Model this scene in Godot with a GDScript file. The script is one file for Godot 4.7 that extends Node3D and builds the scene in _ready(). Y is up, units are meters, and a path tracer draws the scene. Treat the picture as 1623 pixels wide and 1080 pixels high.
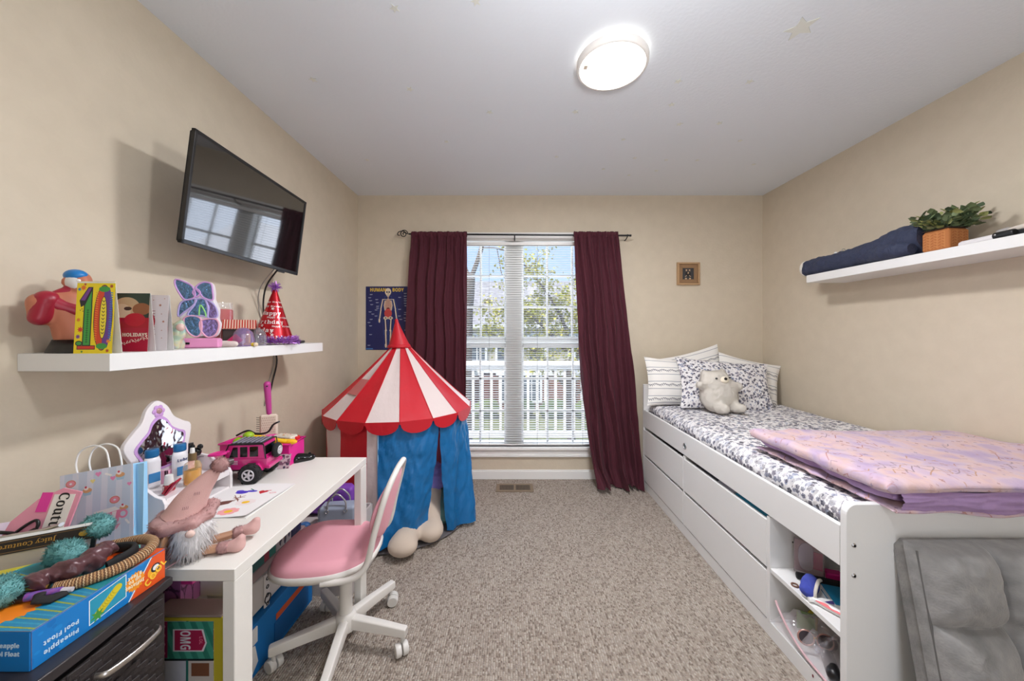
extends Node3D
# A child's bedroom: window wall ahead, desk and tent on the left, storage bed on the right.
# World: x right, y up, the window wall lies towards -z. W(x, y, d) is a point d metres ahead of the eye.

class MB:
	var v = PackedVector3Array()
	var n = PackedVector3Array()
	var t = PackedVector2Array()
	func tri(a, b, c, na, nb, nc, ua = Vector2.ZERO, ub = Vector2.ZERO, uc = Vector2.ZERO):
		if (c - a).cross(b - a).dot(na + nb + nc) < 0.0:
			v.append_array([a, c, b]); n.append_array([na, nc, nb]); t.append_array([ua, uc, ub])
		else:
			v.append_array([a, b, c]); n.append_array([na, nb, nc]); t.append_array([ua, ub, uc])
	func quad(a, b, c, d, nn = null):
		if nn == null:
			nn = (b - a).cross(d - a).normalized()
		tri(a, b, c, nn, nn, nn, Vector2(0, 1), Vector2(1, 1), Vector2(1, 0))
		tri(a, c, d, nn, nn, nn, Vector2(0, 1), Vector2(1, 0), Vector2(0, 0))
	func quadn(a, b, c, d, na, nb, nc, nd, ua, ub, uc, ud):
		tri(a, b, c, na, nb, nc, ua, ub, uc)
		tri(a, c, d, na, nc, nd, ua, uc, ud)
	func box(lo, hi, bev = 0.0):
		var c = (lo + hi) / 2.0
		var h = (hi - lo) / 2.0
		h = Vector3(absf(h.x), absf(h.y), absf(h.z))
		bev = minf(bev, minf(h.x, minf(h.y, h.z)) * 0.99)
		for ax in 3:
			var a1 = (ax + 1) % 3
			var a2 = (ax + 2) % 3
			for s in [-1.0, 1.0]:
				var nn = Vector3.ZERO
				nn[ax] = s
				var q = []
				for k in [[-1, -1], [1, -1], [1, 1], [-1, 1]]:
					var p = Vector3.ZERO
					p[ax] = s * h[ax]
					p[a1] = k[0] * (h[a1] - bev)
					p[a2] = k[1] * (h[a2] - bev)
					q.append(c + p)
				var u = []
				for p in q:
					var r = (p - c) / (h * 2.0) + Vector3.ONE * 0.5
					if ax == 0:
						u.append(Vector2(1.0 - r.z if s > 0 else r.z, 1.0 - r.y))
					elif ax == 1:
						u.append(Vector2(r.x, r.z))
					else:
						u.append(Vector2(r.x if s > 0 else 1.0 - r.x, 1.0 - r.y))
				quadn(q[0], q[1], q[2], q[3], nn, nn, nn, nn, u[0], u[1], u[2], u[3])
		if bev <= 0.0:
			return
		for ax in 3:
			var a1 = (ax + 1) % 3
			var a2 = (ax + 2) % 3
			for s1 in [-1.0, 1.0]:
				for s2 in [-1.0, 1.0]:
					var n1 = Vector3.ZERO
					n1[a1] = s1
					var n2 = Vector3.ZERO
					n2[a2] = s2
					var p = []
					for s in [-1.0, 1.0]:
						var b = Vector3.ZERO
						b[ax] = s * (h[ax] - bev)
						b[a1] = s1 * h[a1]
						b[a2] = s2 * (h[a2] - bev)
						p.append(c + b)
						b[a1] = s1 * (h[a1] - bev)
						b[a2] = s2 * h[a2]
						p.append(c + b)
					var z = Vector2.ZERO
					quadn(p[0], p[2], p[3], p[1], n1, n1, n2, n2, z, z, z, z)
		for sx in [-1.0, 1.0]:
			for sy in [-1.0, 1.0]:
				for sz in [-1.0, 1.0]:
					var i = h - Vector3.ONE * bev
					tri(c + Vector3(sx * h.x, sy * i.y, sz * i.z), c + Vector3(sx * i.x, sy * h.y, sz * i.z), c + Vector3(sx * i.x, sy * i.y, sz * h.z), Vector3(sx, 0, 0), Vector3(0, sy, 0), Vector3(0, 0, sz))
	func rings(rs, closed_ends = true, loop = false): # rs: list of rings, each a list of points; smooth skin
		var m = rs.size()
		var k = rs[0].size()
		var nn = []
		var cen = []
		for i in m:
			var s = Vector3.ZERO
			for p in rs[i]:
				s += p
			cen.append(s / k)
		for i in m:
			var row = []
			for j in k:
				var du = rs[i][(j + 1) % k] - rs[i][(j + k - 1) % k]
				var i0 = (i + m - 1) % m if loop else maxi(i - 1, 0)
				var i1 = (i + 1) % m if loop else mini(i + 1, m - 1)
				var dv = rs[i1][j] - rs[i0][j]
				var q = du.cross(dv)
				var out = rs[i][j] - cen[i]
				if q.length() < 1e-12:
					q = out
				row.append(q.normalized())
			nn.append(row)
		# orient outwards as a whole
		var score = 0.0
		for i in m:
			for j in k:
				score += nn[i][j].dot(rs[i][j] - cen[i])
		if score < 0.0:
			for i in m:
				for j in k:
					nn[i][j] = -nn[i][j]
		for i in (m if loop else m - 1):
			var i1 = (i + 1) % m
			for j in k:
				var j1 = (j + 1) % k
				quadn(rs[i][j], rs[i][j1], rs[i1][j1], rs[i1][j], nn[i][j], nn[i][j1], nn[i1][j1], nn[i1][j], Vector2(float(j) / k, 1.0 - float(i) / m), Vector2(float(j + 1) / k, 1.0 - float(i) / m), Vector2(float(j + 1) / k, 1.0 - float(i + 1) / m), Vector2(float(j) / k, 1.0 - float(i + 1) / m))
		if closed_ends and not loop:
			for e in [0, m - 1]:
				var o = (cen[0] - cen[1]) if e == 0 else (cen[m - 1] - cen[m - 2])
				if o.length() < 1e-9:
					o = Vector3.UP
				o = o.normalized()
				for j in k:
					tri(cen[e], rs[e][j], rs[e][(j + 1) % k], o, o, o)
	func ring(c, ax, r, k, squash = 1.0, ref = Vector3.UP):
		ax = ax.normalized()
		if absf(ax.dot(ref)) > 0.95:
			ref = Vector3.RIGHT
		var x = ref.cross(ax).normalized()
		var y = ax.cross(x)
		var out = []
		for j in k:
			var a = TAU * j / k
			out.append(c + x * cos(a) * r + y * sin(a) * r * squash)
		return out
	func cyl(a, b, ra, rb = -1.0, k = 16, bev = 0.0):
		if rb < 0.0:
			rb = ra
		var ax = (b - a).normalized()
		if bev > 0.0:
			rings([ring(a, ax, ra - bev, k), ring(a + ax * bev, ax, ra, k), ring(b - ax * bev, ax, rb, k), ring(b, ax, rb - bev, k)])
		else:
			rings([ring(a, ax, ra, k), ring(b, ax, rb, k)])
	func tube(pts, r, k = 8, loop = false, squash = 1.0):
		var rs = []
		var m = pts.size()
		var ref = Vector3.UP
		for i in m:
			var d = pts[(i + 1) % m] - pts[(i + m - 1) % m] if loop else pts[mini(i + 1, m - 1)] - pts[maxi(i - 1, 0)]
			d = d.normalized()
			if i == 0 and absf(d.y) > 0.9:
				ref = Vector3.RIGHT
			# carry the reference along
			ref = (ref - d * ref.dot(d)).normalized()
			var x = ref.cross(d).normalized()
			var rr = r[i] if r is Array else r
			var row = []
			for j in k:
				var a = TAU * j / k
				row.append(pts[i] + x * cos(a) * rr + ref * sin(a) * rr * squash)
			rs.append(row)
		rings(rs, true, loop)
	func lathe(prof, k = 24, c = Vector3.ZERO, sx = 1.0, sz = 1.0): # prof: [r, y] from below upwards
		var rs = []
		for p in prof:
			var row = []
			for j in k:
				var a = TAU * j / k
				row.append(c + Vector3(cos(a) * p[0] * sx, p[1], sin(a) * p[0] * sz))
			rs.append(row)
		rings(rs)
	func ell(c, r, k = 16, m = 10, basis = Basis()):
		var rs = []
		for i in m + 1:
			var f = PI * i / m
			var row = []
			for j in k:
				var a = TAU * j / k
				var s = maxf(sin(f), 0.001)
				row.append(c + basis * Vector3(cos(a) * s * r.x, -cos(f) * r.y, sin(a) * s * r.z))
			rs.append(row)
		rings(rs, false)
	func prism(poly, depth, xf = Transform3D(), bev = 0.0): # polygon in xy, z from 0 to depth
		var P = PackedVector2Array(poly)
		if Geometry2D.is_polygon_clockwise(P):
			P.reverse()
		var lo = P[0]
		var hi = P[0]
		for p in P:
			lo = Vector2(minf(lo.x, p.x), minf(lo.y, p.y))
			hi = Vector2(maxf(hi.x, p.x), maxf(hi.y, p.y))
		var sz = hi - lo
		var inner = P
		if bev > 0.0:
			var k = P.size()
			inner = PackedVector2Array()
			for i in k:
				var a = (P[i] - P[(i + k - 1) % k]).normalized()
				var b = (P[(i + 1) % k] - P[i]).normalized()
				var m = (Vector2(-a.y, a.x) + Vector2(-b.y, b.x)).normalized()
				inner.append(P[i] + m * bev)
		var idx = Geometry2D.triangulate_polygon(inner)
		for s in 2:
			var z = 0.0 if s == 0 else depth
			var nn = xf.basis * Vector3(0, 0, -1 if s == 0 else 1)
			for i in range(0, idx.size(), 3):
				var q = []
				var u = []
				for j in 3:
					var p = inner[idx[i + j]]
					q.append(xf * Vector3(p.x, p.y, z))
					u.append(Vector2((p.x - lo.x) / sz.x, 1.0 - (p.y - lo.y) / sz.y))
				tri(q[0], q[1], q[2], nn, nn, nn, u[0], u[1], u[2])
		var k = P.size()
		for i in k:
			var j = (i + 1) % k
			var e = (P[j] - P[i]).normalized()
			var nn = xf.basis * Vector3(e.y, -e.x, 0)
			var z = Vector2.ZERO
			var a = P[i]
			var b = P[j]
			quadn(xf * Vector3(a.x, a.y, bev), xf * Vector3(b.x, b.y, bev), xf * Vector3(b.x, b.y, depth - bev), xf * Vector3(a.x, a.y, depth - bev), nn, nn, nn, nn, z, z, z, z)
			if bev > 0.0:
				var ai = inner[i]
				var bi = inner[j]
				var nf = xf.basis * Vector3(0, 0, 1)
				quadn(xf * Vector3(a.x, a.y, depth - bev), xf * Vector3(b.x, b.y, depth - bev), xf * Vector3(bi.x, bi.y, depth), xf * Vector3(ai.x, ai.y, depth), nn, nn, nf, nf, z, z, z, z)
				quadn(xf * Vector3(a.x, a.y, bev), xf * Vector3(b.x, b.y, bev), xf * Vector3(bi.x, bi.y, 0), xf * Vector3(ai.x, ai.y, 0), nn, nn, -nf, -nf, z, z, z, z)
	func grid(nu, nv, f, facing = Vector3.ZERO): # f(u, v) -> point; one smooth sheet
		var p = []
		for i in nu + 1:
			var row = []
			for j in nv + 1:
				row.append(f.call(float(i) / nu, float(j) / nv))
			p.append(row)
		var nn = []
		var flip = 1.0
		for i in nu + 1:
			var row = []
			for j in nv + 1:
				var du = p[mini(i + 1, nu)][j] - p[maxi(i - 1, 0)][j]
				var dv = p[i][mini(j + 1, nv)] - p[i][maxi(j - 1, 0)]
				var q = du.cross(dv)
				row.append(q.normalized() if q.length() > 1e-12 else Vector3.UP)
			nn.append(row)
		if facing != Vector3.ZERO and nn[nu / 2][nv / 2].dot(facing) < 0.0:
			flip = -1.0
		for i in nu:
			for j in nv:
				quadn(p[i][j], p[i + 1][j], p[i + 1][j + 1], p[i][j + 1], nn[i][j] * flip, nn[i + 1][j] * flip, nn[i + 1][j + 1] * flip, nn[i][j + 1] * flip, Vector2(float(i) / nu, 1.0 - float(j) / nv), Vector2(float(i + 1) / nu, 1.0 - float(j) / nv), Vector2(float(i + 1) / nu, 1.0 - float(j + 1) / nv), Vector2(float(i) / nu, 1.0 - float(j + 1) / nv))
	static func field(p, caps, k):
		var d = 1e9
		for c in caps:
			var e
			if c.size() == 2: # ellipsoid: centre, radii
				var r = c[1]
				var q = (p - c[0]) / r
				var l = q.length()
				e = l * (l - 1.0) / maxf((q / r).length(), 1e-6)
			else:
				var ab = c[1] - c[0]
				var h = clampf((p - c[0]).dot(ab) / maxf(ab.length_squared(), 1e-9), 0.0, 1.0)
				e = (p - c[0] - ab * h).length() - lerpf(c[2], c[3], h)
			var m = maxf(k - absf(d - e), 0.0) / k
			d = minf(d, e) - m * m * k * 0.25
		return d
	func blob(caps, k, cell, rough = 0.0, rseed = 1): # smooth union, meshed as surface nets
		var lo = Vector3.ONE * 1e9
		var hi = -lo
		for c in caps:
			if c.size() == 2:
				lo = lo.min(c[0] - c[1]); hi = hi.max(c[0] + c[1])
			else:
				lo = lo.min(c[0] - Vector3.ONE * c[2]).min(c[1] - Vector3.ONE * c[3])
				hi = hi.max(c[0] + Vector3.ONE * c[2]).max(c[1] + Vector3.ONE * c[3])
		lo -= Vector3.ONE * cell * 2.5
		hi += Vector3.ONE * cell * 2.5
		var nx = int((hi.x - lo.x) / cell) + 1
		var ny = int((hi.y - lo.y) / cell) + 1
		var nz = int((hi.z - lo.z) / cell) + 1
		var rng = FastNoiseLite.new()
		rng.seed = rseed
		rng.frequency = 0.25 / cell
		var F = PackedFloat32Array()
		F.resize(nx * ny * nz)
		for x in nx:
			for y in ny:
				for z in nz:
					var p = lo + Vector3(x, y, z) * cell
					var d = field(p, caps, k)
					if rough > 0.0:
						d += rng.get_noise_3dv(p) * rough
					F[(x * ny + y) * nz + z] = d
		var id = {}
		var P = []
		for x in nx - 1:
			for y in ny - 1:
				for z in nz - 1:
					var s = Vector3.ZERO
					var cnt = 0
					var f = []
					var base = (x * ny + y) * nz + z
					for q in 8:
						f.append(F[base + (ny * nz if q & 1 else 0) + (nz if q & 2 else 0) + (1 if q & 4 else 0)])
					var neg = 0
					for q in f:
						if q < 0.0: neg += 1
					if neg == 0 or neg == 8:
						continue
					for q in 8:
						for bit in [1, 2, 4]:
							if q & bit: continue
							var r = q | bit
							if (f[q] < 0.0) != (f[r] < 0.0):
								var h = f[q] / (f[q] - f[r])
								var a = Vector3(1 if q & 1 else 0, 1 if q & 2 else 0, 1 if q & 4 else 0)
								var b = Vector3(1 if r & 1 else 0, 1 if r & 2 else 0, 1 if r & 4 else 0)
								s += a.lerp(b, h)
								cnt += 1
					id[base] = P.size()
					P.append(lo + (Vector3(x, y, z) + s / cnt) * cell)
		var N = []
		for p in P:
			var e = cell * 0.6
			var g = Vector3(field(p + Vector3(e, 0, 0), caps, k) - field(p - Vector3(e, 0, 0), caps, k), field(p + Vector3(0, e, 0), caps, k) - field(p - Vector3(0, e, 0), caps, k), field(p + Vector3(0, 0, e), caps, k) - field(p - Vector3(0, 0, e), caps, k))
			if rough > 0.0:
				g += rough * Vector3(rng.get_noise_3dv(p + Vector3(e, 0, 0)) - rng.get_noise_3dv(p - Vector3(e, 0, 0)), rng.get_noise_3dv(p + Vector3(0, e, 0)) - rng.get_noise_3dv(p - Vector3(0, e, 0)), rng.get_noise_3dv(p + Vector3(0, 0, e)) - rng.get_noise_3dv(p - Vector3(0, 0, e)))
			N.append(g.normalized())
		var st = [ny * nz, nz, 1]
		for x in range(1, nx - 1):
			for y in range(1, ny - 1):
				for z in range(1, nz - 1):
					var base = (x * ny + y) * nz + z
					for ax in 3:
						if (F[base] < 0.0) == (F[base + st[ax]] < 0.0): continue
						var u = st[(ax + 1) % 3]
						var w = st[(ax + 2) % 3]
						if id.has(base) and id.has(base - u) and id.has(base - u - w) and id.has(base - w):
							var a = id[base]
							var b = id[base - u]
							var c = id[base - u - w]
							var d = id[base - w]
							var zz = Vector2.ZERO
							quadn(P[a], P[b], P[c], P[d], N[a], N[b], N[c], N[d], zz, zz, zz, zz)
	func fuzz(cnt, ln, wd, sd, droop = 0.0): # hair standing on the surface
		var g = RandomNumberGenerator.new()
		g.seed = sd
		var m = v.size()
		for i in cnt:
			var k = g.randi() % m
			var d = (n[k] + Vector3(g.randfn(), g.randfn(), g.randfn()) * 0.35 + Vector3(0, -droop, 0)).normalized()
			var w = d.cross(Vector3(g.randfn(), g.randfn(), g.randfn())).normalized() * wd
			var p = v[k] - n[k] * ln * 0.1
			var e = p + d * ln * g.randf_range(0.6, 1.2) + Vector3(0, -droop * ln * 0.3, 0)
			var nn = (n[k] * 2.0 + d).normalized()
			tri(p - w, p + w, e, nn, nn, nn)
		return self
	func move(xf):
		var nb = xf.basis.inverse().transposed()
		for i in v.size():
			v[i] = xf * v[i]
			n[i] = (nb * n[i]).normalized()
		return self
	func mesh():
		var a = []
		a.resize(Mesh.ARRAY_MAX)
		a[Mesh.ARRAY_VERTEX] = v
		a[Mesh.ARRAY_NORMAL] = n
		a[Mesh.ARRAY_TEX_UV] = t
		var m = ArrayMesh.new()
		m.add_surface_from_arrays(Mesh.PRIMITIVE_TRIANGLES, a)
		return m

class Pic: # a small paint box for printed surfaces
	var im
	var w
	var h
	func _init(ww, hh, col):
		w = ww
		h = hh
		im = Image.create(w, h, false, Image.FORMAT_RGB8)
		im.fill(col)
	func rect(x, y, ww, hh, c):
		im.fill_rect(Rect2i(int(x), int(y), maxi(int(ww), 1), maxi(int(hh), 1)), c)
	func oval(x, y, rx, ry, c, wrap = false):
		for j in range(-int(ry), int(ry) + 1):
			var s = sqrt(maxf(0.0, 1.0 - float(j * j) / (ry * ry + 0.01))) * rx
			var yy = int(y) + j
			if wrap:
				yy = posmod(yy, h)
				for k in [-w, 0, w]:
					im.fill_rect(Rect2i(int(x - s) + k, yy, maxi(int(2 * s), 1), 1), c)
			else:
				im.fill_rect(Rect2i(int(x - s), yy, maxi(int(2 * s), 1), 1), c)
	func line(x0, y0, x1, y1, th, c, wrap = false):
		var L = Vector2(x1 - x0, y1 - y0).length()
		var m = maxi(int(L), 1)
		for i in m + 1:
			var f = float(i) / m
			var x = int(lerpf(x0, x1, f) - th / 2.0)
			var y = int(lerpf(y0, y1, f) - th / 2.0)
			if wrap:
				x = posmod(x, w)
				y = posmod(y, h)
			im.fill_rect(Rect2i(x, y, maxi(int(th), 1), maxi(int(th), 1)), c)
	func poly(pts, c):
		var lo = 1e9
		var hi = -1e9
		for p in pts:
			lo = minf(lo, p[1]); hi = maxf(hi, p[1])
		for y in range(int(lo), int(hi) + 1):
			var xs = []
			for i in pts.size():
				var a = pts[i]
				var b = pts[(i + 1) % pts.size()]
				if (a[1] <= y) != (b[1] <= y):
					xs.append(a[0] + (y - a[1]) * (b[0] - a[0]) / float(b[1] - a[1]))
			xs.sort()
			for i in range(0, xs.size() - 1, 2):
				im.fill_rect(Rect2i(int(xs[i]), y, maxi(int(xs[i + 1] - xs[i]) + 1, 1), 1), c)
	func star(x, y, r, c, k = 5, inner = 0.45, turn = 0.0):
		var p = []
		for i in k * 2:
			var a = PI * i / k - PI / 2 + turn
			var q = r if i % 2 == 0 else r * inner
			p.append([x + cos(a) * q, y + sin(a) * q])
		poly(p, c)
	func heart(x, y, r, c):
		oval(x - r * 0.5, y - r * 0.3, r * 0.55, r * 0.55, c)
		oval(x + r * 0.5, y - r * 0.3, r * 0.55, r * 0.55, c)
		poly([[x - r, y - r * 0.1], [x + r, y - r * 0.1], [x, y + r]], c)
	func speck(cnt, sd, cols, r0, r1, wrap = true):
		var g = RandomNumberGenerator.new()
		g.seed = sd
		for i in cnt:
			var r = g.randf_range(r0, r1)
			oval(g.randf() * w, g.randf() * h, r, r * g.randf_range(0.6, 1.4), cols[g.randi() % cols.size()], wrap)
	func tex():
		return ImageTexture.create_from_image(im)

var M = {}
var names = {}
var rng = RandomNumberGenerator.new()
const XL = -1.39
const XR = 2.237
const D = 3.164
const H = 2.54

func C(r, g, b, a = 1.0):
	return Color(r / 255.0, g / 255.0, b / 255.0, a)

func W(x, y, d):
	return Vector3(x, y, -d)

func mat(col, rough = 0.6, metal = 0.0, o = {}):
	var m = StandardMaterial3D.new()
	m.albedo_color = col
	m.roughness = rough
	m.metallic = metal
	if o.has("tex"):
		m.albedo_texture = o.tex
	if o.has("bump"):
		m.heightmap_enabled = true
		m.heightmap_texture = o.bump
		m.heightmap_scale = o.get("depth", 0.1)
	if o.has("tri"):
		m.uv1_triplanar = true
		m.uv1_world_triplanar = o.get("world", false)
		var s = o.tri
		m.uv1_scale = s if s is Vector3 else Vector3.ONE * s
	elif o.has("uv"):
		m.uv1_scale = o.uv
	if o.has("spec"):
		m.metallic_specular = o.spec
	if o.has("sheen"):
		m.rim_enabled = true
		m.rim = o.sheen
		m.rim_tint = 0.6
	if o.has("coat"):
		m.clearcoat_enabled = true
		m.clearcoat = o.coat
		m.clearcoat_roughness = o.get("coat_rough", 0.05)
	if o.has("glow"):
		m.emission_enabled = true
		m.emission = o.get("glow_color", Color.WHITE)
		m.emission_energy_multiplier = o.glow
	if o.has("back"):
		m.backlight_enabled = true
		m.backlight = o.back
	if o.has("sss"):
		m.subsurf_scatter_enabled = true
		m.subsurf_scatter_strength = o.sss
	if col.a < 1.0:
		m.transparency = BaseMaterial3D.TRANSPARENCY_ALPHA
	return m

func noise_tex(freq, sz = 256, octaves = 4, sd = 1, ramp = null):
	var nz = FastNoiseLite.new()
	nz.seed = sd
	nz.frequency = freq
	nz.fractal_octaves = octaves
	var im = nz.get_seamless_image(sz, sz)
	if ramp:
		var out = Image.create(sz, sz, false, Image.FORMAT_RGB8)
		for y in sz:
			for x in sz:
				out.set_pixel(x, y, ramp.sample(im.get_pixel(x, y).r))
		im = out
	return ImageTexture.create_from_image(im)

func ramp(a):
	var g = Gradient.new()
	var off = PackedFloat32Array()
	var cols = PackedColorArray()
	for e in a:
		off.append(e[0]); cols.append(e[1])
	g.offsets = off
	g.colors = cols
	return g

func numbered(called):
	var k = names.get(called, 0)
	names[called] = k + 1
	return called if k == 0 else "%s_%03d" % [called, k]

func tag(o, label, category, group = "", kind = ""):
	if label: o.set_meta("label", label)
	if category: o.set_meta("category", category)
	if group: o.set_meta("group", group)
	if kind: o.set_meta("kind", kind)
	return o

func thing(called, label, category, at = Vector3.ZERO, turn = 0.0, group = ""):
	var o = Node3D.new()
	o.name = numbered(called)
	add_child(o)
	o.position = at
	o.rotation.y = deg_to_rad(turn)
	return tag(o, label, category, group)

func part(parent, called, b, m, xf = null, label = ""):
	var o = MeshInstance3D.new()
	o.name = called
	o.mesh = b.mesh() if b is MB else b
	o.material_override = m
	if xf != null:
		o.transform = xf
	parent.add_child(o, true)
	if label: o.set_meta("label", label)
	return o

func solo(called, b, m, label, category, at = Vector3.ZERO, turn = 0.0, group = ""): # a thing that is one mesh
	var o = part(self, numbered(called), b, m)
	o.position = at
	o.rotation.y = deg_to_rad(turn)
	return tag(o, label, category, group)

func struct(called, b, m):
	return tag(part(self, called, b, m), "", "", "", "structure")

func bx(lo, hi, bev = 0.0):
	var b = MB.new()
	b.box(lo, hi, bev)
	return b

func cy(a, bb, r, r2 = -1.0, k = 16, bev = 0.0):
	var b = MB.new()
	b.cyl(a, bb, r, r2, k, bev)
	return b

func tb(pts, r, k = 8, loop = false, squash = 1.0):
	var b = MB.new()
	b.tube(pts, r, k, loop, squash)
	return b

func lt(prof, k = 24, c = Vector3.ZERO, sx = 1.0, sz = 1.0):
	var b = MB.new()
	b.lathe(prof, k, c, sx, sz)
	return b

func el(c, r, k = 16, m = 10, basis = Basis()):
	var b = MB.new()
	b.ell(c, r, k, m, basis)
	return b

func pr(poly, depth, xf = Transform3D(), bev = 0.0):
	var b = MB.new()
	b.prism(poly, depth, xf, bev)
	return b

func bl(caps, k, cell, rough = 0.0, sd = 1):
	var b = MB.new()
	b.blob(caps, k, cell, rough, sd)
	return b

func plate(w, h, th = 0.001): # upright sheet, base at y 0, facing +z, picture on it
	return bx(Vector3(-w / 2, 0, -th), Vector3(w / 2, h, 0))

func lettering(parent, called, s, size, xf, m, depth = 0.0006, face = "Droid Sans", bold = true):
	var tm = TextMesh.new()
	var f = SystemFont.new()
	f.font_names = PackedStringArray([face])
	f.font_weight = 700 if bold else 400
	tm.font = f
	tm.text = s
	tm.font_size = 48
	tm.pixel_size = size / 36.0
	tm.depth = depth
	tm.curve_step = 4.0
	return part(parent, called, tm, m, xf)

func spline(pts, k = 6, loop = false):
	var out = []
	var m = pts.size()
	for i in (m if loop else m - 1):
		var p0 = pts[(i + m - 1) % m] if loop else pts[maxi(i - 1, 0)]
		var p1 = pts[i]
		var p2 = pts[(i + 1) % m]
		var p3 = pts[(i + 2) % m] if loop else pts[mini(i + 2, m - 1)]
		for j in k:
			var f = float(j) / k
			out.append(p1.cubic_interpolate(p2, p0, p3, f))
	if not loop:
		out.append(pts[m - 1])
	return out

func spline2(pts, k = 5): # closed outline of [x, y] pairs
	var a = []
	for p in pts:
		a.append(Vector3(p[0], p[1], 0))
	var out = []
	for p in spline(a, k, true):
		out.append(Vector2(p.x, p.y))
	return out

func cushion(w, h, th, sd = 1, wr = 0.006, nn = 22, pinch = 0.5): # pillow lying in xy, centred, thick along z
	var nz = FastNoiseLite.new()
	nz.seed = sd
	nz.frequency = 5.0
	var b = MB.new()
	for s in [-1.0, 1.0]:
		b.grid(nn, nn, func(u, v):
			var x = u * 2 - 1
			var y = v * 2 - 1
			var e = pow(maxf(0.0, (1 - x * x) * (1 - y * y)), pinch)
			var q = 1.0 - 0.09 * (1 - y * y) * absf(x) * absf(x)
			var q2 = 1.0 - 0.09 * (1 - x * x) * absf(y) * absf(y)
			var px = x * w / 2 * q
			var py = y * h / 2 * q2
			return Vector3(px, py, s * (th / 2 * e + e * wr * nz.get_noise_3d(px, py, s * 3.0) * 3.0)), Vector3(0, 0, s))
	return b

func camera_and_light():
	var cam = Camera3D.new()
	cam.name = "camera"
	cam.projection = Camera3D.PROJECTION_FRUSTUM
	cam.near = 0.05
	cam.far = 200.0
	cam.size = 0.05 * 1080.0 / 560.0
	cam.frustum_offset = Vector2(-1.5, -12.0) / 560.0 * 0.05
	cam.position = Vector3(0, 1.308, 0)
	add_child(cam)
	cam.current = true
	var env = Environment.new()
	env.background_mode = Environment.BG_SKY
	var sky = Sky.new()
	var sm = ProceduralSkyMaterial.new()
	sm.sky_top_color = C(96, 150, 226)
	sm.sky_horizon_color = C(196, 216, 244)
	sm.sky_curve = 0.22
	sm.ground_bottom_color = C(110, 112, 100)
	sm.ground_horizon_color = C(190, 195, 190)
	sm.sky_energy_multiplier = 1.15
	var cover = noise_tex(0.012, 512, 5, 9, ramp([[0.0, Color.BLACK], [0.45, Color.BLACK], [0.75, C(200, 200, 205)], [1.0, Color.WHITE]]))
	sm.sky_cover = cover
	sm.sky_cover_modulate = Color(1, 1, 1, 0.5)
	sky.sky_material = sm
	env.sky = sky
	env.tonemap_mode = Environment.TONE_MAPPER_LINEAR
	env.tonemap_exposure = 1.1
	env.sdfgi_enabled = true
	env.ssao_enabled = true
	env.ssil_enabled = true
	var we = WorldEnvironment.new()
	we.name = "world_environment"
	we.environment = env
	add_child(we)
	# hazy sun high behind the house: it lights the houses across the way, not the room
	var sun = DirectionalLight3D.new()
	sun.name = "sun"
	sun.light_energy = 2.3
	sun.light_color = C(255, 246, 230)
	sun.light_angular_distance = 6.0
	sun.shadow_enabled = true
	sun.rotation_degrees = Vector3(-66, -35, 0)
	sun.sky_mode = DirectionalLight3D.SKY_MODE_LIGHT_ONLY
	add_child(sun)
	# daylight at the window: soft, cool, as large as the opening, falling in through panes and blind
	var day = AreaLight3D.new()
	day.name = "window_daylight"
	day.area_size = Vector2(1.58, 1.85)
	day.light_energy = 3.2
	day.light_color = C(232, 241, 255)
	day.area_range = 12.0
	day.shadow_enabled = true
	day.position = W(0.01, 1.215, D + 0.24)
	day.rotation_degrees = Vector3(0, 180, 0)
	add_child(day)
	# unseen cool light behind the eye, placed to light the left shelf end
	var hall = AreaLight3D.new()
	hall.name = "unseen_doorway_light"
	hall.area_size = Vector2(0.84, 2.0)
	hall.light_energy = 1.7
	hall.light_color = C(236, 243, 255)
	hall.area_range = 12.0
	hall.shadow_enabled = true
	hall.position = Vector3(0.62, 1.02, 1.06)
	add_child(hall)
	# unseen light just above the frame, placed to throw the second, inner television shadow
	var fl = OmniLight3D.new()
	fl.name = "unseen_front_light"
	fl.light_energy = 0.55
	fl.light_color = C(248, 250, 255)
	fl.light_size = 0.07
	fl.omni_range = 12.0
	fl.omni_attenuation = 2.0
	fl.shadow_enabled = true
	fl.position = W(0.32, 2.02, 0.70)
	add_child(fl)

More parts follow.
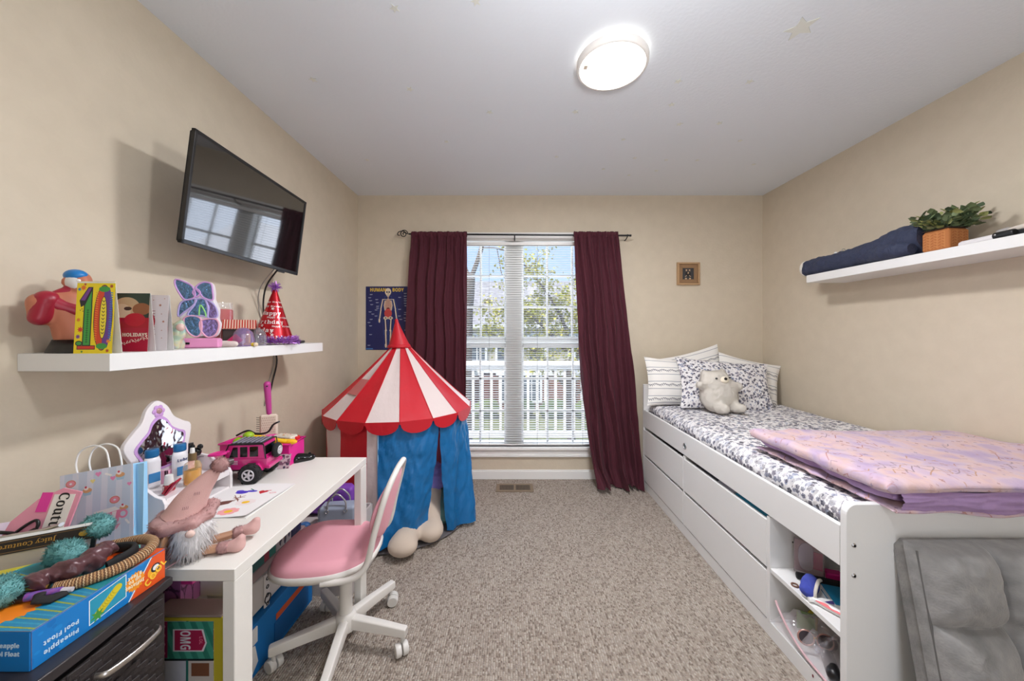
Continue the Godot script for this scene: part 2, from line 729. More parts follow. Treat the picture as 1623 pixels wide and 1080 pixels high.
func materials():
	var fine = noise_tex(0.09, 256, 3, 3)
	var cloth = noise_tex(0.25, 256, 2, 4)
	var soft = noise_tex(0.02, 256, 4, 5)
	M.fine = fine
	M.cloth_tex = cloth
	M.soft_tex = soft
	var wallcol = noise_tex(0.02, 256, 3, 21, ramp([[0.0, C(209, 196, 174)], [1.0, C(214, 201, 179)]]))
	M.wall = mat(Color.WHITE, 0.75, 0.0, {tex = wallcol, bump = fine, depth = 0.05, tri = 1.6, world = true})
	M.ceil = mat(C(230, 235, 241), 0.85, 0.0, {bump = fine, depth = 0.06, tri = 2.0, world = true})
	M.trim = mat(C(238, 237, 233), 0.35)
	M.white = mat(C(232, 231, 228), 0.32, 0.0, {bump = fine, depth = 0.01, tri = 3.0})
	M.desk = mat(C(230, 226, 218), 0.38, 0.0, {bump = fine, depth = 0.01, tri = 3.0})
	M.steel = mat(C(190, 190, 190), 0.3, 1.0)
	M.dark_steel = mat(C(70, 70, 72), 0.35, 0.9)
	M.brushed = mat(C(200, 195, 190), 0.28, 1.0)
	M.black = mat(C(22, 22, 24), 0.35)
	M.black_matte = mat(C(30, 29, 30), 0.8)
	M.gloss_black = mat(C(12, 12, 13), 0.08)
	M.rubber = mat(C(28, 28, 29), 0.75, 0.0, {bump = fine, depth = 0.15, tri = 20.0})
	M.red = mat(C(190, 20, 34), 0.5)
	M.gold = mat(C(196, 160, 86), 0.3, 1.0)
	M.clear = mat(C(250, 250, 250, 0.12), 0.05)
	M.pane = mat(C(250, 250, 250, 0.05), 0.05, 0.0, {spec = 0.12})
	M.paper = mat(C(236, 234, 230), 0.8)
	# carpet: ribbed loops of beige, taupe and brown yarn
	var p = Pic.new(512, 512, C(176, 163, 148))
	var g = RandomNumberGenerator.new()
	g.seed = 77
	var yarn = [C(194, 183, 171), C(186, 174, 162), C(172, 159, 147), C(154, 140, 128), C(202, 193, 182), C(134, 119, 107), C(180, 168, 156)]
	for col in 64:
		for row in 74:
			var c = yarn[g.randi() % yarn.size()]
			p.oval(col * 8 + 4 + g.randf_range(-1, 1), row * 7 + 3 + g.randf_range(-2, 2), 3.2, g.randf_range(3.5, 9.0), c, true)
	var hp = Pic.new(512, 512, C(60, 60, 60))
	for col in 64:
		for row in 74:
			var q = g.randi_range(120, 250)
			hp.oval(col * 8 + 4 + g.randf_range(-1, 1), row * 7 + 3 + g.randf_range(-2, 2), 3.0, g.randf_range(2.6, 5.5), C(q, q, q), true)
	M.carpet = mat(C(243, 240, 237), 0.95, 0.0, {tex = p.tex(), bump = hp.tex(), depth = 0.8, tri = 1.6, world = true, sheen = 0.3})
	# flowered cotton
	p = Pic.new(640, 640, C(234, 231, 230))
	g.seed = 5
	var petals = [C(92, 97, 116), C(114, 117, 134), C(134, 127, 139), C(72, 72, 88), C(90, 85, 97), C(140, 147, 168), C(58, 57, 69)]
	for i in 150:
		var x = g.randf() * 640
		var y = g.randf() * 640
		p.line(x, y, x + g.randf_range(-34, 34), y + g.randf_range(-34, 34), 2.0, C(96, 94, 104), true)
	for i in 480:
		var x = g.randf() * 640
		var y = g.randf() * 640
		p.oval(x, y, g.randf_range(2, 4), g.randf_range(3, 7), [C(150, 152, 170), C(118, 112, 124)][g.randi() % 2], true)
	for i in 420:
		var x = g.randf() * 640
		var y = g.randf() * 640
		var r = g.randf_range(5.5, 9.0)
		var c = petals[g.randi() % petals.size()]
		var tt = g.randf() * TAU
		for k in 5:
			p.oval(x + cos(tt + k * TAU / 5) * r, y + sin(tt + k * TAU / 5) * r, r * 0.72, r * 0.72, c if k % 2 else c.lightened(0.15), true)
		p.oval(x, y, 2.4, 2.4, C(58, 52, 66), true)
	M.floral_tex = p.tex()
	M.floral = mat(Color.WHITE, 0.8, 0.0, {tex = M.floral_tex, bump = soft, depth = 1.2, tri = 1.9, world = true})
	M.floral_uv = mat(Color.WHITE, 0.8, 0.0, {tex = M.floral_tex, uv = Vector3(1.7, 1.05, 1), bump = soft, depth = 0.8})
	# striped pillow cases with leaf sprigs
	p = Pic.new(512, 400, C(238, 235, 229))
	for k in 7:
		var y = 28 + k * 58
		p.rect(0, y, 512, 4, C(128, 132, 144))
		if k % 2 == 1:
			for x in range(6, 512, 14):
				p.oval(x, y + 24 + sin(x * 0.09) * 5, 6, 3, C(124, 124, 128))
				p.oval(x + 7, y + 33 + sin(x * 0.09) * 5, 3, 6, C(140, 139, 142))
				p.line(x, y + 29 + sin(x * 0.09) * 5, x + 14, y + 29 + sin((x + 14) * 0.09) * 5, 2, C(112, 112, 118))
	M.stripe = mat(Color.WHITE, 0.8, 0.0, {tex = p.tex()})
	# lilac plush throw printed with copper scribbles
	var lil = noise_tex(0.008, 512, 4, 31, ramp([[0.0, C(180, 160, 204)], [0.35, C(206, 186, 210)], [0.52, C(222, 200, 208)], [0.7, C(228, 198, 190)], [1.0, C(196, 172, 208)]]))
	p = Pic.new(512, 512, Color.WHITE)
	p.im = lil.get_image()
	g.seed = 12
	for i in 190:
		p.star(g.randf() * 512, g.randf() * 512, g.randf_range(3, 7), [C(160, 110, 104), C(176, 130, 120), C(150, 130, 150)][g.randi() % 3], 4, 0.35)
	for i in 24:
		var x = g.randf_range(30, 400)
		var y = g.randf_range(30, 480)
		for k in 7:
			var nx = x + g.randf_range(2, 18)
			var ny = y + g.randf_range(-22, 22)
			p.line(x, y, nx, ny, 2, [C(176, 112, 92), C(190, 140, 90), C(140, 120, 130)][i % 3])
			x = nx
			y = clampf(ny, 10, 500)
	M.throw = mat(C(238, 232, 234), 0.85, 0.0, {tex = p.tex(), tri = 1.5, bump = cloth, depth = 0.12, sheen = 0.5})
	M.lilac = mat(C(164, 134, 176), 0.75, 0.0, {bump = soft, depth = 0.5, tri = 2.0, sheen = 0.5})
	M.burgundy = mat(C(76, 23, 37), 0.85, 0.0, {bump = cloth, depth = 0.08, tri = 5.0, sheen = 0.25})
	M.navy = mat(C(45, 52, 76), 0.75, 0.0, {bump = soft, depth = 0.4, tri = 6.0, sheen = 0.5})
	var gv = noise_tex(0.012, 512, 5, 41, ramp([[0.0, C(116, 115, 113)], [0.5, C(136, 134, 132)], [1.0, C(156, 153, 149)]]))
	M.grey_velvet = mat(Color.WHITE, 0.8, 0.0, {tex = gv, tri = 2.2, sheen = 0.6, bump = cloth, depth = 0.1})
	M.tent_red = mat(C(200, 20, 38), 0.5, 0.0, {bump = soft, depth = 0.15, tri = 3.0, back = C(90, 8, 14)})
	M.tent_white = mat(C(228, 212, 208), 0.5, 0.0, {bump = soft, depth = 0.15, tri = 3.0, back = C(110, 90, 85)})
	M.tent_blue = mat(C(8, 104, 164), 0.42, 0.0, {bump = soft, depth = 0.25, tri = 3.0, back = C(4, 40, 64)})
	M.fur_white = mat(C(250, 243, 230), 0.95, 0.0, {back = C(120, 112, 100), bump = cloth, depth = 0.5, tri = 9.0, sheen = 0.6})
	M.fur_pink = mat(C(236, 192, 188), 0.95, 0.0, {back = C(200, 150, 148), bump = cloth, depth = 0.4, tri = 12.0, sheen = 0.5})
	M.pink_velour = mat(C(212, 168, 162), 0.85, 0.0, {bump = cloth, depth = 0.08, tri = 9.0, sheen = 0.4})
	M.pink = mat(C(222, 60, 150), 0.35)
	M.hot_pink = mat(C(224, 40, 142), 0.3)
	M.pale_pink = mat(C(236, 176, 200), 0.4)
	M.lavender = mat(C(206, 160, 218), 0.45)
	M.chair_pink = mat(C(232, 164, 176), 0.75, 0.0, {bump = cloth, depth = 0.05, tri = 14.0, sheen = 0.3})
	M.chair_white = mat(C(226, 221, 214), 0.35)
	M.wicker = mat(C(42, 36, 36), 0.5, 0.0, {bump = fine, depth = 0.05, tri = 12.0})
	M.wicker_dark = mat(C(26, 22, 22), 0.6)

func structure():
	struct("floor", bx(Vector3(XL - 0.2, -0.2, -D - 0.2), Vector3(XR + 0.2, 0, 2.4)), M.carpet)
	struct("ceiling", bx(Vector3(XL - 0.2, H, -D - 0.2), Vector3(XR + 0.2, H + 0.25, 2.4)), M.ceil)
	struct("wall_left", bx(Vector3(XL - 0.2, 0, -D), Vector3(XL, H, 1.0)), M.wall)
	struct("wall_right", bx(Vector3(XR, 0, -D), Vector3(XR + 0.2, H, 1.0)), M.wall)
	# unseen wall behind the eye; its doorway and hall are placed for the cool light
	var b = MB.new()
	b.box(Vector3(XL - 0.2, 0, 1.0), Vector3(0.17, H, 1.12))
	b.box(Vector3(1.07, 0, 1.0), Vector3(XR + 0.2, H, 1.12))
	b.box(Vector3(0.17, 2.08, 1.0), Vector3(1.07, H, 1.12))
	struct("wall_front", b, M.wall)
	b = MB.new()
	b.box(Vector3(-0.2, 0, 1.12), Vector3(-0.1, H, 2.4))
	b.box(Vector3(1.4, 0, 1.12), Vector3(1.5, H, 2.4))
	b.box(Vector3(-0.2, 0, 2.3), Vector3(1.5, H, 2.4))
	struct("unseen_hall_wall", b, M.wall)
	b = MB.new()
	b.box(Vector3(0.15, 0, 0.985), Vector3(0.19, 2.1, 1.13), 0.004)
	b.box(Vector3(1.05, 0, 0.985), Vector3(1.09, 2.1, 1.13), 0.004)
	b.box(Vector3(0.15, 2.06, 0.985), Vector3(1.09, 2.1, 1.13), 0.004)
	struct("unseen_door_1", b, M.trim)  # trim of the unseen doorway behind the eye
	# window wall with its opening
	var x0 = -0.80
	var x1 = 0.82
	var y0 = 0.27
	var y1 = 2.16
	b = MB.new()
	b.box(W(XL - 0.2, 0, D + 0.2), W(x0, H, D))
	b.box(W(x1, 0, D + 0.2), W(XR + 0.2, H, D))
	b.box(W(x0, 0, D + 0.2), W(x1, y0, D))
	b.box(W(x0, y1, D + 0.2), W(x1, H, D))
	struct("wall_back", b, M.wall)
	for e in [["back", W(XL, 0, D), W(1.12, 0.085, D - 0.014)], ["left", W(XL, 0, D), W(XL + 0.014, 0.085, -0.99)], ["right", W(XR - 0.014, 0, D), W(XR, 0.085, -0.99)]]:
		b = MB.new()
		b.box(e[1], e[2] - Vector3(0, 0.012, 0), 0.003)
		if e[0] == "back":
			b.box(e[1] + Vector3(0, 0.07, 0), e[2] - Vector3(0, 0, 0.005), 0.004)
		struct("baseboard_" + e[0], b, M.trim)
	# window: frame, two double-hung sashes either side of a mullion, bars and panes
	var f = MB.new()
	f.box(W(x0, y0, D + 0.19), W(x0 + 0.03, y1, D), 0.002)
	f.box(W(x1 - 0.03, y0, D + 0.19), W(x1, y1, D), 0.002)
	f.box(W(x0, y1 - 0.025, D + 0.19), W(x1, y1, D), 0.002)
	f.box(W(x0, y0, D + 0.19), W(x1, y0 + 0.02, D), 0.002)
	var win = struct("window_1", f, M.trim)
	part(win, "mullion", bx(W(-0.067, y0, D + 0.17), W(0.085, y1, D + 0.07), 0.006), M.trim)
	var cols = [[-0.772, -0.537, -0.302, -0.067], [0.085, 0.32, 0.555, 0.79]]
	var rows = [[1.261, 1.552, 1.842, 2.133], [0.294, 0.591, 0.888, 1.184]]
	for s in cols:
		for r in rows:
			var up = r[0] > 1.0
			var d0 = D + (0.135 if up else 0.095)
			var d1 = d0 + 0.03
			var fr = MB.new()
			fr.box(W(s[0] - 0.035, r[0] - 0.04, d1), W(s[0] + 0.014, r[3] + 0.03, d0), 0.004)
			fr.box(W(s[3] - 0.014, r[0] - 0.04, d1), W(s[3] + 0.035, r[3] + 0.03, d0), 0.004)
			fr.box(W(s[0], r[0] - 0.045, d1), W(s[3], r[0] + 0.01, d0), 0.004)
			fr.box(W(s[0], r[3] - 0.01, d1), W(s[3], r[3] + 0.035, d0), 0.004)
			var sash = part(win, "sash", fr, M.trim)
			for k in 2:
				part(sash, "glazing_bar", bx(W(s[k + 1] - 0.009, r[0], d0 + 0.022), W(s[k + 1] + 0.009, r[3], d0 + 0.008)), M.trim)
				part(sash, "glazing_bar", bx(W(s[0], r[k + 1] - 0.009, d0 + 0.022), W(s[3], r[k + 1] + 0.009, d0 + 0.008)), M.trim)
			for i in 3:
				for j in 3:
					part(sash, "pane", bx(W(s[i], r[j], d0 + 0.017), W(s[i + 1], r[j + 1], d0 + 0.013)), M.pane)
	b = MB.new()
	b.box(W(x0 - 0.06, 0.262, D + 0.09), W(x1 + 0.06, 0.29, D - 0.035), 0.008)
	part(win, "sill", b, M.trim)
	b = MB.new()
	b.box(W(x0 - 0.04, 0.2, D), W(x1 + 0.04, 0.262, D - 0.016), 0.004)
	b.box(W(x0 - 0.04, 0.2, D), W(x1 + 0.04, 0.222, D - 0.022), 0.005)
	part(win, "apron", b, M.trim)
	b = MB.new()
	b.box(W(x0 - 0.03, y1 - 0.012, D), W(x1 + 0.03, y1 + 0.045, D - 0.016), 0.004)
	part(win, "head_casing", b, M.trim)

func window_dressing():
	# horizontal blind
	var bl_ = thing("window_blind", "white horizontal slat blind lowered with open slats across the tall window", "blind", W(0.01, 0.298, D + 0.035))
	var slat = MB.new()
	var half = 0.755
	slat.grid(1, 6, func(u, v):
		return Vector3((u * 2 - 1) * half, 0.0022 * (1 - (v * 2 - 1) * (v * 2 - 1)), (v * 2 - 1) * 0.0125), Vector3.UP)
	slat.grid(1, 6, func(u, v):
		return Vector3((u * 2 - 1) * half, 0.0022 * (1 - (v * 2 - 1) * (v * 2 - 1)) - 0.0006, (v * 2 - 1) * 0.0125), Vector3.DOWN)
	var sm = slat.mesh()
	var slat_m = mat(C(205, 205, 203), 0.45)
	for i in 86:
		part(bl_, "slat", sm, slat_m, Transform3D(Basis(Vector3.RIGHT, 0.06), Vector3(0, 0.02 + i * 0.0209, 0)))
	part(bl_, "headrail", bx(Vector3(-half, 1.80, -0.018), Vector3(half, 1.83, 0.018), 0.003), M.trim)
	part(bl_, "bottom_rail", bx(Vector3(-half, -0.006, -0.013), Vector3(half, 0.008, 0.013), 0.003), M.trim)
	for x in [-0.62, -0.225, 0.21, 0.62]:
		part(bl_, "ladder_cord", cy(Vector3(x, 0, 0.013), Vector3(x, 1.8, 0.013), 0.0011, -1, 6), mat(C(90, 90, 88), 0.8))
	part(bl_, "tilt_wand", cy(Vector3(-0.62, 0.9, 0.022), Vector3(-0.62, 1.8, 0.022), 0.003, -1, 8), M.clear)
	# rod
	var rd = D - 0.085
	var rod = thing("curtain_rod", "thin black metal curtain rod with a scrolled finial above the window", "curtain rod", W(0.035, 2.165, rd))
	part(rod, "pole", cy(Vector3(-0.94, 0.006, 0), Vector3(0.985, -0.008, 0), 0.008, -1, 12), M.black)
	var sc = []
	for i in 26:
		var a = i * 0.42
		var r = 0.036 - i * 0.0012
		sc.append(Vector3(-0.985 + cos(a) * r, 0.006 + sin(a) * r, 0.004 * sin(i * 0.2)))
	part(rod, "finial", tb([Vector3(-0.93, 0.006, 0)] + sc, 0.0045, 7), M.black)
	part(rod, "finial", tb(spline([Vector3(-0.955, 0.006, 0), Vector3(-0.99, 0.03, 0), Vector3(-1.03, 0.024, 0), Vector3(-1.04, 0.0, 0), Vector3(-1.02, -0.006, 0)]), 0.004, 7), M.black)
	part(rod, "end_cap", cy(Vector3(0.985, -0.008, 0), Vector3(0.995, -0.008, 0), 0.0095, -1, 12), M.black)
	for x in [-0.915, -0.02, 0.965]:
		part(rod, "bracket", tb([Vector3(x, 0.003, 0), Vector3(x, -0.018, -0.012), Vector3(x, -0.03, -0.05), Vector3(x, -0.03, -0.085)], 0.005, 6), M.black)
	# curtains
	var nz = FastNoiseLite.new()
	nz.seed = 4
	nz.frequency = 1.2
	for side in 2:
		var cur = thing("curtain", ["burgundy curtain panel behind the striped play tent", "burgundy curtain panel between the window and the bed, pooling on the carpet"][side], "curtain", W(-0.67 if side == 0 else 0.75, 0, rd), 0, "burgundy window curtains")
		var L = [[2.19, -0.885], [1.7, -0.915], [1.1, -0.945], [0.5, -0.95], [0.03, -0.95]] if side == 0 else [[2.19, 0.528], [1.3, 0.565], [0.75, 0.60], [0.35, 0.65], [0.03, 0.70]]
		var R = [[2.19, -0.40], [1.7, -0.402], [1.1, -0.405], [0.5, -0.41], [0.03, -0.41]] if side == 0 else [[2.19, 0.912], [1.5, 0.99], [0.9, 1.045], [0.4, 1.075], [0.03, 1.09]]
		var at = func(tab, y):
			for i in tab.size() - 1:
				if y >= tab[i + 1][0]:
					return lerpf(tab[i + 1][1], tab[i][1], clampf((y - tab[i + 1][0]) / (tab[i][0] - tab[i + 1][0]), 0, 1))
			return tab[tab.size() - 1][1]
		var b = MB.new()
		var ox = cur.position.x
		b.grid(110, 60, func(u, v):
			var y = 0.012 + v * 2.178
			var x = lerpf(at.call(L, y), at.call(R, y), u) - ox
			var low = clampf(1.0 - y / 2.18, 0.0, 1.0)
			var amp = 0.012 + 0.020 * low
			var ph = u * TAU * (6.5 if side == 0 else 6.0) + nz.get_noise_2d(u * 1.5, y * 0.7 + side * 9) * 3.0
			var gather = 0.008 * sin(u * TAU * 17.0) * pow(clampf((y - 1.75) / 0.43, 0, 1), 2.0)
			var z = amp * sin(ph) + amp * 0.4 * sin(ph * 1.9 + 1.0) + gather + 0.004
			if y > 2.12:
				z = z * 0.55 + 0.006
			if side == 1:
				z += 0.16 * pow(low, 3.0) * (0.45 + 0.55 * sin(u * 7.0 + 0.6) * sin(u * 7.0 + 0.6))
				var foot = clampf(1.0 - y / 0.16, 0.0, 1.0)
				z += foot * (0.05 + 0.09 * nz.get_noise_2d(u * 2.4, 3.0))
				x += foot * 0.05 * nz.get_noise_2d(u * 2.0, 8.0)
				y += 0.02 * foot * (1.0 + sin(u * 11.0))
			else:
				z = clampf(z, -0.03, 0.045) * (1.0 - 0.5 * low)
			return Vector3(x, y, z), Vector3(0, 0, 1))
		part(cur, "drape", b, M.burgundy)
		var pock = MB.new()
		pock.grid(90, 10, func(u, v):
			var a = v * TAU
			var x = lerpf(at.call(L, 2.17), at.call(R, 2.17), u) - ox
			return Vector3(x, 2.166 + sin(a) * (0.021 + 0.003 * sin(u * TAU * 15)), cos(a) * 0.013 + 0.004 * sin(u * TAU * 15)), Vector3(0, 0, 1))
		part(cur, "rod_pocket", pock, M.burgundy)

func ceiling_things():
	# flush ceiling lamp
	var lamp = thing("ceiling_light", "round white flush ceiling lamp, switched on", "ceiling light", W(0.443, H, 1.581))
	part(lamp, "backplate", lt([[0.0, -0.012], [0.12, -0.012], [0.124, -0.009], [0.124, 0.0]], 32), M.trim)
	var ring_m = mat(C(255, 252, 245), 0.5, 0.0, {glow = 4.0, glow_color = C(255, 250, 242)})
	part(lamp, "glow_ring", lt([[0.128, -0.011], [0.138, -0.011], [0.138, -0.002], [0.128, -0.002]], 40), ring_m)
	part(lamp, "rim", lt([[0.144, -0.046], [0.150, -0.047], [0.156, -0.040], [0.157, -0.020], [0.154, -0.014], [0.12, -0.013]], 48), mat(C(240, 236, 230), 0.4))
	var glow = mat(C(255, 253, 248), 0.5, 0.0, {glow = 2.6, glow_color = C(255, 250, 240)})
	part(lamp, "diffuser", lt([[0.0, -0.053], [0.08, -0.0525], [0.12, -0.0505], [0.1435, -0.046], [0.144, -0.036]], 48), glow)
	part(lamp, "sensor_label", bx(Vector3(-0.128, -0.0535, 0.0), Vector3(-0.112, -0.0495, 0.022), 0.001), mat(C(222, 208, 192), 0.6))
	var al = AreaLight3D.new()
	al.name = "lamp_light"
	al.area_size = Vector2(0.26, 0.26)
	al.light_energy = 3.4
	al.light_color = C(250, 250, 255)
	al.area_range = 12.0
	al.shadow_enabled = true
	al.position = Vector3(0, -0.058, 0)
	al.rotation_degrees = Vector3(-90, 0, 0)
	lamp.add_child(al)
	# glow-in-the-dark stars
	var star = func(r):
		var poly = []
		for i in 10:
			var a = TAU * i / 10.0
			var q = r if i % 2 == 0 else r * 0.45
			poly.append(Vector2(cos(a) * q, sin(a) * q))
		return pr(poly, 0.003, Transform3D(Basis(Vector3.RIGHT, PI / 2), Vector3.ZERO), 0.001)
	var pale = mat(C(228, 230, 222), 0.45)
	var small = star.call(0.02).mesh()
	var px = [[625.6, 12.8], [754.5, 2], [496.5, 126], [649.6, 141], [776, 177.6], [707.7, 224.5], [582, 253.5], [912, 177], [1064.5, 165.5], [1077, 196.5], [1140, 195], [988, 221], [1173, 223], [882, 248.5], [1006, 250.5], [1056, 253.5], [1105, 254], [1194.5, 260.5], [956.5, 268], [1040.5, 270.5], [997, 277.5], [1075, 128.5], [1188, 129]]
	rng.seed = 3
	for q in px:
		var d = 560.0 * (H - 1.308) / (528.0 - q[1])
		var s = solo("ceiling_star", small, pale, "small pale plastic star stuck to the white ceiling", "star", W((q[0] - 813.0) / 560.0 * d, H, d), rng.randf() * 360, "small glow stars on the ceiling")
		s.scale = Vector3.ONE * (1.0 if q[1] < 200 else 0.8)
	var d2 = 560.0 * (H - 1.308) / (528.0 - 44.0)
	solo("ceiling_star", star.call(0.062), pale, "largest pale plastic star on the ceiling, to the right of the lamp", "star", W((1269.0 - 813.0) / 560.0 * d2, H, d2), 20)

func wpart(o, called, b, m, label = ""): # b holds world positions; o is not turned
	var p = o
	var off = Vector3.ZERO
	while p != self:
		off += p.position
		p = p.get_parent()
	return part(o, called, b.move(Transform3D(Basis(), -off)), m, null, label)

func bed():
	var bed_ = thing("storage_bed", "white single bed with drawers and an open cubby along the right wall", "bed", W(1.66, 0, 2.07))
	var x0 = 1.1
	# footboard: rounded upper corners
	var fb = []
	fb.append_array([Vector2(x0, 0), Vector2(2.225, 0), Vector2(2.225, 0.742)])
	for i in 7:
		var a = PI / 2 + i * PI / 12
		fb.append(Vector2(x0 + 0.035 + cos(a) * 0.035, 0.707 + sin(a) * 0.035))
	var foot = wpart(bed_, "footboard", pr(fb, 0.025, Transform3D(Basis(), W(0, 0, 1.19)), 0.003), M.white)
	for y in [0.607, 0.507]:
		for x in [1.124]:
			wpart(foot, "bolt", lt([[0.0, 0.003], [0.006, 0.003], [0.0075, 0.0]], 14).move(Transform3D(Basis(Vector3.RIGHT, PI / 2), W(x, y, 1.165))), M.steel)
	wpart(bed_, "headboard", bx(W(x0, 0, 2.995), W(2.225, 0.875, 2.97), 0.003), M.white)
	var rail = wpart(bed_, "side_rail", bx(W(x0, 0.523, 2.97), W(x0 + 0.02, 0.66, 1.19), 0.002), M.white)
	wpart(rail, "cable_hole_ring", tb(MB.new().ring(W(x0 - 0.001, 0.585, 2.26), Vector3.RIGHT, 0.017, 24), 0.0035, 6, true), M.steel)
	wpart(rail, "cable_hole", cy(W(x0 - 0.0008, 0.585, 2.26), W(x0 + 0.004, 0.585, 2.26), 0.0145, -1, 20), mat(C(96, 110, 108), 0.4))
	wpart(bed_, "plinth", bx(W(x0 + 0.004, 0, 2.97), W(x0 + 0.02, 0.066, 1.19), 0.001), M.white)
	wpart(bed_, "base_board", bx(W(x0 + 0.02, 0.05, 2.97), W(2.22, 0.066, 1.19)), M.white)
	wpart(bed_, "mattress_board", bx(W(x0 + 0.02, 0.515, 2.97), W(2.22, 0.53, 1.19)), M.white)
	for d in [1.525, 2.281]:
		wpart(bed_, "divider", bx(W(x0 + 0.002, 0.066, d + 0.009), W(1.75, 0.515, d - 0.009), 0.001), M.white)
	wpart(bed_, "cubby_back", bx(W(1.50, 0.066, 1.516), W(1.51, 0.515, 1.19)), M.white)
	wpart(bed_, "cubby_shelf", bx(W(x0 + 0.004, 0.280, 1.516), W(1.50, 0.298, 1.19), 0.001), M.white)
	for c in [[1.534, 2.272], [2.29, 2.966]]:
		for r in [[0.072, 0.276], [0.292, 0.497]]:
			var dr = wpart(bed_, "drawer", bx(W(x0, r[0], c[1]), W(x0 + 0.018, r[1], c[0]), 0.002), M.white)
			var box_ = MB.new()
			box_.box(W(x0 + 0.018, r[0] + 0.01, c[0] + 0.022), W(1.7, r[1] - 0.05, c[0] + 0.01))
			box_.box(W(x0 + 0.018, r[0] + 0.01, c[1] - 0.022), W(1.7, r[1] - 0.05, c[1] - 0.01))
			box_.box(W(x0 + 0.018, r[0] + 0.01, c[1] - 0.022), W(1.7, r[0] + 0.02, c[0] + 0.022))
			wpart(dr, "drawer_box", box_, M.white)
	# peg holes inside the cubby and a red mark on the front board
	for y in [0.2, 0.41]:
		wpart(bed_, "peg_hole", cy(W(1.2, y, 1.5158), W(1.2, y, 1.514), 0.003, -1, 10), M.black_matte)
	wpart(bed_, "red_mark", el(W(x0 + 0.0035, 0.045, 1.30), Vector3(0.0006, 0.006, 0.004), 8, 6), mat(C(120, 30, 40), 0.6))
	# clothes peeping out of the open drawer tops
	var fold = func(d0, d1, y, sd, thick):
		var b = MB.new()
		var rs = []
		var nz = FastNoiseLite.new()
		nz.seed = sd
		nz.frequency = 9.0
		for i in 22:
			var d = lerpf(d0, d1, i / 21.0)
			var row = []
			for j in 14:
				var a = TAU * j / 14
				var e = 1.0 + 0.5 * nz.get_noise_2d(d * 2.0, j * 0.1)
				row.append(W(1.185 + cos(a) * 0.074, y + sin(a) * thick * e + 0.006 * nz.get_noise_1d(d * 3), d))
			rs.append(row)
		b.rings(rs)
		return b
	var cl = [["folded_garment", 1.54, 1.78, 0.488, C(18, 120, 150), "teal garment peeping out of the upper long drawer"], ["folded_garment", 1.79, 1.93, 0.488, C(150, 150, 162), "grey patterned garment peeping out between teal and black clothes"], ["folded_garment", 1.94, 2.16, 0.489, C(40, 42, 50), "black garment peeping out of the upper long drawer"], ["folded_garment", 1.70, 2.12, 0.268, C(150, 40, 90), "magenta garment peeping out of the lower long drawer"]]
	for i in cl.size():
		var e = cl[i]
		var at = W(1.19, e[3], (e[1] + e[2]) / 2)
		solo("folded_garment", fold.call(e[1], e[2], e[3], i, 0.022 if i < 3 else 0.016).move(Transform3D(Basis(), -at)), mat(e[4], 0.8, 0, {bump = M.cloth_tex, depth = 0.1, tri = 8.0}), e[5], "clothes", at, 0, "clothes in the bed drawers")
	# mattress
	var nz2 = FastNoiseLite.new()
	nz2.seed = 8
	nz2.frequency = 2.2
	var b = MB.new()
	var rs = []
	for i in 45:
		var f = i / 44.0
		var d = lerpf(1.195, 2.965, f)
		var e = minf(1.0, minf(f, 1.0 - f) * 22.0 + 0.25)
		var row = []
		var hw = 0.545 * (0.985 + 0.015 * e)
		var prof = []
		for k in 6:
			var a = k * PI / 10
			prof.append(Vector2(-hw + 0.05 - cos(a) * 0.05, 0.675 + sin(a) * 0.05 * e))
		for k in 25:
			prof.append(Vector2(lerpf(-hw + 0.05, hw - 0.05, (k + 0.5) / 25.0), 0.725 + 0.0 * e))
		for k in 6:
			var a = PI / 2 - k * PI / 10
			prof.append(Vector2(hw - 0.05 + cos(a) * 0.05, 0.675 + sin(a) * 0.05 * e))
		prof.append(Vector2(hw, 0.532))
		prof.append(Vector2(-hw, 0.532))
		for q in prof:
			var wob = nz2.get_noise_2d(q.x * 1.3, d * 1.3) * 0.008 + nz2.get_noise_2d(q.x * 5, d * 5) * 0.002
			row.append(W(1.678 + q.x + (wob if q.y < 0.7 and q.y > 0.54 else 0.0), q.y + (wob if q.y > 0.6 else 0.0) - 0.004, d))
		rs.append(row)
	b.rings(rs)
	var mt = W(1.678, 0.532, 2.08)
	solo("mattress", b.move(Transform3D(Basis(), -mt)), M.floral, "mattress in a white sheet printed with small grey-blue flowers", "mattress", mt)

